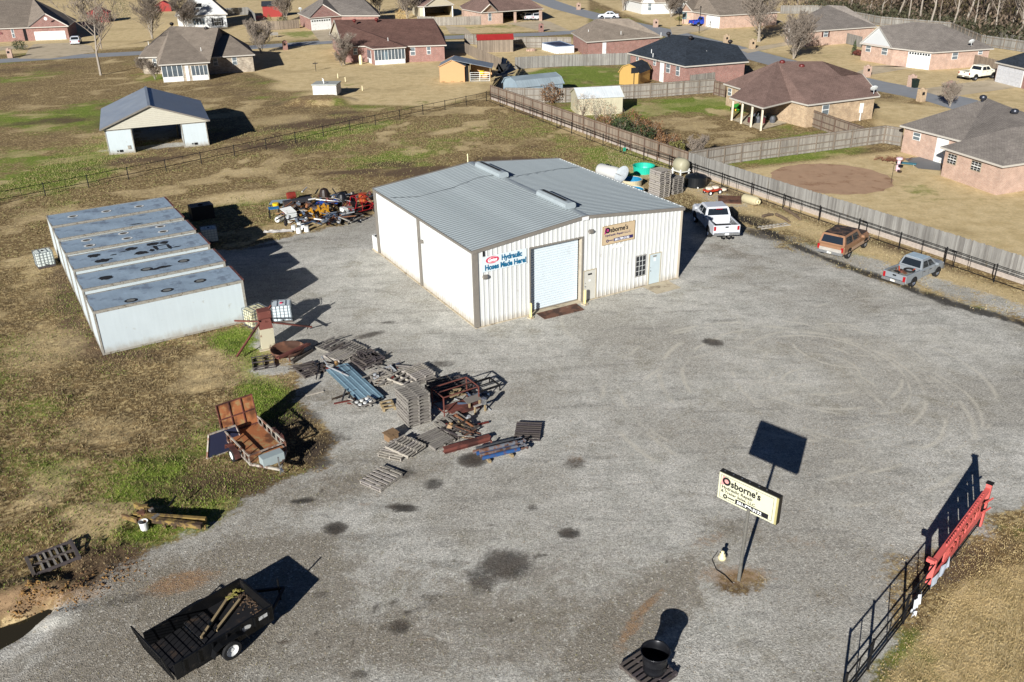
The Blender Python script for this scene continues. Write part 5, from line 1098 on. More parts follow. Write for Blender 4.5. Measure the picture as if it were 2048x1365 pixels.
mb.build('torn_flap', M('banner_vinyl_white', 'd5d9dc'), k)
# ------------------------------------------------------------------ fences
def runs(pts, step):
    out = [pts[0]]
    for a_, b_ in zip(pts, pts[1:]):
        n = max(1, int(round((b_-a_).length/step)))
        out += [a_.lerp(b_, (i+1)/n) for i in range(n)]
    return out
fa_ = [at(*p) for p in ((-60, 421), (0, 411), (178, 376), (333, 344), (533, 300), (700, 262), (800, 240), (973, 203))]
pipe_fence('pipe_fence', 'black pipe fence crossing the grass field behind the box bodies', runs(fa_, 3.72), 1.2, rails=(1.15, .5))
fb_ = [at(*p) for p in ((973, 203), (1060, 235), (1143, 268), (1240, 306), (1338, 337), (1443, 374), (1565, 418), (1715, 470), (1888, 530), (1987, 565), (2120, 612))]
rp_ = runs(fb_, 3.75)
t = pipe_fence('pipe_fence', 'black pipe fence running just inside the long grey board fence', rp_, 1.25, rails=(1.2, .95, .15))
for i, p in enumerate(rp_[1:]):
    if i % 2 == 0:
        q = p-rp_[0]; d_ = Vector((math.cos(rad(-151)), math.sin(rad(-151)), 0)); MB().tube(q+Vector((0, 0, 1.2)), q+d_*.0+Vector((.35, -.6, 1.15)), .03, n=6).build('brace', PIPE, t); MB().tube(q+Vector((.35, -.6, 0)), q+Vector((.35, -.6, 1.15)), .03, n=6).build('brace', PIPE, t); MB().tube(q+Vector((.35, -.6, .05)), q+Vector((0, 0, .05)), .02, n=5).build('brace', PIPE, t)
PK = {}
def picketm(k):
    if k not in PK: PK[k] = {'g': lambda: picket_mat('picket_grey', '8d887e', '6d675f'), 'w': lambda: picket_mat('picket_silver', '86847e', '66635e'), 't': lambda: picket_mat('picket_brown', '877a6a', '655a4e')}[k]()
    return PK[k]
def board_fence(label, pts, H=1.8, kind='g', rails_side=None, post_step=2.44, kick=False, group=None, detail=True):
    """board-on-rail fence; rails_side +1/-1 puts the rails and posts on that side of the run"""
    t = thing('board_fence', label, 'fence', pts[0], 0, group); o_ = pts[0]; mb = MB(); r = random.Random(len(label))
    for a_, b_ in zip(pts, pts[1:]):
        d_ = (b_-a_); L = d_.length; d_.normalize(); n_ = Vector((-d_.y, d_.x, 0)); k = 0; x = 0
        while x < L-.05:
            w_ = min(.142, L-x); h = H+r.uniform(-.035, .03); p = a_-o_+d_*(x+w_/2)
            if r.random() > .004: mb.box((p.x+n_.x*r.uniform(-.006, .006), p.y+n_.y*r.uniform(-.006, .006), h/2+.04), (w_, .018, h), math.atan2(d_.y, d_.x))
            x += .150
    mb.build('pickets', picketm(kind), t, kind='stuff'); FW = FWOOD if kind != 't' else wood_mat('fence_rail_brown', '6a5442', '55443a')
    if rails_side:
        for a_, b_ in zip(pts, pts[1:]):
            d_ = (b_-a_).normalized(); n_ = Vector((-d_.y, d_.x, 0))*rails_side; L = (b_-a_).length; n = max(1, round(L/post_step))
            for i in range(n+1): p = a_-o_+d_*(L*i/n)+n_*.08; MB().box((p.x, p.y, H/2), (.09, .09, H+.02), math.atan2(d_.y, d_.x)).build('post', FW, t)
            for z in ((.35, H*.52, H-.1) if detail else (.4, H-.25)):
                MB().beam(a_-o_+n_*.05+Vector((0, 0, z)), b_-o_+n_*.05+Vector((0, 0, z)), .04, .09).build('rail', FW, t)
            MB().beam(a_-o_+n_*.02+Vector((0, 0, H+.06)), b_-o_+n_*.02+Vector((0, 0, H+.06)), .1, .03).build('cap_rail', FW, t) if detail else None
    if kick:
        for a_, b_ in zip(pts, pts[1:]):
            d_ = (b_-a_).normalized(); n_ = Vector((-d_.y, d_.x, 0)); MB().beam(a_-o_-n_*.03+Vector((0, 0, .2)), b_-o_-n_*.03+Vector((0, 0, .2)), .02, .38).build('kick_board', M('kick_board_pale', '9a9086', .85, var=.2, sc=6), t)
    return t
off = Vector((.62, .34, 0))*1.0
b0 = at(973, 200)+off; b1 = at(1363, 345)+off; b2 = at(2130, 608)+off*1.1
board_fence('long board fence with brown posts and rails showing, left of the fence junction', [b0, b0.lerp(b1, .5), b1], kind='t', rails_side=-1, kick=True)
board_fence('long silver-grey close-boarded fence behind the parked vehicles', [b1, b1.lerp(b2, .33)+Vector((-.15, -.1, 0)), b1.lerp(b2, .66), b2], kind='w', kick=True)
J = b1+Vector((0, 0, 0))
board_fence('grey fence with rails showing between the two right-hand back yards', [J+Vector((.1, .15, 0)), at(1480, 325), at(1700, 296), at(1766, 287)], kind='g', rails_side=-1)
board_fence('short grey fence from the yard fence corner to the tan-brick house', [at(1766, 287), at(1801, 293)], kind='g', rails_side=-1)
board_fence('short brown-railed fence from the beige brick wall to the grey yard fence', [at(1618, 252), at(1722, 290)], kind='t', rails_side=-1)
board_fence('grey fence across the far back of the middle yard, behind the white shed', [at(1010, 205), at(1130, 206), at(1300, 196), at(1428, 186)], kind='g', rails_side=-1)
board_fence('grey gate panel with diagonal braces beside the brown-roofed house', [at(1428, 190), at(1450, 196)], kind='t', rails_side=-1, post_step=1.6)
board_fence('pale fence along the far side of the green yard', [at(1030, 139), at(1120, 134), at(1255, 130), at(1262, 139)], kind='w')
board_fence('leaning grey fence right of the open farm shed', [at(930, 107), at(960, 122), at(1006, 143)], kind='t')
board_fence('grey fence behind the pool beside the street', [at(930, 88), at(1024, 96), at(1142, 96)], kind='g', rails_side=-1)
board_fence('short grey fence before the dark-roofed brick house', [at(1372, 168), at(1380, 178), at(1432, 171)], kind='g')
board_fence('grey fence between the far carport and the brick house', [at(835, 50), at(880, 52), at(962, 50)], kind='g', detail=False)
board_fence('tan fence joining the far house with the white garage door', [at(505, 62), at(560, 60), at(600, 57)], kind='t', detail=False)
board_fence('pale fence beside the white two-storey house', [at(453, 32), at(498, 30), at(512, 44)], kind='w', detail=False)
board_fence('long pale fence at the edge of the winter woods', [at(1560, 28), at(1640, 28), at(1760, 52), at(1900, 65), at(1960, 92), at(2080, 110)], kind='w', rails_side=-1, detail=False)
board_fence('grey fence right of the beige garage house', [at(1682, 85), at(1722, 96)], kind='w', detail=False)
board_fence('brown fence between the beige house and the garage with the white pickup', [at(1938, 133), at(1996, 148)], kind='t', detail=False)
board_fence('grey fence at the far right top behind the beige house', [at(1990, 85), at(2080, 104)], kind='g', detail=False)
# torn black tarp hanging on the fence corner
t = thing('torn_tarp', 'torn black tarp draped over the fence corner beside the grey barn', 'tarp', at(985, 180), 0)
ts = [at(1005, 112, 2.6), at(1020, 124, 2.4), at(1032, 142, 2.0), at(1012, 166, 1.4), at(1003, 186, .4), at(978, 190, .1), at(986, 166, 1.3), at(998, 140, 2.0)]; c_ = sum((p for p in ts), Vector())/len(ts)
mb = MB(); r = random.Random(4)
for i in range(len(ts)):
    a_, b_ = ts[i], ts[(i+1) % len(ts)]
    for j in range(3):
        f0_, f1_ = j/3, (j+1)/3; mb.slab([c_-t.location, a_.lerp(b_, f0_)-t.location+Vector((0, r.uniform(-.3, .3), r.uniform(-.15, .15))), a_.lerp(b_, f1_)-t.location+Vector((0, r.uniform(-.3, .3), r.uniform(-.15, .15)))], .01)
mb.build('tarp_cloth', M('black_tarp', '101214', .45, var=.3), t)
mb = MB()
for i in range(9): mb.slab([c_-t.location+Vector((r.uniform(-1, 1), -.1, r.uniform(.2, 1.8))) for _ in range(3)], .01)
mb.build('tarp_strips', M('black_tarp', '101214'), t)

# ------------------------------------------------------------------ vehicles (local x = forward)
def ring8(x, w, z0, z1, c=.1, ct=None):
    ct = c if ct is None else ct
    return [(x, -w+c, z0), (x, w-c, z0), (x, w, z0+c), (x, w, z1-ct), (x, w-ct*1.3, z1), (x, -w+ct*1.3, z1), (x, -w, z1-ct), (x, -w, z0+c)]
def face_patch(mb, quad, u0, u1, v0, v1, off_, m=0):
    a_, b_, c_, d_ = [Vector(p) for p in quad]; n_ = (b_-a_).cross(d_-a_).normalized()*off_
    f = lambda u, v: (a_.lerp(b_, u)).lerp(d_.lerp(c_, u), v)+n_
    return mb.add([f(u0, v0), f(u1, v0), f(u1, v1), f(u0, v1)], [(0, 1, 2, 3)], m)
def vehicle(name, label, cat, loc, rz, L=5.6, W=1.95, H=1.85, kind='pickup', paint=W_PAINT, lower=None, roof=None, cabx=(-.55, 1.35), bed=None, clear=.42, wr=.38, hood_z=1.12, belt=1.15, rim=CHROME, group=None, side_paint=None, glass_split=2):
    t = thing(name, label, cat, loc, rz, group); w = W/2; x0, x1 = -L/2, L/2; c0, c1 = cabx
    lower = lower or paint; roof = roof or paint
    fx = x1-L*.19; rx = x0+L*.21
    # body
    if kind == 'pickup':
        mb = MB(); mb.loft([ring8(c0-.02, w, clear, belt, .08), ring8(c1+.2, w, clear, belt, .08), ring8(x1-.35, w*.98, clear, hood_z, .12), ring8(x1-.06, w*.9, clear+.02, hood_z-.12, .14), ring8(x1, w*.84, clear+.08, hood_z-.25, .12)]); body = mb.build('body', paint, t)
        bz = belt-.02; mb = MB()
        for s in (-1, 1): mb.loft([[(x0+.02, s*w*.99, clear+.06), (x0+.02, s*w*.99, bz-.04), (x0+.02, s*(w-.04), bz), (x0+.02, s*(w-.13), bz), (x0+.02, s*(w-.13), clear+.06)][::s], [(c0-.04, s*w, clear+.02), (c0-.04, s*w, bz-.04), (c0-.04, s*(w-.04), bz), (c0-.04, s*(w-.13), bz), (c0-.04, s*(w-.13), clear+.02)][::s]])
        mb.span((c0-.09, -w+.13, clear+.2), (c0-.03, w-.13, bz-.005)); bd = mb.build('bed', paint, t)
        MB().span((x0+.06, -w+.13, .66), (c0-.09, w-.13, .70)).build('bed_floor', bed or DARK, bd)
        MB().span((x0+.07, -w+.122, .70), (c0-.1, -w+.13, bz-.06)).span((x0+.07, w-.13, .70), (c0-.1, w-.122, bz-.06)).build('bed_liner', bed or DARK, bd)
        tg = MB().span((x0-.01, -w+.1, clear+.22), (x0+.06, w-.1, bz-.01)).build('tailgate', paint, t); MB().span((x0-.025, -.12, bz-.2), (x0-.01, .12, bz-.1)).build('handle', BLACK, tg)
    else:
        rings = [ring8(x0, w*.93, clear+.1, belt-.08, .12), ring8(x0+.12, w, clear, belt, .1), ring8(c1+.25, w, clear, belt, .1), ring8(x1-.4, w*.97, clear, hood_z, .13), ring8(x1-.08, w*.88, clear+.04, hood_z-.14, .14), ring8(x1, w*.8, clear+.1, hood_z-.26, .1)]
        body = MB().loft(rings).build('body', paint, t)
    # cab
    rk = {'pickup': .22, 'suv': .16, 'sedan': .75}[kind]; fk = {'pickup': .62, 'suv': .62, 'sedan': .75}[kind]
    ti = .15; B = [(c0, -w+.03), (c1+.2, -w+.03), (c1+.2, w-.03), (c0, w-.03)]; T = [(c0+rk, -w+.03+ti), (c1+.2-fk, -w+.03+ti), (c1+.2-fk, w-.03-ti), (c0+rk, w-.03-ti)]
    zb, zt = belt-.01, H-.07
    bb = [(x, y, zb) for x, y in B]; tt = [(x, y, zt) for x, y in T]; cc = [(x+(.05 if i in (0, 3) else -.05), y+(.07 if y < 0 else -.07), H) for i, (x, y) in enumerate(T)]
    cab = MB().add(bb+tt+cc, [(0, 1, 5, 4), (1, 2, 6, 5), (2, 3, 7, 6), (3, 0, 4, 7), (4, 5, 9, 8), (5, 6, 10, 9), (6, 7, 11, 10), (7, 4, 8, 11)]).build('cab', paint, t)
    MB().add([(x, y, H) for x, y, _ in cc]+[(0, 0, 0)]*0, [(0, 1, 2, 3)]).slab([(x*.985, y*.96, H+.012) for x, y, _ in cc], .02).build('roof_panel', roof, cab)
    mb = MB(); face_patch(mb, (bb[1], bb[2], tt[2], tt[1]), .06, .94, .08, .95, .012); mb.build('windshield', GLASS, cab)
    mb = MB(); face_patch(mb, (bb[3], bb[0], tt[0], tt[3]), .08, .92, .12, .92, .012); mb.build('rear_window', GLASS, cab)
    for quad in ((bb[0], bb[1], tt[1], tt[0]), (bb[2], bb[3], tt[3], tt[2])):
        rev = quad[0] == bb[2]
        segs = {1: [(.06, .94)], 2: [(.07, .46), (.5, .86)], 3: [(.05, .34), (.37, .62), (.65, .9)]}[glass_split]
        for u0_, u1_ in segs:
            if rev: u0_, u1_ = 1-u1_, 1-u0_
            mb = MB(); face_patch(mb, quad, u0_, u1_, .1, .9, .012); mb.build('side_window', GLASS, cab)
    # doors as fine seams
    for s in (-1, 1):
        mb = MB(); nd_ = 1 if kind == 'suv' or glass_split == 1 else 2; ww = (c1-.05-c0)/nd_
        for k in range(nd_+1): x = c0+.12+k*ww*.95; mb.span((x-.008, s*(w+.001)-.003, clear+.12), (x+.008, s*(w+.001)+.003, belt-.09))
        mb.build('door_seam', DARK, t)
        for k in range(nd_): MB().box((c0+.3+k*ww*.95, s*(w+.012), belt-.17), (.18, .025, .035)).build('door_handle', paint if kind != 'pickup' else BLACK, t)
        MB().box((c1-.05, s*(w+.12), belt+.08), (.12, .22, .17)).build('mirror', paint, t)
        MB().span((x1-.14, s*w*.62-.17, hood_z-.36), (x1-.01, s*w*.62+.17, hood_z-.18)).build('headlight', M('lamp_clear', 'c9ccd0', .15), t)
        MB().span((x0-.015, s*(w-.14)-.07, belt-.42), (x0+.1, s*(w-.14)+.095, belt-.1)).build('tail_light', M('lamp_red', '8f1418', .25, var=.03), t)
        if lower is not paint: MB().span((rx+.45, s*(w+.004)-.006, clear+.06), (fx-.45, s*(w+.004)+.006, clear+.3)).build('rocker_panel', lower, t)
        for x in (fx, rx):
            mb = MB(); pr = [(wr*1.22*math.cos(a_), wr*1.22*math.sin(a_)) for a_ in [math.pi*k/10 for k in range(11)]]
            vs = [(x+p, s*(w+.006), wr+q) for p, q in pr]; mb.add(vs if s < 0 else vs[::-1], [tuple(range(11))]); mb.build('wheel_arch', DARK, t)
            wheel(t, (x, s*(w-.10), wr), wr, .24, rim, s)
    MB().span((x0-.12, -w+.04, clear+.02), (x0+.02, w-.04, clear+.2)).build('rear_bumper', CHROME if kind != 'sedan' else paint, t); MB().span((x1-.1, -w+.08, clear), (x1+.06, w-.08, clear+.2)).build('front_bumper', CHROME if kind != 'sedan' else paint, t)
    MB().span((x0-.13, -.16, clear+.05), (x0-.12, .16, clear+.18)).build('number_plate', W_PAINT, t)
    MB().span((x1-.03, -w*.45, hood_z-.42), (x1+.01, w*.45, hood_z-.2)).build('grille', DARK, t)
    MB().span((x0+.3, -w+.25, clear-.12), (x1-.4, w-.25, clear+.1)).build('underbody', DARK, t)
    return t
def veh_at(p_rear, p_front, z=0):
    a_, b_ = at(*p_rear, z), at(*p_front, z); return (a_+b_)/2, yaw(a_, b_), (b_-a_).length
# white pickup: rear at (1437,478) nose at (1395,430), in part shade
v = vehicle('pickup_truck', 'white four-door pickup half in the shade beside the workshop', 'pickup truck', (at(1445, 477)+at(1411, 441))/2, yaw(at(1445, 477), at(1411, 441)), L=5.9, W=2.05, H=1.93, paint=M('car_paint_white', 'b9bcc0', .25, var=.01, spec=.6), cabx=(-.75, 1.35), clear=.5, wr=.42, belt=1.3, hood_z=1.28)
v.location.z = 0; MB().box((-.9, 0, 1.9), (.06, .5, .05)).build('brake_light', M('lamp_red', '8f1418', .25), v)
for k, n_ in ((-.35, 0), (.35, 0)): MB().span((-3.15, k-.05, .28), (-2.95, k+.05, .42)).build('exhaust', DARK, v)
MB().span((-3.3, -.06, .32), (-3.0, .06, .42)).build('tow_hitch', BLACK, v)
p1 = at(1660, 518); p2 = at(1717, 487)
BRN = M('car_paint_copper', '84634a', .35, var=.06, dirt=('5b3a24', .2, 2)); TANP = M('car_paint_tan', 'a08671', .35, var=.05)
v = vehicle('sport_utility', 'copper and tan two-door SUV with a peeling dark roof by the pipe fence', 'SUV', (at(1650, 517)+at(1720, 487))/2, yaw(at(1660, 518), at(1722, 479)), L=4.75, W=1.98, H=1.8, kind='suv', paint=BRN, lower=TANP, roof=rust_mat('peeling_roof', '2b2320', '5d4638', .7), cabx=(-2.25, .55), clear=.45, wr=.37, belt=1.12, hood_z=1.13, glass_split=2)
for s in (-1, 1): MB().span((-2.0, s*.99-.012, .5), (2.0, s*.99+.012, .62)).build('side_stripe', TANP, v)
MB().span((-2.395, -.8, .62), (-2.385, .8, .86)).build('tail_panel', M('tail_panel_silver', 'a8a39a', .4, .3), v); MB().add([(.75, -.8, 1.12), (2.1, -.78, 1.135), (2.1, .78, 1.135), (.75, .8, 1.12)], [(0, 1, 2, 3)]).slab([(.75, -.8, 1.145), (2.1, -.78, 1.145), (2.1, .78, 1.145), (.75, .8, 1.145)], .01).build('hood_panel', rust_mat('peeling_roof'), v)
SIL = M('car_paint_silver_blue', '868c90', .35, .25, var=.02)
v = vehicle('compact_pickup', 'silver-blue compact pickup with scrap in its bed by the pipe fence', 'pickup truck', (at(1788, 573)+at(1861, 542))/2, yaw(at(1800, 574), at(1873, 543)), L=4.75, W=1.68, H=1.58, paint=SIL, bed=M('bed_silver', '8d8d86', .6, dirt=('5a5048', .3, 5)), cabx=(-.6, 1.05), clear=.38, wr=.33, belt=1.0, hood_z=.98, roof=M('faded_roof', '9aabb5', .5))
sc_ = v
for i in range(10):
    o = R.choice([MB().box((0, 0, 0), (R.uniform(.15, .5), R.uniform(.08, .25), R.uniform(.05, .2))), MB().tube((-.2, 0, 0), (.2, .05, .05), .04, n=7)]).build('scrap_part', R.choice([RR, M('orange_plastic', 'b0492c', .5), RUST, DARK]))
    tag(o, o.data.materials[0].name.replace('_', ' ').replace(' steel', '')+' scrap '+('block' if len(o.data.vertices) == 8 else 'pipe')+' in the bed of the silver-blue pickup', 'scrap', 'scrap in the pickup bed', loc=sc_.location+Matrix.Rotation(sc_.rotation_euler.z, 3, 'Z') @ Vector((R.uniform(-2.0, -.9), R.uniform(-.5, .5), .8+R.uniform(0, .12)))); o.rotation_euler = (R.uniform(-.3, .3), R.uniform(-.3, .3), R.uniform(0, 3))
o = ring_mb(.3, .07, 20, 8).build('car_tyre', RUBBER); tag(o, 'black tyre lying in the bed of the silver-blue pickup', 'tyre', loc=sc_.location+Matrix.Rotation(sc_.rotation_euler.z, 3, 'Z') @ Vector((-1.0, -.2, .9)))
# far vehicles
vehicle('pickup_truck', 'white four-door pickup parked on a driveway at the far right', 'pickup truck', at(1955, 158), yaw(at(1918, 162), at(1990, 158))+rad(14), L=5.9, W=2.0, H=1.9, paint=M('car_paint_cream_white', 'd8d5c4', .3, var=.01), cabx=(-.7, 1.3), clear=.5, wr=.42, belt=1.27, hood_z=1.25)
vehicle('pickup_truck', 'bright blue four-door pickup on a far driveway', 'pickup truck', at(1405, 52), rad(22), L=5.9, W=2.0, H=1.85, paint=M('car_paint_blue', '1a3a9c', .25, var=.01), cabx=(-.7, 1.3), clear=.5, wr=.42, belt=1.25, hood_z=1.22)
vehicle('sedan', 'silver-white hatchback parked on the far street behind the tan roof', 'car', at(1217, 37), rad(170), L=4.7, W=1.85, H=1.5, kind='sedan', paint=M('car_paint_pearl', 'c3c9cd', .3, var=.01), cabx=(-1.7, .9), clear=.28, wr=.33, belt=.95, hood_z=.9)
vehicle('sedan', 'white hatchback beside the big white garage door, top left', 'car', at(153, 88), rad(108), L=4.4, W=1.8, H=1.5, kind='sedan', paint=M('car_paint_white', 'b9bcc0'), cabx=(-1.7, .9), clear=.28, wr=.33, belt=.95, hood_z=.9)
for i, (px, lb) in enumerate(((1052, 'left'), (1068, 'right'))): vehicle('sport_utility', 'pale SUV parked on the %s side inside the far open carport' % lb, 'SUV', at(px, 40), rad(105), L=4.6, W=1.85, H=1.7, kind='suv', paint=M('car_paint_champagne', 'a89a88' if i else 'b5b8bb', .3), cabx=(-2.1, .6), clear=.35, wr=.35, belt=1.05, hood_z=1.0, glass_split=3)
# lawn tractor under the patio
def tractor(loc, rz, label, c1_, c2_):
    t = thing('lawn_tractor', label, 'lawn tractor', loc, rz); P1 = M('mower_'+c1_, c1_, .35, var=.03); P2 = M('mower_'+c2_, c2_, .4, var=.03)
    MB().loft([ring8(.1, .26, .35, .85, .08), ring8(.95, .22, .38, .75, .1)]).build('hood', P1, t); MB().span((-.6, -.32, .35), (.2, .32, .5)).build('chassis', P1, t)
    MB().span((-.45, -.2, .6), (-.05, .2, .7)).span((-.5, -.2, .7), (-.4, .2, 1.0)).build('seat', P2, t); MB().span((-.2, -.55, .12), (.5, .55, .28)).build('mower_deck', P1, t)
    for y in (-.38, .38):
        wh = wheel(t, (-.35, y, .28), .28, .2, P2, 1 if y > 0 else -1); wheel(t, (.75, y, .19), .19, .14, P2, 1 if y > 0 else -1)
        MB().slab([(-.7, y-.12, .6), (-.05, y-.12, .6), (-.05, y+.12, .6), (-.7, y+.12, .6)], .04).build('fender', P1, t)
    MB().tube((.1, 0, .85), (-.05, 0, 1.0), .02, n=6).lathe([(.15, 0), (.17, .015), (.15, .03)], 14, (-.06, 0, 1.0)).build('steering_wheel', BLACK, t); return t
tractor(at(1477, 221), rad(200), 'green and yellow lawn tractor under the corner patio', '2f7d32', 'd8b020')
# ------------------------------------------------------------------ yard right of and behind the workshop
def tankh(name, label, loc, rz, L, r, mat, z=None, legs=True, extra=None):
    t = thing(name, label, 'tank', loc, rz); z = z or r+.25
    pr = [(0, -L/2), (r*.55, -L/2+.03), (r*.88, -L/2+r*.22), (r, -L/2+r*.5), (r, L/2-r*.5), (r*.88, L/2-r*.22), (r*.55, L/2-.03), (0, L/2)]
    MB().lathe(pr, 22, (0, 0, z), 'X').build('tank_shell', mat, t, smooth=True)
    if legs:
        for x in (-L*.28, L*.28): MB().span((x-.06, -r*.6, 0), (x+.06, r*.6, z-r*.75)).build('saddle', M('tank_saddle', '9a9a92', .6), t)
    return t
t = tankh('propane_tank', 'white horizontal propane tank behind the workshop roof edge', at(1216, 362), rad(-48), 2.5, .6, M('tank_white', 'b2b2ae', .35, var=.02))
for x in (-.2, 0, .25): MB().tube((x, 0, 1.42), (x, 0, 1.56), .07, n=8).build('valve', BLACK, t)
t = thing('poly_stock_tank', 'round turquoise stock tank behind the pallet stacks', 'stock tank', at(1287, 345), 0)
MB().lathe([(0, .03), (.95, .0), (.98, .3), (1.02, .62), (1.06, .64), (1.06, .68), (.97, .66), (.94, .3), (.88, .06), (0, .06)], 30).build('tank_wall', M('turquoise_poly', '1fa58c', .4, var=.05), t, smooth=False)
t = thing('stock_tank', 'tan round stock tank with a blue inside behind the workshop', 'stock tank', at(1262, 372), 0)
MB().lathe([(0, .03), (.95, .0), (1.0, .6), (1.04, .62), (1.0, .66), (.94, .62)], 28).build('tank_wall', M('tan_poly', 'b0a78a', .5), t); MB().lathe([(.94, .62), (.9, .1), (0, .08)], 28).build('tank_lining', M('blue_liner', '1f6f94', .3), t)
t = thing('stock_tank', 'low tan stock tank half hidden by the workshop eave', 'stock tank', at(1266, 390), .3)
MB().lathe([(0, .03), (.9, .0), (.95, .5), (1.0, .52), (.95, .56), (.9, .5)], 28).build('tank_wall', M('tan_poly', 'b0a78a', .5), t); MB().lathe([(.9, .5), (.86, .1), (0, .08)], 28).build('tank_lining', M('blue_liner', '1f6f94', .3), t)
t = thing('satellite_dish', 'large grey dish on an arm beside the propane tank', 'satellite dish', at(1244, 372), rad(210)); q_ = Matrix.Rotation(rad(55), 3, 'Y')
MB().lathe([(0, 0), (.5, .04), (.8, .14), (.82, .14), (.5, .0)], 24, (0, 0, 1.0), q=q_).build('dish', M('dish_grey', '9fa5a8', .4), t); MB().tube((0, 0, 0), (0, 0, 1.0), .04).tube((-.3, 0, .7), (.75, 0, 1.25), .025).build('mast', GREYM, t)
t = thing('tank_trailer', 'cream tank on a low frame left of the black poly tank', 'tank', at(1361, 352), rad(-60))
MB().lathe([(0, -.7), (.44, -.66), (.62, -.48), (.64, 0), (.62, .48), (.44, .66), (0, .7)], 24, (0, 0, 1.05), 'X').build('tank_shell', M('cream_poly', '98947c', .5, var=.05), t, smooth=True)
for x in (-.55, .55):
    for y in (-.5, .5): MB().span((x-.05, y-.05, 0), (x+.05, y+.05, .75)).build('leg', W_PAINT, t)
MB().span((-.7, -.6, .5), (.7, .6, .56)).build('frame', W_PAINT, t)
t = thing('poly_tank', 'round black poly water tank by the pipe fence', 'tank', at(1391, 372), 0)
MB().lathe([(0, 0), (.95, .0), (.98, .08), (.98, .86), (.93, .92), (.5, 1.06), (.22, 1.12), (.22, 1.18), (.1, 1.22), (0, 1.22)], 32).build('tank_shell', M('poly_tank_black', '15181b', .35, var=.1), t, smooth=False); MB().tube((0, -.95, .1), (0, -1.08, .1), .06, n=8).build('outlet', W_PAINT, t)
t = thing('pull_cart', 'small red cart loaded with white bags beyond the black tank', 'cart', at(1424, 388), rad(25))
MB().span((-.75, -.35, .3), (.75, .35, .42)).build('cart_bed', M('cart_red', 'a8341f', .4), t)
for y in (-.4, .4): wheel(t, (-.5, y, .2), .2, .1, W_PAINT, 1 if y > 0 else -1); wheel(t, (.5, y, .2), .2, .1, W_PAINT, 1 if y > 0 else -1)
MB().tube((.75, 0, .35), (1.5, 0, .6), .02).tube((-.75, 0, .4), (-.9, 0, 1.0), .02).build('handle', BLACK, t)
for i, (x, z_) in enumerate(((-.35, .42), (.3, .42), (1.15, .12))):
    o = MB().lathe([(0, 0), (.28, .02), (.36, .12), (.3, .26), (.12, .32), (0, .32)], 12).build('feed_bag', M('bag_white', 'c9c0ae', .8, var=.1, dirt=('8e6a52', .3, 6))); tag(o, ('pale bag on the rear of the red cart', 'pale bag on the front of the red cart', 'pale bag on the ground ahead of the red cart')[i], 'bag', loc=t.location+Matrix.Rotation(rad(25), 3, 'Z') @ Vector((x, 0, z_))); o.scale = (1, .8, .8)
t = thing('rusty_tray', 'square rust-brown steel sheet lying on the gravel behind the white pickup', 'steel sheet', at(1459, 400, .02), rad(-12)); MB().span((-.95, -1.1, 0), (.95, 1.1, .05)).build('sheet', RUST, t)
t = tankh('rusty_propane_tank', 'small cream tank with rust lying on the ground near the pipe fence', at(1500, 409), rad(-55), 1.6, .38, rust_mat('rust_cream_tank', '7a5540', 'a89f80', .38), z=.4, legs=False)
MB().lathe([(.12, 0), (.2, 0), (.2, .12), (.12, .12)], 12, (.8, 0, .4), 'X').build('collar', CREAM, t)
a = at(1519, 458); b_ = at(1577, 450)
t = thing('ladder_section', 'pale timber ladder-like frame lying on the ground at the ditch', 'ladder', a, yaw(a, b_)); Lq = (b_-a).length
for y in (-.22, .22): MB().span((0, y-.05, .02), (Lq, y+.05, .1)).build('rail', PALLETL, t)
for k in range(8): MB().span((.1+k*Lq/8, -.3, .1), (.2+k*Lq/8, .3, .13)).build('rung', PALLETL, t)
for (pa, pb, lb) in (((1568, 420), (1600, 442), 'grey-brown log by the pipe fence, right one of the log pair'), ((1552, 432), (1578, 447), 'splintered log beside the timber ladder'), ((1525, 436), (1545, 432), 'short split plank above the timber ladder')):
    a, b_ = at(*pa), at(*pb); t = thing('log', lb, 'log', a+Vector((0, 0, .12)), yaw(a, b_), 'logs by the pipe fence'); l_ = (b_-a).length
    MB().tube((0, 0, 0), (l_*.5, .06, .02), .13, .12, n=9).tube((l_*.5, .06, .02), (l_, 0, 0), .12, .1, n=9).build('trunk', wood_mat('log_bark', '6b5a48', '4a3e33'), t)
    for k in range(3): MB().tube((l_*.3*k, 0, .05), (l_*.3*k+.2, R.choice([-.3, .3]), .15), .03, .015, n=5).build('limb', wood_mat('log_bark', '6b5a48', '4a3e33'), t)
bucket(at(1249, 303), 'small green bucket hanging low on the pipe fence', mat=M('bucket_green', '1f9478', .4), r=.16, h=.35)

# ------------------------------------------------------------------ junk heap left of the workshop
def jt(name, label, cat, px, py, z=0.0, rz=0.0, group=None): return thing(name, label, cat, at(px, py, z), rad(rz), group)
for i, (px, py) in enumerate(((588, 461), (598, 466), (607, 458), (614, 463), (599, 455))):
    k = bucket(at(px, py)+Vector((0, 0, .42)), 'white bucket turned upside down in front of the junk heap', (math.pi, 0, 0), W_PAINT, 'upturned white buckets', r=.21, h=.42)
t = jt('washing_machine', 'white appliance cabinet lying open at the left of the junk heap', 'appliance', 584, 443, 0, 25); MB().span((-.4, -.35, 0), (.4, .35, .75)).build('cabinet', M('appliance_white', 'b4b8b5', .4, dirt=('a39a88', .2, 4)), t); MB().slab([(-.45, -.35, .78), (-.75, .5, 1.0), (.15, .6, 1.05), (.4, -.3, .8)], .05).build('open_panel', W_PAINT, t)
t = jt('propane_bottle', 'white bottle lying on its side left of the white appliance', 'bottle', 560, 444, 0, 70); MB().lathe([(0, -.45), (.2, -.4), (.24, -.3), (.24, .3), (.2, .4), (0, .45)], 16, (0, 0, .26), 'X').build('bottle_shell', W_PAINT, t)
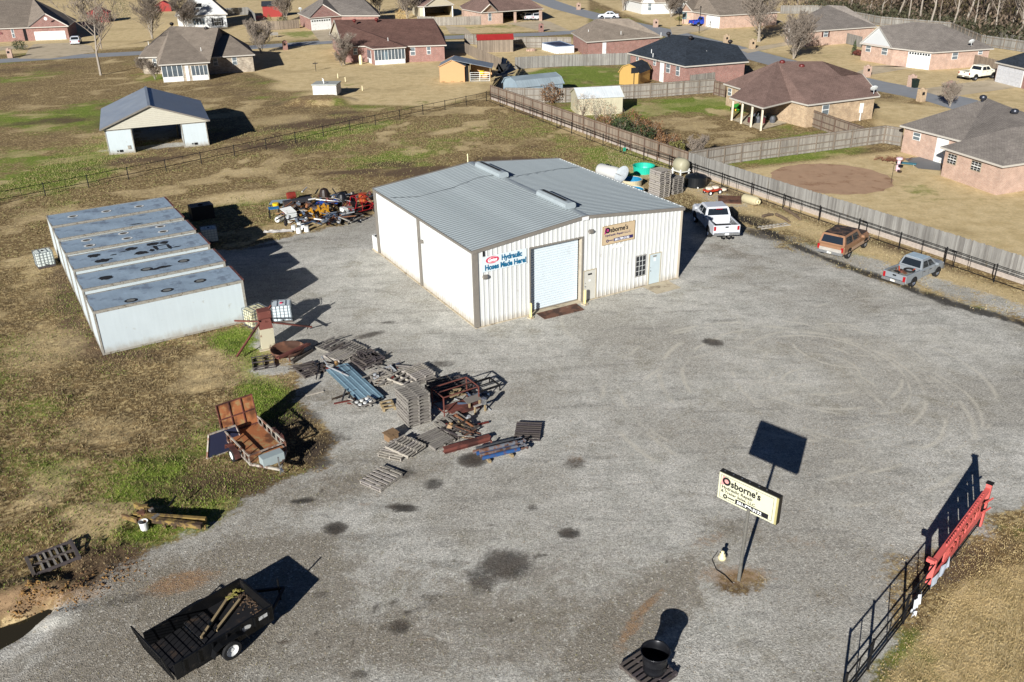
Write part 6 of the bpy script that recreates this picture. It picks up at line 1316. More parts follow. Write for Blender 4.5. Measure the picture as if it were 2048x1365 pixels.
t = jt('folding_chair', 'black tubular chair with a blue seat at the left end of the junk heap', 'chair', 550, 436, 0, 20)
for x in (-.4, .4):
    for y in (-.3, .3): MB().tube((x, y, 0), (x*.9, y, .85), .035, n=6).build('leg', BLACK, t)
MB().slab([(-.42, -.32, .85), (.42, -.32, .85), (.42, .32, .87), (-.42, .32, .87)], .04).build('seat', M('seat_blue', '2a6a9c', .6), t)
t = jt('yellow_can', 'small yellow tub at the upper left of the junk heap', 'tub', 552, 415); MB().lathe([(0, 0), (.24, 0), (.28, .35), (.25, .38), (0, .38)], 14).build('tub', M('yellow_plastic', 'd0b020', .4), t)
t = jt('steel_sheet', 'pale blue-grey sheet at the top left of the junk heap', 'sheet', 560, 405, .25, 8); MB().slab([(-.9, -.4, 0), (.8, -.45, .1), (.9, .35, .15), (-.7, .4, .1)], .03).build('sheet', M('sheet_bluegrey', '93a1a6', .4, .3), t)
a = at(567, 410, .5); b_ = at(622, 396, .7); t = thing('truck_bed_side', 'long dark steel channel lying along the top of the junk heap', 'steel beam', a, yaw(a, b_)); MB().span((0, -.22, 0), ((b_-a).length, .22, .3)).build('channel', M('dark_steel', '3d3d40', .5, .3, dirt=('6b4a38', .25, 3)), t); MB().span((2.1, -.232, .1), (2.75, -.222, .2)).build('decal', W_PAINT, t)
for (pa, pb, lb) in (((572, 416), (615, 405), 'rust-brown channel below the long dark steel channel'), ((615, 408), (632, 418), 'short leaning rust channel at the middle of the junk heap')):
    a = at(*pa, .35); b_ = at(*pb, .45); t = thing('rusty_channel', lb, 'steel beam', a, yaw(a, b_)); MB().span((0, -.18, 0), ((b_-a).length, .18, .16)).build('channel', RUO, t)
t = jt('red_barrel', 'dull red barrel end at the top of the junk heap', 'barrel', 583, 398, .3, 30); MB().lathe([(0, -.35), (.3, -.35), (.31, 0), (.3, .35), (0, .35)], 16, (0, 0, .3), 'X').build('barrel_shell', M('barrel_red', '7a2a22', .5, dirt=('4a2a20', .3, 4)), t)
t = jt('yellow_engine_frame', 'yellow painted machine frame in the middle of the junk heap', 'machine frame', 641, 436, .1, 30); YL = M('machine_yellow', 'a87a24', .4, var=.1, dirt=('7d4a20', .3, 4))
for a_, b2_ in (((-.7, -.4, .1), (.7, -.4, .5)), ((-.7, .4, .3), (.6, .4, .9)), ((-.6, -.4, .15), (-.6, .4, .8)), ((.5, -.4, .5), (.5, .4, 1.0)), ((0, -.4, .3), (0, .4, .9)), ((.5, -.4, .1), (.6, -.4, 1.1)), ((.2, .1, .4), (.8, -.2, .2)), ((-1.6, .3, .4), (-.6, .3, .7))): MB().beam(a_, b2_, .13, .13).build('member', YL, t)
MB().lathe([(.12, 0), (.3, 0), (.3, .15), (.12, .15)], 14, (.3, -.3, .6), 'Y').build('pulley', YL, t)
t = jt('orange_drum', 'ribbed orange drum at the right end of the junk heap', 'drum', 727, 408, .4, 10); MB().lathe([(0, 0), (.3, 0), (.33, .1), (.3, .2), (.34, .3), (.31, .45), (.36, .6), (.33, .75), (.38, .9), (0, .92)], 18).build('drum_shell', M('safety_orange', '9c4a20', .45, var=.06), t)
for (px, py, lb, c_) in ((685, 410, 'black bag stuffed upright at the right of the junk heap', '16181c'), (650, 400, 'dark sack at the top of the junk heap', '2a211c')):
    o = MB().lathe([(0, 0), (.4, .05), (.5, .3), (.42, .7), (.3, .95), (.1, 1.05), (0, 1.02)], 14).build('rubbish_bag', M('bag_'+c_, c_, .4, var=.2)); tag(o, lb, 'bag', loc=at(px, py, .05))
t = jt('blue_tarp', 'crumpled blue tarp piled in the junk heap', 'tarp', 655, 415, .1, 0); mb = MB(); r = random.Random(2); BT = M('tarp_blue', '1c3f86', .5, var=.25)
g_ = [[Vector((-.9+.3*i, -.5+.25*j, .3+r.uniform(-.1, .25))) for i in range(7)] for j in range(5)]
mb.add([v_ for row in g_ for v_ in row], [(j*7+i, j*7+i+1, (j+1)*7+i+1, (j+1)*7+i) for j in range(4) for i in range(6)]); mb.build('tarp_cloth', BT, t)
pal = [('2b2b2e', 'dark'), ('8f8c84', 'pale'), ('242427', 'black'), ('33302d', 'sooty'), ('7a5238', 'rusty'), ('5e2a24', 'dull red'), ('3d4c60', 'blue'), ('7d6038', 'ochre'), ('5a6470', 'grey'), ('3f352c', 'brown'), ('8a8d8f', 'silver')]
def junkbit(i, px, py, zmax, where=None):
    c_, nm = r.choice(pal); m_ = M('junk_'+nm.replace(' ', '_'), c_, .5, var=.2, dirt=('5b4636', .3, 5), rnd=.2); k = r.random(); z_ = r.uniform(.05, zmax); rot = (r.uniform(-.5, .5), r.uniform(-.5, .5), r.uniform(0, 6.3))
    if k < .46: nm2, cat, mb = 'scrap_bar', 'bar', MB().beam((-r.uniform(.3, .9), 0, 0), (r.uniform(.3, .9), 0, 0), r.uniform(.04, .1), r.uniform(.03, .1)); rot = (rot[0], rot[1]*.35, rot[2])
    elif k < .66: nm2, cat, mb = 'scrap_pipe', 'pipe', MB().tube((-r.uniform(.3, .9), 0, 0), (r.uniform(.3, .9), 0, 0), r.uniform(.03, .07), n=8); rot = (rot[0], rot[1]*.35, rot[2])
    elif k < .82: nm2, cat, mb = 'scrap_casting', 'machine part', MB().box((0, 0, 0), (r.uniform(.15, .35), r.uniform(.1, .25), r.uniform(.1, .22))).lathe([(0, 0), (.1, 0), (.1, .1), (0, .1)], 10, (0, 0, .12))
    elif k < .93: nm2, cat, mb = 'scrap_can', 'can', MB().lathe([(0, -.16), (.12, -.16), (.13, .14), (.1, .17), (0, .17)], 12)
    else: nm2, cat, mb = 'scrap_sheet', 'sheet', MB().slab([(-.35, -.25, 0), (.3, -.2, .05), (.35, .25, .0), (-.25, .3, .08)], .015)
    o = mb.build(nm2, m_); tag(o, '%s %s %s' % (nm, cat, where) if where else '%s %s %s of the junk heap' % (nm, cat, ('at the left end', 'left of the middle', 'in the middle', 'right of the middle', 'at the right end')[min(4, max(0, int((px-560)/36)))]+(', back' if py < 410 else ', front' if py > 440 else '')), cat, 'small scrap in the junk heap', loc=at(px, py, z_)); o.rotation_euler = rot
for i in range(205):
    u = r.random(); px = 560+u*150+r.uniform(-8, 8); py = 428-u*8+r.uniform(-20, 24)*(1-.35*abs(u-.4)); junkbit(i, px, py, .75)
for i in range(46): junkbit(i, r.uniform(640, 700), r.uniform(388, 408), .7)
for wx, wy, ww in ((775, 745, 'amid the loose boards above the tall pallet stack'), (700, 800, 'beside the foot of the blue roofing sheets'), (925, 850, 'in the tangle between the tall stack and the red beam'), (940, 800, 'around the angle-iron rack in the yard'), (655, 735, 'left of the blue roofing sheets')):
    for i in range(9): junkbit(i, wx+r.uniform(-28, 28), wy+r.uniform(-14, 14), .3, ww)
for i in range(34): junkbit(i, r.uniform(700, 752), r.uniform(385, 402), .45)
for (pa, pb, lb) in (((632, 399), (678, 404), 'long white pipe across the back of the junk heap'), ((628, 438), (659, 442), 'long white plank at the front right of the junk heap'), ((665, 378), (678, 396), 'thin black rod standing up from the junk heap'), ((604, 384), (614, 375), 'pale stick poking up from the back of the junk heap')):
    a, b_ = at(*pa, .7), at(*pb, .6); t = thing('long_pipe', lb, 'pipe', a); MB().tube((0, 0, 0), b_-a, .05, n=8).build('pipe', BLACK if 'black' in lb else W_PAINT, t)
t = jt('plastic_sheeting', 'crumpled white plastic sheeting on the ground at the shadow edge', 'plastic sheet', 556, 465, .0, 5); mb = MB(); g_ = [[Vector((-1.1+.25*i, -.3+.15*j, .04+r.uniform(0, .14))) for i in range(10)] for j in range(5)]
mb.add([v_ for row in g_ for v_ in row], [(j*10+i, j*10+i+1, (j+1)*10+i+1, (j+1)*10+i) for j in range(4) for i in range(9)]); mb.build('sheet', M('plastic_pale', 'b8b4ae', .4, var=.2, sc=6), t)
# red tube-frame buggy
t = jt('off_road_buggy', 'red tube-frame off-road buggy parked at the left wall of the workshop', 'buggy', 722, 428, 0, 40); RD = M('buggy_red', '8a1c20', .35, var=.05)
for y in (-.5, .5):
    for a_, b2_ in (((-1.2, y, .4), (1.1, y, .4)), ((-.9, y, .4), (-.5, y, 1.5)), ((-.5, y, 1.5), (.45, y, 1.5)), ((.45, y, 1.5), (1.0, y, .75)), ((1.0, y, .75), (1.4, y*.6, .5)), ((-.1, y, 1.5), (-.1, y, .4)), ((-.9, y, .4), (-1.3, y, .8)), ((.5, y, .4), (1.0, y, .75)), ((-1.2, y, .75), (1.0, y, .75))): MB().tube(a_, b2_, .028, n=6).build('frame_tube', RD, t)
for x, z in ((-.5, 1.5), (.45, 1.5), (1.0, .75), (-1.3, .8), (-1.2, .4), (1.1, .4)): MB().tube((x, -.5, z), (x, .5, z), .028, n=6).build('frame_tube', RD, t)
for y in (-.27, .27): MB().span((-.5, y-.2, .45), (-.05, y+.2, .55)).slab([(-.5, y-.2, .55), (-.62, y-.2, 1.15), (-.62, y+.2, 1.15), (-.5, y+.2, .55)], .08).build('seat', BLACK, t)
for x in (-1.1, 1.1):
    for s in (-1, 1): wheel(t, (x, s*.75, .32), .32, .26, BLACK, s)
MB().span((-1.35, -.35, .5), (-.8, .35, .8)).build('engine', GREYM, t); MB().span((-1.75, -.3, .55), (-1.35, .3, .85)).build('rear_tank', W_PAINT, t)
# ------------------------------------------------------------------ houses: outline of the eaves from surveyed corners, roof planes between named points
BRK = {'red': brick_mat('brick_red', '7a463c', '8b564b', '8f857c'), 'pink': brick_mat('brick_pink', '9c7866', 'a98876', 'aea294'), 'tan': brick_mat('brick_tan', '93765a', 'ab9272', 'a89c86', var=.3), 'stone': brick_mat('stone_cream', '857868', 'aba18f', '9a9080', .34, .13, .02, .35), 'white': M('siding_white', 'bfc0bd', .6, var=.03), 'cream': M('siding_cream', 'aca48e', .6, var=.04)}
SHG = {'brown': shingle_mat('shingle_brown', '715c54', '7e685f'), 'dark': shingle_mat('shingle_dark', '262c33', '343b44'), 'grey': shingle_mat('shingle_grey', '77706a', '857e76'), 'tan': shingle_mat('shingle_tan', '7f7468', '8c8174'), 'redbrown': shingle_mat('shingle_redbrown', '5f463e', '6d534a')}
FASC = M('fascia_white', 'ada89e', .6, var=.04)
def inset(P, d):
    n = len(P); out = []; ar = sum(P[i].x*P[(i+1) % n].y-P[(i+1) % n].x*P[i].y for i in range(n)); s = 1 if ar > 0 else -1
    for i in range(n):
        a_, b_, c_ = P[i-1], P[i], P[(i+1) % n]; e0 = (b_-a_); e0.z = 0; e0.normalize(); e1_ = (c_-b_); e1_.z = 0; e1_.normalize()
        n0 = Vector((-e0.y, e0.x, 0))*s; n1 = Vector((-e1_.y, e1_.x, 0))*s; k = n0+n1; k = k/max(k.dot(n0), .35) if k.length > .2 else n0
        out.append(b_+k*d)
    return out
class House:
    def __init__(s, name, label, cat, pts, eave, roofs, wall, roof, z=2.6, skip=(), gables=(), wallm=None, ins=.38, gmat=None):
        """pts: dict name->(px,py,z) or ('+',base,dx,dy,z)"""
        P = {}
        for k, v in pts.items():
            if v[0] == '+': P[k] = Vector((P[v[1]].x+v[2], P[v[1]].y+v[3], v[4]))
            elif v[0] == '=': P[k] = P[v[2]]+(P[v[1]]-P[v[3]])*(v[4] if len(v) > 4 else 1)   # parallelogram: v2 + (v1 - v3)
            else: P[k] = at(*v)
        s.P = P; base = P[eave[0]].copy(); base.z = 0; s.o = base
        s.t = thing(name, label, cat, base)
        E_ = [P[k] for k in eave]; Z = E_[0].z; fl_ = [Vector((p.x, p.y, 0)) for p in E_]; W_ = inset(fl_, ins); s.W = W_; s.names = eave; n = len(E_); s.Z = Z
        wm = BRK[wall]
        for i in range(n):
            if i in skip: continue
            a_, b_ = W_[i]-base, W_[(i+1) % n]-base
            MB().add([a_, b_, b_+Vector((0, 0, Z+.1)), a_+Vector((0, 0, Z+.1))], [(0, 1, 2, 3)]).build('wall', wm, s.t)
        mb = MB()
        for f_ in roofs:
            q = [P[k]-base+Vector((0, 0, .06)) for k in f_]
            if len(q) > 4: 
                for j in range(1, len(q)-1): mb.add([q[0], q[j], q[j+1]], [(0, 1, 2)])
            else: mb.add(q, [tuple(range(len(q)))] if len(q) == 3 else [(0, 1, 2), (0, 2, 3)])
        s.roof = mb.build('roof', SHG[roof] if isinstance(roof, str) else roof, s.t)
        for i in range(n):
            a_, b_ = E_[i]-base, E_[(i+1) % n]-base
            MB().beam(a_+Vector((0, 0, -.02)), b_+Vector((0, 0, -.02)), .06, .17).build('fascia', FASC, s.t)
        MB().add([p-base-Vector((0, 0, .02)) for p in E_], [tuple(range(n))]).build('soffit', FASC, s.t)
        for (a_, pk, b_) in gables:     # gable triangle standing on the eave line
            A_, B_, C_ = P[a_]-base, P[b_]-base, P[pk]-base; ctr = s.center()
            mv = lambda q: q+(ctr-q).normalized()*.0
            dd = (B_-A_).cross(Vector((0, 0, 1))).normalized(); 
            if dd.dot(ctr-A_) < 0: dd = -dd
            MB().add([A_+dd*.3, B_+dd*.3, C_+dd*.3-Vector((0, 0, .03))], [(0, 1, 2)]).build('gable_wall', gmat or wm, s.t)
            for q0, q1 in ((A_, C_), (B_, C_)): MB().beam(q0+Vector((0, 0, .0)), q1+Vector((0, 0, .0)), .07, .2).build('barge_board', FASC, s.t)
    def center(s): c = sum(s.W, Vector())/len(s.W)-s.o; c.z = 0; return c
    def item(s, i, p0, p1, kind='window', mat=None, **kw):
        """window/door on wall i between two opposite pixels (top-left, bottom-right)"""
        a_, b_ = s.W[i], s.W[(i+1) % len(s.W)]; q0, q1 = on_wall(*p0, a_, b_), on_wall(*p1, a_, b_)
        d_ = (b_-a_).normalized(); u0_, u1_ = sorted(((q0-a_).dot(d_), (q1-a_).dot(d_))); z1, z0 = max(q0.z, q1.z), min(q0.z, q1.z); z1 = min(z1, kw.get('ztop', s.Z-.12)); 
        if kind != 'window': z0 = .02
        n_ = Vector((-d_.y, d_.x, 0)); 
        if n_.dot(s.center()+s.o-a_) > 0: n_ = -n_
        M4 = Matrix((d_, n_, Vector((0, 0, 1)))).transposed().to_4x4(); M4.translation = a_-s.o+d_*u0_
        w_ = u1_-u0_
        nm = {'window': 'window', 'door': 'door', 'garage': 'garage_door', 'open': 'opening', 'glass': 'glazed_porch'}[kind]
        def bld(mb, name, m_, par):
            o = mb.build(name, m_, par)
            if par is s.t: o.matrix_local = M4
            return o
        if kind == 'window':
            o = bld(MB().span((0, .01, z0), (w_, .05, z1)), nm, kw.get('frame', W_PAINT), s.t); h_ = (z1-z0)
            for k in range(2): MB().span((.07, .051, z0+.06+k*h_/2), (w_-.07, .062, z0+h_/2-.03+k*h_/2)).build('pane', mat or M('blind_pane', '8f979a' if k else '5f676b', .25, var=.1) if not kw.get('dark') else GLASS, o)
            if kw.get('grid'):
                g_ = MB()
                for k in (1, 2): g_.span((w_*k/3-.015, .063, z0+.05), (w_*k/3+.015, .07, z1-.05))
                for k in (1, 3): g_.span((.05, .0635, z0+h_*k/4-.012), (w_-.05, .0705, z0+h_*k/4+.012))
                g_.span((.05, .0635, z0+h_/2-.03), (w_-.05, .075, z0+h_/2+.03)); g_.build('muntin', W_PAINT, o)
            if kw.get('shutter'):
                for x in (-.36, w_+.04): MB().span((x, .01, z0), (x+.32, .04, z1)).build('shutter', kw['shutter'], o)
        elif kind == 'garage':
            o = bld(MB().span((-.1, .005, z0), (w_+.1, .03, z1+.1)), 'door_surround', W_PAINT, s.t); nr = 4
            for k in range(nr): MB().span((0, .03, z0+(z1-z0)*k/nr+.01), (w_, .055, z0+(z1-z0)*(k+1)/nr-.01)).build('door_panel', mat or W_PAINT, o)
            if kw.get('lites'):
                for k in range(8): MB().span((w_*(k+.15)/8, .056, z1-.45), (w_*(k+.85)/8, .062, z1-.15)).build('door_light', GLASS, o)
        elif kind == 'door':
            o = bld(MB().span((0, .01, z0), (w_, .05, z1)), nm, mat or W_PAINT, s.t); MB().span((w_*.78, .05, z0+.95), (w_*.86, .09, z0+1.05)).build('handle', CHROME, o)
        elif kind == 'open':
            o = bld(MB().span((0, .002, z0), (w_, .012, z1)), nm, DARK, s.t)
        elif kind == 'glass':
            zk = .75; o = bld(MB().span((0, .01, z0), (w_, .06, zk)), 'porch_base', mat or W_PAINT, s.t); nb = kw.get('n', 8)
            for k in range(nb): MB().span((w_*k/nb+.05, .02, zk+.03), (w_*(k+1)/nb-.03, .035, z1-.05)).build('pane', M('screen_pane', '4d565c', .15, var=.25, sc=1.5), o)
            for k in range(nb+1): MB().span((w_*k/nb-.03, .0, zk), (w_*k/nb+.05, .06, z1)).build('porch_post', mat or W_PAINT, o)
        return o
    def roof_bits(s, lst, mat=None):
        for (px, py, z, kd) in lst:
            p = at(px, py, z)-s.o
            if kd == 'vent': MB().lathe([(0, 0), (.12, 0), (.12, .15), (.32, .3), (.36, .45), (.3, .6), (.12, .68), (0, .68)], 14, p-Vector((0, 0, .12))).build('turbine_vent', mat or M('vent_dark', '241f1e', .4), s.t)
            elif kd == 'pipe': MB().tube(p-Vector((0, 0, .2)), p+Vector((0, 0, .35)), .05, n=7).build('vent_pipe', W_PAINT, s.t)
            elif kd == 'dish':
                q_ = Matrix.Rotation(rad(-50), 3, 'X'); MB().tube(p, p+Vector((0, 0, .5)), .03).lathe([(0, 0), (.36, .06), (.42, .12), (.4, .13), (0, .02)], 18, p+Vector((0, 0, .55)), q=q_).build('satellite_dish', M('dish_pale', 'bfc3c2', .4), s.t)
Y8 = 8
H1 = House('brick_house', 'tan brick house with a large brown roof and an open corner patio', 'house',
  dict(a=(1447, 168, 2.6), b=(1502, 185, 2.6), c=(1459, 196, 2.6), d=(1526, 217, 2.6), e=(1583, 203, 2.6), f=(1616, 211, 2.6), g=(1760, 193, 2.6), R1=(1555, 124, 5.5), R2=(1645, 124, 5.5), W1=(1683, 153, 4.3), W2=(1725, 150, 4.3),
       h=('+', 'g', -3.0, 7.4, 2.6), i=('+', 'h', -1.5, 3.7, 2.6), j=('+', 'a', 4.5, 3.2, 2.6)),
  ['a', 'b', 'c', 'd', 'e', 'f', 'g', 'h', 'i', 'j'], [('R1', 'a', 'b', 'c', 'd'), ('R1', 'd', 'e', 'f', 'R2'), ('R2', 'f', 'g', 'W2', 'W1'), ('R2', 'W1', 'W2', 'h', 'i'), ('R1', 'R2', 'i', 'j'), ('R1', 'j', 'a')], 'tan', 'brown', skip=(1, 2, 3), gables=[('g', 'W2', 'h')])
q = H1; W_ = q.W; o_ = q.o
MB().add([W_[1]-o_, W_[5]-o_, W_[5]-o_+Vector((0, 0, 2.7)), W_[1]-o_+Vector((0, 0, 2.7))], [(0, 1, 2, 3)]).build('wall', BRK['tan'], q.t)
MB().add([p-o_+Vector((0, 0, .08)) for p in (W_[1], W_[2], W_[3], W_[4])], [(0, 1, 2, 3)]).build('patio_slab', CONC, q.t)
for a_, b_ in ((W_[2], W_[3]),):
    for k in range(4): p = a_.lerp(b_, k/3)-o_; MB().span((p.x-.1, p.y-.1, 0), (p.x+.1, p.y+.1, 2.6)).build('patio_post', M('post_cream', 'bfb5a0', .6), q.t)
q.item(5, (1645, 211), (1656, 229)); q.item(0, (1457, 176), (1463, 193)); q.roof_bits([(1564, 130, 5.2, 'vent'), (1603, 138, 4.9, 'vent'), (1646, 165, 3.8, 'pipe'), (1747, 188, 3.0, 'dish')], M('vent_red', '5d2420', .4))
mb = MB().span((-.2, -.1, .9), (.2, .1, 2.0)).span((-.05, -.05, 0), (.05, .05, .9)); o = mb.build('meter_box', W_PAINT, q.t); o.location = on_wall(1720, 225, W_[5], W_[6])-o_; o.location.z = 0; o.location += Vector((.05, -.12, 0)); o.rotation_euler = (0, 0, rad(20))
for i in range(22):
    c_ = W_[1].lerp(W_[4], R.uniform(.1, .9)).lerp(W_[2].lerp(W_[3], .5), R.uniform(.15, .75)); o = R.choice([MB().box((0, 0, .35), (.5, .4, .6)), MB().lathe([(0, 0), (.3, 0), (.35, .5), (.2, .8), (0, .8)], 12), MB().tube((0, 0, 0), (.2, .1, 1.1), .05, n=6)]).build('patio_item', M('patio_%d' % (i % 4), ['1a1b1d', '26342c', '4d1f22', '4a4d52'][i % 4], .5)); tag(o, '%s %s stored under the corner patio roof' % (['black', 'dark green', 'dark red', 'grey'][i % 4], {8: 'box', 12: 'pole'}.get(len(o.data.vertices), 'tub')), 'patio clutter', 'things stored under the corner patio', loc=c_)

H2 = House('brick_house', 'red brick house with a dark slate-coloured hip roof, back wall to the green yard', 'house',
  dict(a=(1255, 107, 2.95), b=(1370, 134, 2.95), c=(1498, 124, 2.95), R1=(1345, 70, 5.7), R2=(1375, 73, 5.7), S1=(1420, 94, 4.5), S2=(1475, 92, 4.5), d=('+', 'c', -3.0, 7.4, 2.95), e=('+', 'd', -1.0, 6.0, 2.95), f=('+', 'a', 7.5, 5.6, 2.95)),
  ['a', 'b', 'c', 'd', 'e', 'f'], [('R1', 'a', 'b', 'R2'), ('R2', 'b', 'c', 'S2', 'S1'), ('S1', 'S2', 'd', 'e', 'R2'), ('R2', 'e', 'f', 'R1'), ('R1', 'f', 'a'), ('c', 'd', 'S2')], 'red', 'dark')
for p0, p1 in (((1273, 113), (1277, 131)), ((1307, 121), (1312, 132)), ((1333, 127), (1340, 147)), ((1353, 131), (1359, 153))): H2.item(0, p0, p1)
H2.item(0, (1321, 124), (1328, 142), 'door'); H2.roof_bits([(1337, 72, 5.6, 'vent'), (1381, 80, 5.4, 'vent'), (1460, 88, 4.6, 'vent'), (1303, 104, 4.2, 'pipe'), (1306, 112, 3.9, 'pipe'), (1413, 107, 3.9, 'pipe'), (1322, 70, 5.2, 'pipe')])
H3 = House('brick_house', 'low red brick house with a tan-grey hip roof between the pool and the street', 'house',
  dict(a=(1142, 66, 2.6), b=(1173, 85, 2.6), c=(1325, 74, 2.6), R1=(1192, 39, 5.3), R2=(1258, 38, 5.3), d=('+', 'c', -3.5, 10, 2.6), e=('+', 'a', 2.2, 1.5, 2.6)),
  ['a', 'b', 'c', 'd', 'e'], [('R1', 'a', 'b'), ('R1', 'b', 'c', 'R2'), ('R2', 'c', 'd'), ('R1', 'R2', 'd', 'e'), ('R1', 'e', 'a')], 'red', 'tan')
H3.item(1, (1205, 86), (1212, 101), 'door'); H3.roof_bits([(1209, 39, 5.2, 'pipe'), (1222, 40, 5.1, 'pipe'), (1177, 64, 3.7, 'pipe'), (1242, 67, 3.6, 'pipe')])
H4 = House('brick_house', 'red brick house with a brown gable roof and a white screened back porch', 'house',
  dict(l=(658, 82, 2.6), b=(685, 94, 2.6), c=(730, 93, 2.6), d=(745, 99, 2.6), e=(812, 95, 2.6), f=(815, 93.2, 2.6), g=(893, 91, 2.6), R1=(668, 41, 5.6), R2=(867, 38, 5.6), h=('+', 'g', -1.5, 16, 2.6), i=('+', 'b', -5.5, 18.5, 2.6)),
  ['b', 'c', 'd', 'e', 'f', 'g', 'h', 'i'], [('R1', 'b', 'c', 'e'), ('c', 'd', 'e'), ('R1', 'e', 'f', 'g', 'R2'), ('R2', 'g', 'h'), ('R1', 'R2', 'h', 'i')], 'red', 'redbrown', gables=[('b', 'R1', 'i')], gmat=BRK['cream'])
for i_, p0, p1 in ((0, (706, 97), (716, 110)), (4, (820, 96), (831, 111)), (4, (853, 94), (862, 109))): H4.item(i_, p0, p1)
H4.item(2, (748, 100), (811, 131), 'glass', n=9); H4.item(1, (733, 98), (744, 130), 'glass', n=1); H4.item(2, (766, 104), (777, 130), 'door', mat=M('door_greyblue', '5a6a72', .5)); H4.roof_bits([(709, 45, 5.5, 'vent'), (753, 43, 5.5, 'vent'), (696, 72, 4.4, 'pipe'), (776, 80, 3.8, 'pipe')], M('vent_red', '5d2420'))
t = H4
H5 = House('stone_house', 'cream stone house with a grey-brown hip roof and a glazed back porch', 'house',
  dict(a=(277, 116, 2.6), b=(314, 115, 2.6), c=(317, 131, 2.6), d=(420, 125, 2.6), e=(415, 116, 2.6), f=(510, 110, 2.6), R1=(342, 53, 5.9), R2=(437, 57, 5.9), S=(450, 64, 5.0), g=('+', 'f', -4.2, 12, 2.6), h=('+', 'a', -3.6, 13, 2.6)),
  ['a', 'b', 'c', 'd', 'e', 'f', 'g', 'h'], [('R1', 'a', 'b', 'c'), ('R1', 'c', 'd', 'R2'), ('R2', 'd', 'e', 'S'), ('S', 'e', 'f'), ('S', 'f', 'g'), ('R2', 'S', 'g', 'h'), ('R1', 'R2', 'h', 'a')], 'stone', 'tan')
H5.item(2, (322, 133), (368, 160), 'glass', n=4); H5.item(2, (381, 132), (418, 158), 'glass', n=4); H5.item(2, (369, 132), (380, 157), 'door'); H5.item(4, (425, 117), (437, 132)); H5.item(4, (463, 115), (475, 130)); H5.item(0, (304, 118), (315, 133))
H5.roof_bits([(344, 52, 5.8, 'vent'), (413, 61, 5.6, 'vent'), (402, 100, 3.8, 'pipe'), (297, 88, 4, 'pipe')])
H6 = House('brick_house', 'pinkish brick house with a grey hip roof and two black-paned windows at the right edge', 'house',
  dict(a=(1800, 252, 2.6), b=(1925, 284, 2.6), c=(1881, 295, 2.6), d=(2006, 334, 2.6), R1=(1975, 198, 5.0), R2=(2030, 220, 5.0), S1=(2022, 257, 4.4), e=('+', 'd', 12, 4.6, 2.6), f=('+', 'e', -4, 10, 2.6), g=('+', 'f', 1, 8, 2.6), h=('+', 'a', 10, 7, 2.6), S2=('+', 'S1', 5, 2, 4.4)),
  ['a', 'b', 'c', 'd', 'e', 'f', 'g', 'h'], [('R1', 'a', 'b', 'S1'), ('R1', 'S1', 'R2'), ('S1', 'b', 'c'), ('S1', 'c', 'd'), ('S1', 'd', 'e', 'S2'), ('S2', 'e', 'f'), ('R2', 'S1', 'S2', 'f'), ('R2', 'f', 'g', 'R1'), ('R1', 'g', 'h'), ('R1', 'h', 'a')], 'pink', 'grey')
H6.item(2, (1898, 306), (1912, 332), grid=True, dark=True, frame=M('window_frame_tan', '9a8f7c', .6)); H6.item(2, (1945, 320), (1961, 346), grid=True, dark=True, frame=M('window_frame_tan', '9a8f7c')); H6.item(0, (1828, 264), (1840, 283)); H6.item(0, (1876, 274), (1892, 314), 'door'); H6.roof_bits([(1965, 202, 4.9, 'vent'), (2028, 230, 4.8, 'vent')], M('vent_grey', '3a3d44', .3, .5))
H7 = House('brick_house', 'beige-pink brick house with a wide white garage door and white gables, upper right', 'house',
  dict(a=(1720, 87, 2.6), b=(1784, 97, 2.6), c=(1812, 100, 2.6), d=(1866, 106, 2.6), e=(1988, 98, 2.6), G=(1758, 54, 4.9), R1=(1830, 45, 5.6), R2=(1882, 49, 5.6), S1=(1915, 62, 4.6), f=('+', 'e', -4, 12, 2.6), g=('+', 'a', 8, 12, 2.6)),
  ['a', 'b', 'c', 'd', 'e', 'f', 'g'], [('G', 'b', 'c', 'R1'), ('R1', 'c', 'd', 'R2'), ('R2', 'd', 'S1'), ('S1', 'd', 'e'), ('S1', 'e', 'f'), ('R2', 'S1', 'f'), ('R1', 'R2', 'f', 'g'), ('G', 'R1', 'g'), ('G', 'g', 'a')], 'pink', 'grey', gables=[('a', 'G', 'b')], gmat=BRK['white'])
H7.item(2, (1819, 102), (1857, 132), 'garage', lites=True); H7.item(0, (1733, 90), (1741, 105)); H7.item(0, (1765, 94), (1774, 111)); H7.item(3, (1905, 106), (1914, 119)); H7.item(3, (1957, 102), (1964, 109)); H7.roof_bits([(1942, 92, 3.2, 'dish')])
SHUT = M('shutter_brown', '4a2c26', .6)
H8 = House('brick_house', 'pale pink brick house with a closed grey garage door below the winter woods', 'house',
  dict(a=(1570, 58, 2.6), b=(1613, 64, 2.6), c=(1755, 54, 2.6), R1=(1655, 11, 5.5), R2=(1690, 13, 5.5), d=('+', 'c', -4, 11, 2.6), e=('+', 'a', 2, 6, 2.6)),
  ['a', 'b', 'c', 'd', 'e'], [('R1', 'a', 'b'), ('R1', 'b', 'c', 'R2'), ('R2', 'c', 'd'), ('R1', 'R2', 'd', 'e'), ('R1', 'e', 'a')], 'pink', 'grey')
H8.item(0, (1578, 62), (1609, 88), 'garage', mat=M('garage_grey', 'a8a29a', .6)); H8.item(1, (1648, 61), (1655, 74), shutter=SHUT)
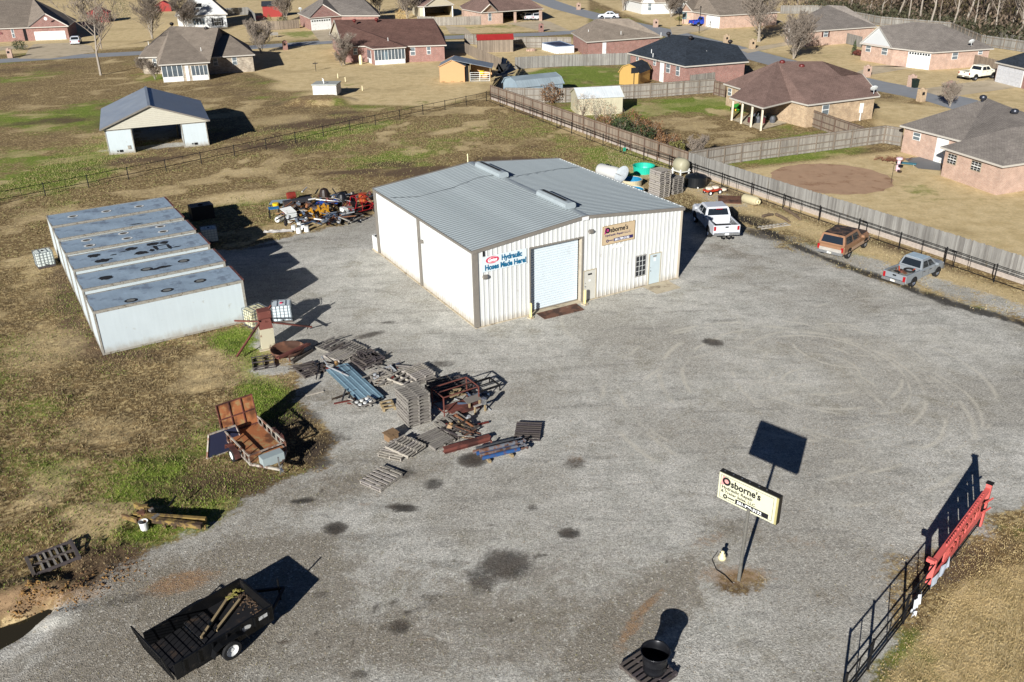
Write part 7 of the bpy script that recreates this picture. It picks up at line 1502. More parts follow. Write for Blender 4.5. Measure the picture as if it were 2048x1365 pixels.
H9 = House('brick_house', 'red-brown brick house with a wide white garage door, top left corner', 'house',
  dict(a=(55, 56, 2.6), b=(137, 53, 2.6), G=(90, 28, 4.9), z0=(-150, 64, 2.6), R1=(66, -2, 6.4), R0=(-90, 6, 6.4), c=('+', 'b', -4, 13, 2.6), d=('+', 'z0', -4, 16, 2.6)),
  ['z0', 'a', 'b', 'c', 'd'], [('R0', 'z0', 'a', 'R1'), ('G', 'a', 'R1'), ('b', 'c', 'R1', 'G'), ('R1', 'c', 'd', 'R0'), ('R0', 'd', 'z0')], 'red', 'tan', gables=[('a', 'G', 'b')])
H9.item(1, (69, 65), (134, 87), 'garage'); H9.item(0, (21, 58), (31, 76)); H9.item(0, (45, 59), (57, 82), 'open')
st = MB().add([(math.cos(a_)*(.4 if k % 2 == 0 else .16), 0, math.sin(a_)*(.4 if k % 2 == 0 else .16)) for k, a_ in enumerate([math.pi/2+math.pi*k/5 for k in range(10)])], [tuple(range(10))]); o = st.build('wall_star', M('star_maroon', '5a1f22', .5), H9.t); p = on_wall(2, 67, H9.W[0], H9.W[1]); o.location = p-H9.o+Vector((.02, -.06, 0))
ov = share('round_vent', MB().lathe([(0, 0), (.32, 0), (.32, .03), (0, .03)], 16, (0, 0, 0), 'Y').mesh('round_vent', W_PAINT), on_wall(91, 38, H9.W[1], H9.W[2])-H9.o+Vector((0, -.0, 0)), H9.t, rot=(0, 0, yaw(H9.W[1], H9.W[2])))
H10 = House('two_storey_house', 'white two-storey house with a front gable and dark shutters', 'house',
  dict(a=(350, 33, 2.8), b=(455, 29, 2.8), R=(402, -18, 7.5), c=('+', 'b', -3, 10, 2.8), d=('+', 'a', -3, 10, 2.8), R2=('+', 'R', -3, 8, 7.5)),
  ['a', 'b', 'c', 'd'], [('R', 'R2', 'd', 'a'), ('R', 'b', 'c', 'R2')], 'white', 'grey', gables=[('a', 'R', 'b')])
H10.item(0, (426, 37), (444, 51), shutter=BLACK, dark=True, grid=True); H10.item(0, (385, 38), (412, 56), 'glass', n=4); H10.roof_bits([])
o = MB().span((-.9, -.06, 0), (.9, 0, 1.0)).build('window', W_PAINT, H10.t); o.location = on_wall(397, 16, H10.W[0], H10.W[1])-H10.o; o.rotation_euler = (0, 0, yaw(H10.W[0], H10.W[1])); MB().span((-.75, -.07, .1), (.75, -.062, .9)).build('pane', GLASS, o)
H11 = House('brick_house', 'dark red brick house with a grey roof and a white garage door with small lights', 'house',
  dict(a=(595, 27, 2.6), b=(618, 37, 2.6), c=(683, 32, 2.6), G=(645, 9, 4.8), R1=(648, -6, 5.6), R2=(720, -8, 5.6), d=(760, 32, 2.6), e=('+', 'd', -2, 12, 2.6), f=('+', 'a', 0, 6, 2.6)),
  ['a', 'b', 'c', 'd', 'e', 'f'], [('R1', 'a', 'b', 'G'), ('G', 'c', 'R1'), ('R1', 'c', 'd', 'R2'), ('R2', 'd', 'e'), ('R1', 'R2', 'e', 'f'), ('R1', 'f', 'a')], 'red', 'grey', gables=[('b', 'G', 'c')])
H11.item(1, (622, 40), (663, 60), 'garage', lites=True); H11.roof_bits([(601, 24, 3.2, 'dish')])
H12 = House('brick_house', 'brick house with a brown roof and an open two-car carport, top centre', 'house',
  dict(a=(925, 19, 2.6), b=(962, 26, 2.6), c=(996, 24, 2.6), d=(1088, 18, 2.6), G=(980, 9, 4.4), R1=(968, -12, 5.6), R2=(1040, -14, 5.6), e=('+', 'd', -3, 12, 2.6), f=('+', 'a', -1, 8, 2.6)),
  ['a', 'b', 'c', 'd', 'e', 'f'], [('R1', 'a', 'b', 'G'), ('G', 'c', 'R1'), ('R1', 'c', 'd', 'R2'), ('R2', 'd', 'e'), ('R1', 'R2', 'e', 'f'), ('R1', 'f', 'a')], 'pink', 'brown', gables=[('b', 'G', 'c')], skip=(2,))
H12.item(1, (976, 27), (983, 42))
a_, b_ = H12.W[2]-H12.o, H12.W[3]-H12.o
for u0_, u1_ in ((0, .12), (.36, .42), (.93, 1)): MB().add([a_.lerp(b_, u0_), a_.lerp(b_, u1_), a_.lerp(b_, u1_)+Vector((0, 0, 2.6)), a_.lerp(b_, u0_)+Vector((0, 0, 2.6))], [(0, 1, 2, 3)]).build('wall_pier', BRK['pink'], H12.t)
H13 = House('open_carport_house', 'cream-sided house with a deep open carport, far top centre', 'house',
  dict(a=(836, 14, 2.7), b=(848, 14, 2.7), c=(908, 10, 2.7), G=(876, -7, 4.8), d=('+', 'c', -3, 12, 2.7), e=('+', 'a', -3, 12, 2.7), R=('+', 'G', -3, 10, 4.8)),
  ['a', 'b', 'c', 'd', 'e'], [('G', 'R', 'e', 'a', 'b'), ('G', 'c', 'd', 'R')], 'cream', 'brown', gables=[('b', 'G', 'c')], skip=(1,))
for u_ in (0, 1): p = H13.W[1].lerp(H13.W[2], u_)-H13.o; MB().span((p.x-.12, p.y-.12, 0), (p.x+.12, p.y+.12, 2.7)).build('porch_post', W_PAINT, H13.t)
H14 = House('brick_house', 'brick house with a broad tan roof behind the blue pickup', 'house',
  dict(z=(1362, 23, 2.6), y=(1385, 24, 2.6), a=(1410, 28, 2.6), b=(1440, 32, 2.6), c=(1560, 25, 2.6), G=(1371, 7, 4.4), R1=(1405, -14, 5.8), R2=(1470, -16, 5.8), d=('+', 'c', -3, 12, 2.6), e=('+', 'z', 2, 10, 2.6)),
  ['z', 'y', 'a', 'b', 'c', 'd', 'e'], [('G', 'y', 'R1'), ('R1', 'y', 'a', 'b'), ('R1', 'b', 'c', 'R2'), ('R2', 'c', 'd'), ('R1', 'R2', 'd', 'e'), ('R1', 'e', 'z', 'G')], 'pink', 'tan', gables=[('z', 'G', 'y')])
H14.item(2, (1414, 32), (1438, 53), 'garage'); H14.item(0, (1366, 22), (1373, 39), frame=M('shutter_teal', '2f7a78', .6))
H15 = House('garage_house', 'white-doored garage with a dark roof behind the white pickup at the right edge', 'house',
  dict(a=(1990, 125, 2.6), b=(2062, 141, 2.6), R1=(2080, 96, 5.0), c=('+', 'b', 10, 4, 2.6), d=('+', 'c', -3, 8, 2.6), e=('+', 'a', 2, 2, 2.6), R2=('+', 'R1', 3, 1, 5.0)),
  ['a', 'b', 'c', 'd', 'e'], [('R1', 'a', 'b'), ('R1', 'b', 'c', 'R2'), ('R2', 'c', 'd'), ('R1', 'R2', 'd', 'e'), ('R1', 'e', 'a')], 'red', 'dark')
H15.item(0, (1998, 130), (2044, 162), 'garage', mat=M('garage_palegrey', 'b8b9bb', .6))
H16 = House('white_house', 'white-sided house at the far end of the street, behind the hatchback', 'house',
  dict(a=(1282, 6, 2.6), b=(1310, 6, 2.6), c=(1395, 3, 2.6), G=(1296, -14, 4.8), R2=(1370, -20, 4.8), d=('+', 'c', -3, 12, 2.6), e=('+', 'a', -3, 12, 2.6)),
  ['a', 'b', 'c', 'd', 'e'], [('G', 'b', 'c', 'R2'), ('R2', 'c', 'd'), ('G', 'R2', 'd', 'e'), ('G', 'e', 'a')], 'white', 'tan', gables=[('a', 'G', 'b')])
H16.item(0, (1296, 6), (1303, 22)); 
for (x, y, w_, lb, wl, rf_) in ((140, -22, 60, 'brick house beyond the bare trees, cut by the top edge left', 'red', 'tan'), (275, -18, 100, 'orange brick house with two white windows, cut by the top edge', 'pink', 'grey'), (735, -26, 90, 'pale house behind the bare trees at the top edge', 'white', 'grey'), (1185, -30, 60, 'small white garage at the far top edge', 'white', 'tan')):
    hh = House('distant_house', lb, 'house', dict(a=(x, y, 2.7), b=(x+w_, y-2, 2.7), G=(x+w_*.25, y-22, 5), R2=(x+w_*.8, y-24, 5), c=('+', 'b', -3, 10, 2.7), d=('+', 'a', -3, 10, 2.7)), ['a', 'b', 'c', 'd'], [('G', 'a', 'b', 'R2'), ('R2', 'b', 'c'), ('G', 'R2', 'c', 'd'), ('G', 'd', 'a')], wl, rf_)
    for u_ in (.3, .7): hh.item(0, (x+w_*u_-4, y+6), (x+w_*u_+4, y+18))

# open gable carport built on two white container halves
CA = math.atan2(3.7, 9.3); t = thing('open_gable_shed', 'open-fronted gable shed with a grey metal roof on two white boxes, in the left field', 'shed', at(219.5, 310.5), CA)
cl = lambda px, py, z: Matrix.Rotation(-CA, 3, 'Z') @ (at(px, py, z)-t.location)
Wd, Dp, Hc, Hr = 10.1, 12.6, 2.72, 4.75
for x0, x1 in ((0, 2.55), (Wd-2.55, Wd)):
    c = MB().span((x0, 0, .05), (x1, Dp-.6, Hc-.1)).build('container_body', TWALL, t)
    for a_, b_ in (((x0-.03, -.03, 0), (x0+.07, .05, Hc-.1)), ((x1-.07, -.03, 0), (x1+.03, .05, Hc-.1)), ((x0, -.035, Hc-.25), (x1, .05, Hc-.1)), ((x0, -.035, 0), (x1, .05, .14))): MB().span(a_, b_).build('frame_rail', TRIM, c)
    MB().box((x0+1.2, -.05, .32), (.32, .04, .22)).box((x0+.85, -.05, .34), (.12, .04, .12)).build('coupling_socket', DARK, c)
    if x0 == 0: MB().box((2.05, -.045, .62), (.3, .03, .38)).build('sticker', TRIM, c)
GM = metal_panel_mat('shed_roof_metal', '868e97', .45, .2, .06, .08); xm = Wd*.47
for sx, xe in ((-1, -.45), (1, Wd+.45)):
    nb = 14
    for k in range(nb):
        y0_, y1_ = -.4+(Dp)*k/nb, -.4+Dp*(k+1)/nb-.012
        q_ = [(xm, y0_, Hr), (xe, y0_, Hc-.02), (xe, y1_, Hc-.02), (xm, y1_, Hr)]
        MB().slab(q_ if sx < 0 else q_[::-1], .03).build('roof_panel', GM, t)
MB().beam((xm, -.42, Hr+.04), (xm, Dp-.38, Hr+.04), .28, .03).build('ridge_cap', GM, t)
nbd = 11
for k in range(nbd):
    z0_, z1_ = Hc-.12+(Hr-Hc+.08)*k/nbd, Hc-.12+(Hr-Hc+.08)*(k+1)/nbd-.012
    fx_ = lambda z: max(0, min(1, (z-Hc+.12)/(Hr-Hc+.08))); xl0, xl1 = -.3+(xm+.3)*fx_(z0_), -.3+(xm+.3)*fx_(z1_); xr0, xr1 = Wd+.3-(Wd+.3-xm)*fx_(z0_), Wd+.3-(Wd+.3-xm)*fx_(z1_)
    MB().add([(xl0, -.2, z0_), (xr0, -.2, z0_), (xr1, -.18, z1_), (xl1, -.18, z1_)], [(0, 1, 2, 3)]).build('siding_board', M('siding_cream_gable', 'aeaa9a', .7, var=.05), t)
MB().span((-.3, -.16, Hc-.12), (Wd+.3, -.1, Hc-.08)).build('gable_beam', GREYM, t)
for x, e_ in ((-.35, 0), (Wd+.35, 1)): MB().beam((x, -.4, Hc-.05), (x, Dp-.4, Hc-.05), .08, .1).build('eave_trim', GREYM, t)
for q0, q1 in (((xm, -.42, Hr), (-.45, -.42, Hc-.02)), ((xm, -.42, Hr), (Wd+.45, -.42, Hc-.02))): MB().beam(q0, q1, .06, .16).build('rake_trim', GREYM, t)
MB().tube((Wd-2.9, 6, 0), (Wd-2.8, 6, 2.7), .06).build('prop_post', TWOOD, t)

# small outbuildings
def shed(name, label, loc, rz, Wx, Dy, Hw, Hr_, wallm, roofm, gambrel=False, ridge='y', boards=True, oh=.15):
    """gable end faces -y when ridge='y'"""
    t = thing(name, label, 'shed', loc, rz)
    if ridge == 'x': prof = lambda u: (0, u); A_, B_ = Dy, Wx
    else: A_, B_ = Wx, Dy
    if gambrel: pr = [(-oh, Hw-.05), (A_*.16, Hw+(Hr_-Hw)*.68), (A_/2, Hr_), (A_*.84, Hw+(Hr_-Hw)*.68), (A_+oh, Hw-.05)]
    else: pr = [(-oh, Hw-.08), (A_/2, Hr_), (A_+oh, Hw-.08)]
    mp = (lambda a_, b_, z: (a_, b_, z)) if ridge == 'y' else (lambda a_, b_, z: (b_, A_-a_, z))
    for k, b_ in enumerate((0, B_)):
        w_ = [(0, 0), (A_, 0), (A_, Hw)]+[(min(max(a_, 0), A_), z-.03) for a_, z in pr[::-1][1:-1]]+[(0, Hw)]
        MB().add([mp(a_, b_, z) for a_, z in w_], [tuple(range(len(w_)))]).build('end_wall', wallm, t)
    for a_ in (0, A_): MB().add([mp(a_, 0, 0), mp(a_, B_, 0), mp(a_, B_, Hw), mp(a_, 0, Hw)], [(0, 1, 2, 3)]).build('side_wall', wallm, t)
    for (a0, z0_), (a1, z1_) in zip(pr, pr[1:]):
        MB().slab([mp(a0, -oh, z0_+.03), mp(a1, -oh, z1_+.03), mp(a1, B_+oh, z1_+.03), mp(a0, B_+oh, z0_+.03)], .04).build('roof_plane', roofm, t)
        for b_ in (-oh-.02, B_+oh+.02): MB().beam(mp(a0, b_, z0_), mp(a1, b_, z1_), .04, .1).build('rake_trim', wallm, t)
    return t
t = shed('farm_shed', 'peach-coloured shed with a lean-to pen and a white tube gate', at(880, 165), rad(-2), 3.7, 4.2, 2.3, 3.15, M('peach_siding', 'b08a60', .7, var=.04), metal_panel_mat('shed_roof_grey', '7d858c', .5, .3))
MB().slab([(1.9, -.2, 3.2), (7.8, -.2, 2.0), (7.8, 4.2, 2.0), (1.9, 4.2, 3.2)], .05).build('lean_to_roof', metal_panel_mat('shed_roof_grey', '7d858c'), t)
for x in (4.3, 7.4): MB().span((x, -.1, 0), (x+.12, .02, 2.3 if x < 5 else 1.95)).build('post', TWOOD, t)
g = MB()
for z in (.15, .45, .75, 1.05, 1.35): g.tube((4.5, -.12, z), (7.35, -.12, z), .035, n=6)
for x in (4.5, 5.9, 7.35): g.tube((x, -.12, .15), (x, -.12, 1.35), .035, n=6)
g.build('tube_gate', W_PAINT, t)
for k in range(3): MB().span((.2+k*1.4, 0, -.02), (.7+k*1.4, .3, .12)).build('skid_block', TWOOD, t)
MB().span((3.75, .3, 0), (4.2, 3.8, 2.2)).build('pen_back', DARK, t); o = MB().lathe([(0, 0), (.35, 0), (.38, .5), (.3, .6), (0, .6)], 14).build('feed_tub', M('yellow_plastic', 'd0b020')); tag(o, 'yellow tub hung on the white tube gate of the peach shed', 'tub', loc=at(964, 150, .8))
LB = MB().span((4.3, 3.9, 0), (7.5, 4.0, 1.9)).build('lean_to_wall', M('peach_siding', 'b08a60'), t)
shed('metal_barn', 'pale blue-grey metal barn with a rounded gambrel roof behind the board fence', at(1007, 193), rad(-32), 4.6, 6.6, 1.8, 2.9, metal_panel_mat('barn_bluegrey', '8fa0aa', .5, .2, .06, .12), metal_panel_mat('barn_roof', '9aa8ae', .45, .35), gambrel=True, ridge='y').rotation_euler = (0, 0, rad(-64))
shed('garden_shed', 'cream metal garden shed with a white roof behind the shrubs', at(1157, 232), rad(9), 5.5, 4.2, 2.1, 2.95, metal_panel_mat('shed_cream', 'aca68e', .5, 0, .04, .06), metal_panel_mat('shed_white_roof', 'd2d8d9', .4, .1), ridge='x')
shed('garden_shed', 'grey board shed with a red metal roof near the pool', at(956, 106), rad(4), 6.3, 3.2, 2.2, 2.9, picketm('t'), metal_panel_mat('red_roof', '9c2f2c', .4, .1), ridge='x')
shed('barn_shed', 'yellow barn-shaped shed with a dark gambrel roof beside the red brick house', at(1276, 172), rad(60), 4.4, 2.9, 1.7, 2.9, M('yellow_siding', 'a38346', .7, var=.04), SHG['dark'], gambrel=True, ridge='x')
t = thing('red_barn', 'bright red small barn beyond the tan fence at the top', 'shed', at(527, 35), rad(10)); MB().span((0, 0, 0), (4.6, 4, 2.6)).build('wall', M('barn_red', '8a2a24', .6, var=.04), t); MB().slab([(-.2, -.3, 2.6), (4.8, -.3, 2.6), (4.8, 2, 3.6), (-.2, 2, 3.6)], .05).slab([(-.2, 2, 3.6), (4.8, 2, 3.6), (4.8, 4.3, 2.6), (-.2, 4.3, 2.6)], .05).build('roof', SHG['dark'], t)
shed('red_playhouse', 'red gabled playhouse with a pale door behind the bare trees', at(176, 46), rad(10), 5.0, 3, 2.2, 3.4, M('barn_red', 'a8281f'), M('barn_red', 'a8281f')); 
o = shed('red_playhouse', 'second smaller red playhouse right of the first', at(312, 24), rad(10), 4.0, 3, 1.6, 2.6, M('barn_red', 'a8281f'), M('barn_red', 'a8281f'))
# well house on its mound
t = thing('well_house', 'low white block well house with a flat lid on a dirt mound', 'well house', at(626, 196)+Vector((0, .3, .55)), rad(-4)); WB = brick_mat('white_block', 'c9c8c2', 'b5b3ac', '8f8c84', .4, .2, .015, .25)
MB().span((0, 0, -.3), (3.3, 2.6, 1.05)).build('block_wall', WB, t); MB().span((-.1, -.1, 1.05), (3.4, 2.7, 1.18)).build('lid', M('lid_grey', '9a9d98', .7), t)
for x, y in ((1.1, 2.0), (1.5, .6)): MB().tube((x, y, 1.18), (x, y, 1.5), .07).tube((x, y, 1.5), (x-.18, y, 1.62), .07).build('vent_pipe', W_PAINT, t)
# above-ground pool, fire ring
t = thing('framed_pool', 'rectangular above-ground pool with white ribbed walls and dark blue cover', 'pool', at(1112, 107.5), rad(9)); Lp, Wp = 3.0, 7.0
c0_, c1_, c2_, c3_ = at(1112, 107.5)-t.location, at(1148, 105.5)-t.location, at(1137, 87, 1.2)-t.location, at(1085, 101)-t.location
qq = [at(1112, 108), at(1148, 106), at(1120, 96), at(1084, 100)]; qq = [p-qq[0] for p in qq]; t.location = at(1112, 108); t.rotation_euler = (0, 0, 0)
for i in range(4):
    a_, b_ = qq[i].copy(), qq[(i+1) % 4].copy(); MB().add([a_, b_, b_+Vector((0, 0, 1.15)), a_+Vector((0, 0, 1.15))], [(0, 1, 2, 3)]).build('pool_wall', M('pool_wall_white', 'c4c9cc', .5), t); MB().tube(a_+Vector((0, 0, 1.18)), b_+Vector((0, 0, 1.18)), .06).build('top_rail', M('rail_blue', '7a8aa0', .5), t)
    n_ = max(2, int((b_-a_).length/.9))
    for k in range(n_): p = a_.lerp(b_, (k+.5)/n_); MB().beam(p+(p-sum(qq, Vector())/4).normalized()*.2, p+Vector((0, 0, 1.1)), .05, .05).build('leg', W_PAINT, t)
MB().add([p+Vector((0, 0, 1.12)) for p in qq], [(0, 1, 2, 3)]).build('pool_cover', M('cover_navy', '1f2b48', .5, var=.2, dirt=('6a6f78', .25, .6)), t)
t = thing('fire_ring', 'low stone fire ring on the bare ground beside the pool', 'fire ring', at(1062, 102))
for k in range(12): a_ = 2*math.pi*k/12; MB().box((.75*math.cos(a_), .75*math.sin(a_), .15), (.36, .25, .3), a_+math.pi/2).build('stone', brick_mat('brick_pink', '', '', ''), t)
# brick mailboxes
def mailbox(px, py, label, wall='pink', h=1.5, lean=0):
    t = thing('brick_mailbox', label, 'mailbox', at(px, py), rad(20), 'brick mailboxes along the street')
    MB().span((-.42, -.38, 0), (.42, .38, h)).build('pillar', BRK[wall], t); MB().prism([(-.42, -.38), (.42, -.38), (.42, .38), (-.42, .38)], h, h+.02).lathe([(.5, h+.02), (.0, h+.25)], 4).build('cap', BRK[wall], t); MB().span((-.3, -.4, h*.55), (.1, -.385, h*.8)).build('mailbox_door', BLACK, t)
for a_ in ((1733, 154, 'brick mailbox on the street verge before the beige house', 'pink'), (1822, 174, 'brick mailbox beside the dark wheelie bin', 'pink'), (1841, 203, 'tan brick mailbox on a pale slab, near side of the street', 'tan'), (1898, 188, 'reddish mailbox right of the driveway mouth', 'red'), (1311, 55, 'brick mailbox across the street from the dark roof', 'pink'), (1452, 88, 'brick mailbox behind the dark-roofed house, left of the bare tree', 'tan'), (1504, 98, 'brick mailbox at the driveway mouth below the big bare tree', 'tan'), (1082, 64, 'red brick mailbox at the carport driveway', 'red'), (21, 116, 'brick mailbox at the top left driveway', 'pink'), (1157, 20, 'pale mailbox at the far bend of the street', 'pink'), (571, 100, 'mailbox post with a red top beside the street', 'red')): mailbox(*a_[:3], a_[3])
t = thing('wheelie_bin', 'dark green wheelie bin beside a brick mailbox', 'bin', at(1829, 176), rad(20)); MB().loft([[(-.28, -.3, .05), (.28, -.3, .05), (.28, .3, .05), (-.28, .3, .05)], [(-.34, -.38, 1.1), (.34, -.38, 1.1), (.34, .38, 1.1), (-.34, .38, 1.1)]]).build('bin_body', M('bin_green', '18241f', .5), t); MB().slab([(-.37, -.42, 1.12), (.37, -.42, 1.12), (.37, .42, 1.2), (-.37, .42, 1.2)], .06).build('lid', M('bin_green', '18241f'), t)
def hoop(px, py, label, h=3.1):
    t = thing('basketball_hoop', label, 'basketball hoop', at(px, py), rad(200)); MB().tube((0, 0, 0), (.0, 0, h), .06).build('pole', BLACK, t); MB().span((-.55, .1, h-.3), (.55, .15, h+.45)).build('backboard', M('backboard', '3a6a78' if h > 2.8 else '26282a', .5), t); MB().span((-.5, -.3, 0), (.5, .5, .15)).build('base', BLACK, t)
hoop(1267, 181, 'dark basketball hoop beside the yellow barn-shaped shed', 2.6); hoop(1358, 52, 'basketball hoop on a pale slab across the far street')
def lamp(px, py, label):
    t = thing('light_pole', label, 'light pole', at(px, py)); MB().tube((0, 0, 0), (0, 0, 4.8), .07).build('pole', BLACK, t); MB().tube((0, 0, 4.6), (-1.6, -.3, 4.5), .04).lathe([(0, 0), (.14, .05), (.16, .25), (0, .35)], 10, (0, 0, 4.8)).build('lamp_head', BLACK, t)
lamp(1398, 67, 'tall black yard light pole before the blue pickup')
# yard things right: playset column, blue chair, ring, stones
t = thing('planter_column', 'pale figurine-like column with a small white top in the back yard', 'garden ornament', at(1795, 342), 0); MB().lathe([(.2, 0), (.22, .5), (.14, .55), (.16, 1.0), (.3, 1.1), (.28, 1.25), (.1, 1.3), (0, 1.3)], 14).build('column', M('ornament_pink', 'c4a8b0', .6), t)
t = thing('plastic_chair', 'bright blue plastic seat beside the pinkish brick house', 'chair', at(1853, 312), rad(200)); MB().span((-.35, -.3, .3), (.35, .3, .38)).span((-.35, .25, .38), (.35, .32, 1.0)).build('seat', M('chair_cyan', '1f9ac0', .4), t)
for x in (-.3, .3):
    for y in (-.25, .25): MB().span((x-.03, y-.03, 0), (x+.03, y+.03, .3)).build('leg', W_PAINT, t)
struct(sheet('patio_slab', [(1808, 318), (1870, 312), (1884, 334), (1880, 342), (1836, 338)], M('patio_grey', '6e6f70', .8, var=.1, sc=1), .03))
for (px, py, lb) in ((1563, 310, 'black wire crate nearer the fence corner'), (1595, 304, 'second black wire crate against the grey fence')):
    t = thing('wire_crate', lb, 'crate', at(px, py), rad(12), 'black crates against the grey fence'); MB().span((-.7, -.4, .3), (.7, .4, .36)).build('top', BLACK, t)
    for x in (-.65, .65):
        for y in (-.35, .35): MB().span((x-.03, y-.03, 0), (x+.03, y+.03, .55)).build('leg', BLACK, t)
    MB().span((-.7, .37, .05), (.7, .4, .55)).build('side', BLACK, t)
mb = MB(); r = random.Random(9)
for i in range(90): c_ = at(1783, 322)+Vector((r.gauss(0, .7), r.gauss(0, .5), r.uniform(.05, .3))); mb.tube(c_, c_+Vector((r.uniform(-.8, .8), r.uniform(-.5, .5), r.uniform(-.1, .1))), .03, .01, n=4)
o = mb.build('brush_pile', M('twig_redbrown', '6a4532', .9), kind='stuff'); o['label'] = 'heap of reddish brown sticks beside the backyard patio'; o['category'] = 'brush pile'
t = thing('sun_lounger', 'teal folded lounger lying on the backyard patio edge', 'lounger', at(1812, 330), rad(-30)); MB().slab([(-.9, -.3, .2), (.9, -.3, .2), (.9, .3, .2), (-.9, .3, .2)], .05).build('bed', M('teal_fabric', '3a6f7d', .7), t)
for x in (-.7, .7): MB().span((x-.03, -.3, 0), (x+.03, .3, .18)).build('leg', GREYM, t)
t = thing('garden_torch', 'thin black shepherd hook with a dark bowl in the tan back yard', 'hook', at(1782, 366), 0); MB().tube((0, 0, 0), (0, 0, 1.6), .02).tube((0, 0, 1.6), (.5, 0, 1.7), .02).lathe([(0, 0), (.2, .05), (.22, .25), (0, .27)], 12, (.6, 0, 1.35)).build('hook', BLACK, t)
# stones on the mulch bed
for k, (px, py) in enumerate(((632, 143), (676, 157), (691, 164), (725, 182))):
    t = thing('garden_stake', ('dark garden cross at the left end of the mulch bed', 'pale stub in the mulch bed, left one', 'pale stub in the mulch bed, right one', 'cream stake right of the well house')[k], 'stake', at(px, py)); MB().tube((0, 0, 0), (0, 0, 1.5 if k == 0 else .7), .07 if k else .05, n=6).build('stake', BLACK if k == 0 else CREAM, t)
    if k == 0: MB().beam((-.4, 0, 1.2), (.4, 0, 1.25), .1, .12).build('cross_arm', BLACK, t)
t = thing('propane_cylinder', 'slim white cylinder against the red brick house', 'cylinder', at(722, 129)); MB().lathe([(0, 0), (.28, 0), (.28, 1.3), (.15, 1.5), (0, 1.5)], 14).build('cylinder_shell', CREAM, t)
t = thing('bench_frame', 'grey-green bench across the street, left of the brick garage', 'bench', at(549, 75), rad(10)); MB().span((-.8, -.25, .4), (.8, .25, .47)).span((-.8, .2, .47), (.8, .27, .95)).build('seat', GREYM, t)
for x in (-.7, .7): MB().span((x-.04, -.2, 0), (x+.04, .2, .4)).build('leg', GREYM, t)
# ------------------------------------------------------------------ plants
BARKG = wood_mat('bark_grey', '9a9184', '80776b', dirt=None); TWIG = M('twig_tan', '7f7468', .9, var=.25, rnd=.15); TWIGD = M('twig_dark', '5a4a3e', .9, var=.25, rnd=.15)
def branch_tree(seed, h=9, spread=1.0, trunk_r=.16, stems=1, clear=.3, twig=TWIG, nlev=4, kids_=(9, 5, 5, 4)):
    r = random.Random(seed); tb, cb = MB(), MB()
    def grow(p, d, L, rr, lev):
        seg = 3 if lev < 2 else 2; q = p; dd = d.copy(); pts = [p]
        for i in range(seg):
            dd = (dd+Vector((r.uniform(-.18, .18), r.uniform(-.18, .18), r.uniform(-.02, .12)))).normalized(); q = q+dd*(L/seg); pts.append(q)
        for i in range(seg):
            ra, rb = rr*(1-.75*i/seg), rr*(1-.75*(i+1)/seg)
            (tb if lev == 0 else cb).tube(pts[i], pts[i+1], max(ra, .022), max(rb, .014), n=7 if lev == 0 else (5 if lev == 1 else 3), cap=False)
        if lev >= nlev: return
        nk = kids_[lev]
        for k in range(nk):
            f_ = (clear+(1-clear)*(k+r.uniform(.2, .9))/nk) if lev == 0 else r.uniform(.25, 1); i = min(int(f_*seg), seg-1); pp = pts[i].lerp(pts[i+1], f_*seg-i)
            a_ = r.uniform(0, 6.283); out = Vector((math.cos(a_), math.sin(a_), 0)); up_ = r.uniform(.35, 1.0)
            nd = (out*spread*(.9 if lev == 0 else .7)+dd*.6+Vector((0, 0, up_*.6))).normalized()
            grow(pp, nd, L*r.uniform(.42, .62)*(1.1-.35*f_ if lev == 0 else 1), rr*(.5 if lev == 0 else .45)*(1.1-.5*f_), lev+1)
    for s_ in range(stems):
        a_ = r.uniform(0, 6.283); lean = Vector((math.cos(a_)*.28, math.sin(a_)*.28, 1)).normalized() if stems > 1 else Vector((r.uniform(-.06, .06), r.uniform(-.06, .06), 1)).normalized()
        grow(Vector((r.uniform(-.15, .15), r.uniform(-.15, .15), -.05)) if stems > 1 else Vector((0, 0, -.05)), lean, h*.82, trunk_r, 0)
    return tb.mesh('trunk', BARKG), cb.mesh('crown', twig)
TM = [branch_tree(1, 9.5, 1.1), branch_tree(2, 8, 1.25, .12, 4, .15), branch_tree(3, 13, .8, .2), branch_tree(4, 15, .7, .22, clear=.35), branch_tree(5, 12, .95, .17, twig=TWIGD), branch_tree(6, 6, 1.1, .07, 5, .1)]
def tree(px, py, label, v=0, sc=1.0, rz=None, group=None, z=0.0, name='bare_tree', world=None):
    t = thing(name, label, 'tree', world if world is not None else at(px, py), R.uniform(0, 6.28) if rz is None else rz, group); t.scale = (sc,)*3
    share('trunk', TM[v][0], (0, 0, 0), t); share('crown', TM[v][1], (0, 0, 0), t); return t
tree(202, 151, 'tall bare tree with a single trunk standing alone in the upper left field', 0, 1.3)
tree(203, 98, 'bare tree on the far verge, just behind the lone field tree', 0, .8)
tree(305, 78, 'many-stemmed bare tree behind the stone house', 1, 1.0)
tree(372, 60, 'bare tree before the white two-storey house', 5, 1.0)
tree(523, 107, 'small bare tree left of the street mailbox', 5, .85)
tree(712, 37, 'wide grey bare tree above the brown-roofed brick house', 1, 1.05)
tree(758, 30, 'bare tree right of the wide grey one at the top', 1, .8)
tree(815, 38, 'reddish bare tree beside the far carport', 5, 1.2)
tree(1246, 22, 'bare multi-trunk tree on the lawn across the far street', 1, 1.1)
tree(1342, 34, 'dark-trunked small tree before the cream house', 5, .9)
tree(1518, 84, 'big bare tree with spreading crown between two driveways', 1, 1.25)
tree(1586, 118, 'wispy bare tree beside the street behind the brown roof', 5, 1.05)
tree(573, 42, 'bare bushy tree left of the brick garage', 5, 1.0)
tree(420, 38, 'thin bare tree at the right of the white house', 5, .8)
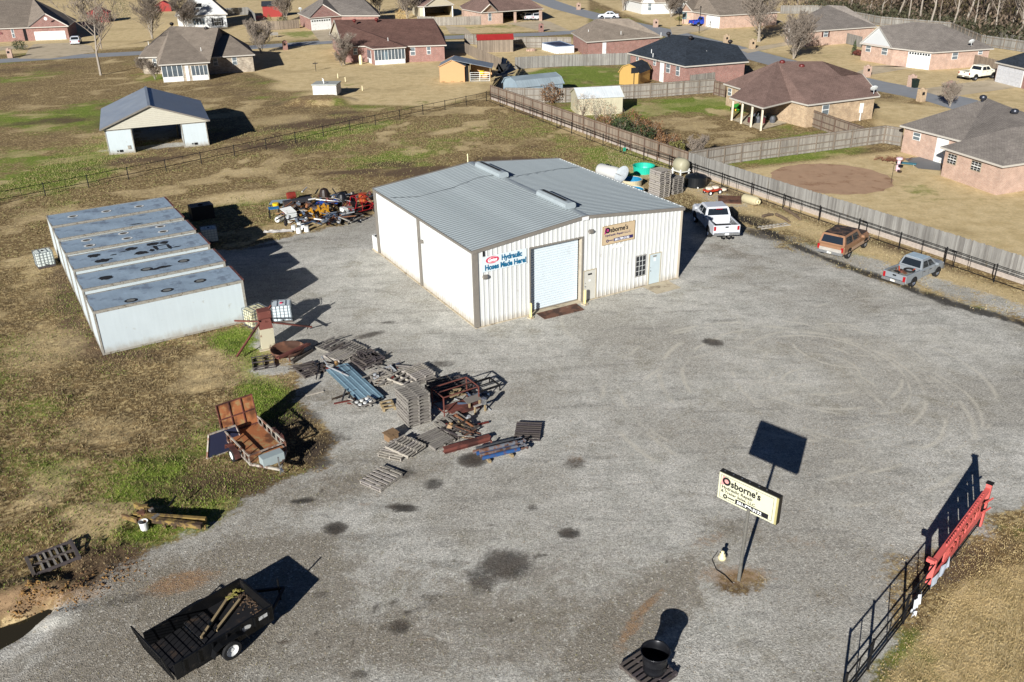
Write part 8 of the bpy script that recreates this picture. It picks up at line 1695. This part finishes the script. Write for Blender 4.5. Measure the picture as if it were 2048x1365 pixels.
def leafy(seed, n, rx, ry, rz_, zc, size, mat, name='foliage', core=None):
    r = np.random.default_rng(seed); d = r.normal(size=(n, 3)); d /= np.linalg.norm(d, axis=1, keepdims=True); rr = r.uniform(.45, 1.0, (n, 1))**.6*(1+.18*np.sin(d[:, :1]*7+seed)+.15*np.cos(d[:, 1:2]*9))
    c = d*rr*np.array([rx, ry, rz_])+np.array([0, 0, zc]); a_ = r.normal(size=(n, 3)); a_ /= np.linalg.norm(a_, axis=1, keepdims=True); b_ = np.cross(a_, r.normal(size=(n, 3))); b_ /= np.maximum(np.linalg.norm(b_, axis=1, keepdims=True), 1e-4); s_ = r.uniform(.6, 1.3, (n, 1))*size
    v = np.stack([c-a_*s_, c+b_*s_*.5, c+a_*s_, c-b_*s_*.5], 1).reshape(-1, 3); v[:, 2] = np.maximum(v[:, 2], .02)
    me_ = bpy.data.meshes.new(name); me_.from_pydata(v.tolist(), [], (np.arange(n*4).reshape(-1, 4)).tolist()); me_.materials.append(mat); return me_
def leafmat(name, h1, h2):
    s = N(name); co = s.co(); g = s.n('NewGeometry'); n1 = s.noise(co, 2.2, 3)
    wnn = s.n('TexWhiteNoise', noise_dimensions='3D'); s.link(s.map(co, (3, 3, 3)), wnn.inputs[0])
    col = s.scale(s.mix(s.step(n1, .35, .65), hx(h1), hx(h2)), s.rng(s.noise(co, 12, 2), .3, .7, .6, 1.45)); s.put(s.b.inputs['Base Color'], col); s.b.inputs['Roughness'].default_value = .8; return s.m
LB_ = leafmat('leaves_rust_brown', '5a3e28', '7a5a38'); LG_ = leafmat('leaves_dark_green', '1f2c16', '35451f'); LR_ = leafmat('leaves_dark_red', '4a2420', '6d3a2c'); LO_ = leafmat('leaves_olive', '4d4a22', '6d6a35'); LP_ = leafmat('seed_heads_pale', '9a8468', 'b8a488')
def bush(name, label, px, py, r_, h, mat, seed, n=900, size=.09, twigs=True, cat='shrub', group=None):
    t = thing(name, label, cat, at(px, py), 0, group); share('foliage', leafy(seed, n, r_, r_, h/2, h/2+.05, size, mat), (0, 0, 0), t)
    if twigs:
        mb = MB(); r = random.Random(seed)
        for i in range(26): a_ = r.uniform(0, 6.28); mb.tube((0, 0, 0), (math.cos(a_)*r_*r.uniform(.4, 1), math.sin(a_)*r_*r.uniform(.4, 1), h*r.uniform(.6, 1.12)), .022, .006, n=3, cap=False)
        mb.build('stems', TWIG, t)
    return t
gs = 'brown shrubs along the board fence'
for i, (px, py, r_, h, m_, lb) in enumerate(((1102, 208, 1.3, 2.6, LB_, 'bare reddish shrub beside the grey barn'), (1165, 232, 1.2, 2.6, LP_, 'shrub with pale seed heads at the left of the cream shed'), (1192, 240, 1.4, 2.8, LP_, 'widest pale-headed shrub before the cream shed'), (1218, 245, 1.2, 2.2, LP_, 'lower pale-headed shrub at the right of the cream shed'), (1210, 262, 1.2, 1.6, LB_, 'low brown shrub below the cream shed'), (1243, 268, 1.3, 1.8, LG_, 'dark green-centred shrub next in the row by the fence'), (1262, 262, 1.5, 2.2, LB_, 'tall tawny shrub in the middle of the fence row'), (1282, 284, 1.3, 1.8, LG_, 'greenish shrub low in the fence row'), (1298, 280, 1.5, 2.0, LB_, 'broad tawny shrub near the end of the fence row'), (1335, 300, 1.5, 1.6, LB_, 'last brown shrub before the fence junction'), (1352, 308, 1.0, 1.2, LO_, 'olive scrub at the fence junction'))): bush('shrub', lb, px, py, r_, h, m_, 20+i, 1100 if m_ is not LP_ else 500, .1 if m_ is not LP_ else .07, group=gs)
for i, (px, py, r_, h, m_, lb, nm) in enumerate(((1707, 111, .5, 2.6, LG_, 'narrow dark cone tree at the left of the beige house', 'cypress'), (1861, 134, .9, 3.6, LO_, 'tall pointed olive cone tree beside the white garage door', 'cypress'), (1716, 112, .8, .9, LR_, 'dark red round bush, leftmost before the beige house', 'shrub'), (1729, 114, .8, .9, LR_, 'dark red bush second before the beige house', 'shrub'), (1741, 117, .8, .9, LR_, 'dark red bush at the middle of the bed', 'shrub'), (1755, 119, .8, .9, LO_, 'olive bush in the bed before the beige house', 'shrub'), (1767, 121, .8, .9, LO_, 'second olive bush in the bed', 'shrub'), (1777, 122, .7, .9, LR_, 'dark red bush right of the olive ones', 'shrub'), (1789, 125, .8, 1.0, LR_, 'rounded dark red bush nearest the garage door', 'shrub'), (983, 48, .9, 1.1, LR_, 'reddish bush beside the brick gable', 'shrub'), (40, 101, 1.3, 1.8, LG_, 'dark bushy mound before the arched doorway', 'shrub'), (246, 42, 2.6, 5, LG_, 'dark drooping evergreen at the top left', 'evergreen_tree'), (5, 12, 4, 8, LG_, 'dark green tree at the top left corner', 'evergreen_tree'), (541, 58, 1.2, 3.4, LO_, 'small olive conifer near the tan fence', 'evergreen_tree'), (567, 56, 1.2, 2.6, LG_, 'dark shrub beside the tan fence', 'shrub'), (803, 44, 1.3, 2.8, leafmat('grass_plume', 'a88a58', 'c4a870'), 'tan pampas-like clump above the brown roof', 'ornamental_grass'), (1364, 42, 1.5, .9, LO_, 'low hedge beside the teal-shuttered window', 'shrub'), (1202, 232, .1, .1, LB_, '', ''))):
    if not nm: continue
    t = bush(nm, lb, px, py, r_, h, m_, 50+i, 900, .1, twigs=False, cat='shrub' if nm == 'shrub' else 'grass clump' if nm == 'ornamental_grass' else 'tree')
    if nm in ('cypress', 'evergreen_tree') and r_ < 2:
        f_ = kids(t)[0].data if kids(t) else None
        for o in list(t.children):
            for v_ in o.data.vertices: k = max(.12, 1.15-v_.co.z/h); v_.co.x *= k; v_.co.y *= k
        MB().tube((0, 0, 0), (0, 0, h*.4), .08, n=6).build('trunk', BARKG, t)
for (px, py, sc, lb, m_) in ((689, 130, .55, 'small reddish bare shrub against the red brick house', 1), (683, 133, .4, 'thin pale bare sapling at the corner of the red brick house', 5), (311, 160, .42, 'thin bare sapling at the corner of the stone house', 5), (1900, 214, .45, 'leafless bush above the grey roof ridge', 5), (1395, 318, .35, 'thin sapling at the right board fence', 5), (290, 148, .4, 'bare brown bush beside the stone house wall', 5)): tree(px, py, lb, m_, sc, name='bare_shrub')
# winter woods at the top right: tall trees one can tell apart, undergrowth as one mass
gw = 'bare trees of the winter woods'
rw = random.Random(31); wd = [(1592, 20), (1612, 8), (1640, 8), (1668, 10), (1700, 22), (1735, 34), (1762, 40), (1790, 46), (1815, 50), (1838, 48), (1858, 58), (1880, 54), (1902, 62), (1925, 58), (1945, 66), (1968, 64), (1990, 76), (2012, 72), (2035, 86), (2060, 84), (1720, 10), (1780, 22), (1840, 26), (1900, 34), (1960, 40), (2020, 48), (1660, -8), (2050, 60), (1810, 10), (1870, 8), (1940, 16), (2000, 24), (1750, -2), (1690, -12), (2045, 30)]
desc = ['pale trunk', 'grey trunk', 'leaning trunk', 'slim trunk', 'forked crown']
for i, (px, py) in enumerate(wd):
    near = 'at the front edge of the woods' if i < 20 else 'deeper in the woods'
    t = tree(px, py, '%s bare tree %s, top right' % (('tall', 'slender', 'leaning', 'wide-crowned', 'twiggy')[i % 5], near), [2, 3, 4][i % 3], rw.uniform(.8, 1.15), group=gw)
    t.rotation_euler = (rw.uniform(-.12, .12), rw.uniform(-.12, .12), rw.uniform(0, 6))
def mass(name, label, poly, n, hmax, mat, size, seed, twigs=0):
    r = np.random.default_rng(seed); P = np.array([at(*p)[:2] for p in poly]); lo, hi = P.min(0), P.max(0); q = r.uniform(lo, hi, (n*4, 2)); q = q[sdf(P, q[:, 0], q[:, 1]) > 0][:n]; m = len(q)
    hh = hmax*(.35+.65*fbm(q[:, 0], q[:, 1], .12, 3))*r.uniform(0, 1, m)**.7; c = np.stack([q[:, 0], q[:, 1], hh], 1)
    a_ = r.normal(size=(m, 3)); a_[:, 2] = np.abs(a_[:, 2])+.5; a_ /= np.linalg.norm(a_, axis=1, keepdims=True); b_ = np.cross(a_, r.normal(size=(m, 3))); b_ /= np.linalg.norm(b_, axis=1, keepdims=True); s_ = r.uniform(.5, 1.4, (m, 1))*size
    w_ = np.where(r.random((m, 1)) < .65, .06, .45); v = np.stack([c-a_*s_, c+b_*s_*w_, c+a_*s_, c-b_*s_*w_], 1).reshape(-1, 3)
    me_ = bpy.data.meshes.new(name); me_.from_pydata(v.tolist(), [], np.arange(m*4).reshape(-1, 4).tolist()); me_.materials.append(mat); o = bpy.data.objects.new(name, me_); COL.objects.link(o); o['kind'] = 'stuff'; o['label'] = label; o['category'] = 'undergrowth'; return o
UG = leafmat('undergrowth_winter', '453a30', '6a5b4a'); UG2 = leafmat('undergrowth_green', '2a2c1c', '45432a')
mass('undergrowth', 'tangled brown undergrowth of the winter woods, top right', [(1560, 25), (1640, 25), (1760, 50), (1900, 63), (1960, 90), (2100, 112), (2200, 60), (2200, -60), (1500, -60)], 60000, 6.0, UG, .4, 5)
mass('undergrowth', 'olive scrub at the foot of the winter woods', [(1600, 24), (1760, 48), (1900, 61), (1960, 88), (2100, 110), (2150, 85), (1900, 40), (1700, 20)], 12000, 3.0, UG2, .4, 6)
# grass tufts and dead stalks in the near field, dry grass lower right, stones on the lot
def tufts(name, label, n, xr, yr, dens, hts, mat, seed, wd_=.012, lean=.5):
    r = np.random.default_rng(seed); x = r.uniform(*xr, n*3); y = r.uniform(*yr, n*3); m = masks(x, y); k = dens(m, x, y) > r.random(len(x)); x, y = x[k][:n], y[k][:n]; m = {a_: b_[k][:n] for a_, b_ in m.items()}; z = height(x, y, m); n = len(x)
    a_ = r.uniform(0, 6.28, n); h = r.uniform(*hts, n)*(.6+.8*fbm(x, y, .8, 3)); lx, ly = np.cos(a_)*lean*h*r.uniform(0, 1, n), np.sin(a_)*lean*h*r.uniform(0, 1, n); b_ = r.uniform(0, 6.28, n); w_ = wd_*r.uniform(.6, 1.6, n)
    v = np.stack([np.stack([x-np.cos(b_)*w_, y-np.sin(b_)*w_, z-.01], 1), np.stack([x+np.cos(b_)*w_, y+np.sin(b_)*w_, z-.01], 1), np.stack([x+lx, y+ly, z+h], 1)], 1).reshape(-1, 3)
    me_ = bpy.data.meshes.new(name); me_.vertices.add(n*3); me_.vertices.foreach_set('co', v.ravel()); me_.loops.add(n*3); me_.loops.foreach_set('vertex_index', np.arange(n*3, dtype=np.int32)); me_.polygons.add(n); me_.polygons.foreach_set('loop_start', np.arange(n, dtype=np.int32)*3); me_.update(calc_edges=True)
    me_.materials.append(mat); o = bpy.data.objects.new(name, me_); COL.objects.link(o); o['kind'] = 'stuff'; o['label'] = label; o['category'] = 'grass'; return o
def grassmat(name, h1, h2, h3):
    s = N(name); co = s.co(); n1 = s.noise(co, .9, 4, .6); n2 = s.noise(co, 18, 2); col = s.mix(s.step(n1, .4, .62), hx(h1), hx(h2)); col = s.mix(s.step(n2, .52, .66), col, hx(h3)); s.put(s.b.inputs['Base Color'], col); s.b.inputs['Roughness'].default_value = .8; return s.m
left_of = lambda x, y: ((x+2.8)*-65.2-(y-118.9)*34.5 > 0).astype(float)
fieldD = lambda m, x, y: np.clip(1-m['gravel']*1.8, 0, 1)*np.clip(1.2-m['clay'], 0, 1)
tufts('green_grass', 'short green grass in the field left of the lot', 130000, (-32, -3), (17, 62), lambda m, x, y: fieldD(m, x, y)*np.clip(m['green']*1.9-.55, 0, 1), (.03, .10), grassmat('grass_green', '50641f', '6e812c', '8a8c40'), 1, .016)
tufts('dry_grass', 'dry brown stalks in the field left of the lot', 150000, (-36, -3), (17, 62), lambda m, x, y: fieldD(m, x, y)*(.3+.5*m['brown'])*np.clip(1.5-m['green']*1.6, .1, 1)*np.clip(1.5-m['brown']*1.1, .1, 1)*(1-.6*m['yard']), (.03, .12), grassmat('grass_dry', '7d6c4c', '574a36', 'a8966c'), 2, .016)
tufts('tan_grass', 'dormant tan grass at the lower right corner', 90000, (9, 26), (17, 34), lambda m, x, y: np.clip(1-m['gravel']*1.8, 0, 1)*(.35+.65*m['yard']), (.03, .08), grassmat('grass_tan', 'a08c62', '85744c', 'b8a67c'), 3, .016)
tufts('fence_grass', 'weeds and dry grass along the pipe fence and ditch', 40000, (10, 36), (48, 100), lambda m, x, y: np.clip(1-m['gravel']*1.3, 0, 1)*.6*left_of(x, y)*np.clip(1.05-m['yard']*1.2, .12, 1), (.04, .14), grassmat('grass_weed', '86785a', '6e6848', '9a8e6e'), 4, .03)
tufts('field_grass', 'rough mixed grass across the middle field', 70000, (-48, 12), (60, 112), lambda m, x, y: np.clip(1-m['gravel']*1.5, 0, 1)*np.clip(m['green']*1.1-m['brown']*.3-m['yard']*.7, .03, 1)*left_of(x, y), (.05, .13), grassmat('grass_field', '7a6a48', '68703a', '918458'), 5, .035)
def stones(name, label, n, xr, yr, dens, sz, mat, seed):
    r = np.random.default_rng(seed); x = r.uniform(*xr, n*3); y = r.uniform(*yr, n*3); m = masks(x, y); k = dens(m, x, y) > r.random(len(x)); x, y = x[k][:n], y[k][:n]; m = {a_: b_[k][:n] for a_, b_ in m.items()}; z = height(x, y, m); n = len(x)
    s_ = r.uniform(*sz, n)*r.uniform(.5, 1, n); a_ = r.uniform(0, 6.28, n); P = []
    for j in range(4): t_ = a_+j*1.571+r.uniform(-.3, .3, n); P.append(np.stack([x+np.cos(t_)*s_, y+np.sin(t_)*s_*.8, z-.004], 1))
    P.append(np.stack([x+r.uniform(-.3, .3, n)*s_, y+r.uniform(-.3, .3, n)*s_, z+s_*r.uniform(.5, .9, n)], 1)); v = np.stack(P, 1).reshape(-1, 3); b_ = np.arange(n, dtype=np.int32)[:, None]*5
    f_ = np.concatenate([b_+np.array([[0, 1, 4]]), b_+np.array([[1, 2, 4]]), b_+np.array([[2, 3, 4]]), b_+np.array([[3, 0, 4]])], 0).astype(np.int32); nf = len(f_)
    me_ = bpy.data.meshes.new(name); me_.vertices.add(len(v)); me_.vertices.foreach_set('co', v.ravel()); me_.loops.add(nf*3); me_.loops.foreach_set('vertex_index', f_.ravel()); me_.polygons.add(nf); me_.polygons.foreach_set('loop_start', np.arange(nf, dtype=np.int32)*3); me_.update(calc_edges=True)
    me_.materials.append(mat); o = bpy.data.objects.new(name, me_); COL.objects.link(o); o['kind'] = 'stuff'; o['label'] = label; o['category'] = 'gravel'; return o
def stonemat():
    s = N('loose_stone'); co = s.co(); n2 = s.n('TexVoronoi'); s.link(co, n2.inputs[0]); n2.inputs['Scale'].default_value = 9; x = s.n('SeparateXYZ'); s.link(n2.outputs['Color'], x.inputs[0])
    s.put(s.b.inputs['Base Color'], s.scale(s.mix(s.step(x.outputs[1], .6, .9), hx('938f87'), hx('857662')), s.rng(x.outputs[0], 0, 1, .55, 1.5))); s.b.inputs['Roughness'].default_value = .9; return s.m
tufts('lot_weeds', 'sparse dry weeds coming through the gravel lot', 16000, (-16, 22), (16, 50), lambda m, x, y: m['gravel']*np.clip(m['brown']*1.6-.75, 0, .8), (.02, .06), grassmat('grass_lot', '7a7050', '6a6a3e', '948a68'), 9, .012)
stones('gravel_stones', 'loose gravel stones over the lot', 130000, (-16, 22), (16, 46), lambda m, x, y: m['gravel']*.6*np.clip(1.5-m['track'], 0, 1)*np.clip(1.1-m['oil']*1.3, 0, 1), (.012, .034), stonemat(), 7)
def clodmat():
    s = N('earth_clod'); co = s.co(); s.put(s.b.inputs['Base Color'], s.scale(s.mix(s.step(s.noise(co, 1.4, 3), .4, .6), hx('6b4f34'), hx('94703f')), s.rng(s.noise(co, 15, 2), .3, .7, .6, 1.3))); s.b.inputs['Roughness'].default_value = .9; return s.m
stones('earth_clods', 'clods of brown earth on the mud bank by the puddle', 9000, (-18, -8), (18, 28), lambda m, x, y: np.clip(m['clay']*1.6+m['brown']*.25-.25, 0, 1)*np.clip(1-m['gravel'], 0, 1), (.02, .085), clodmat(), 8)
print('objects', len(bpy.data.objects))
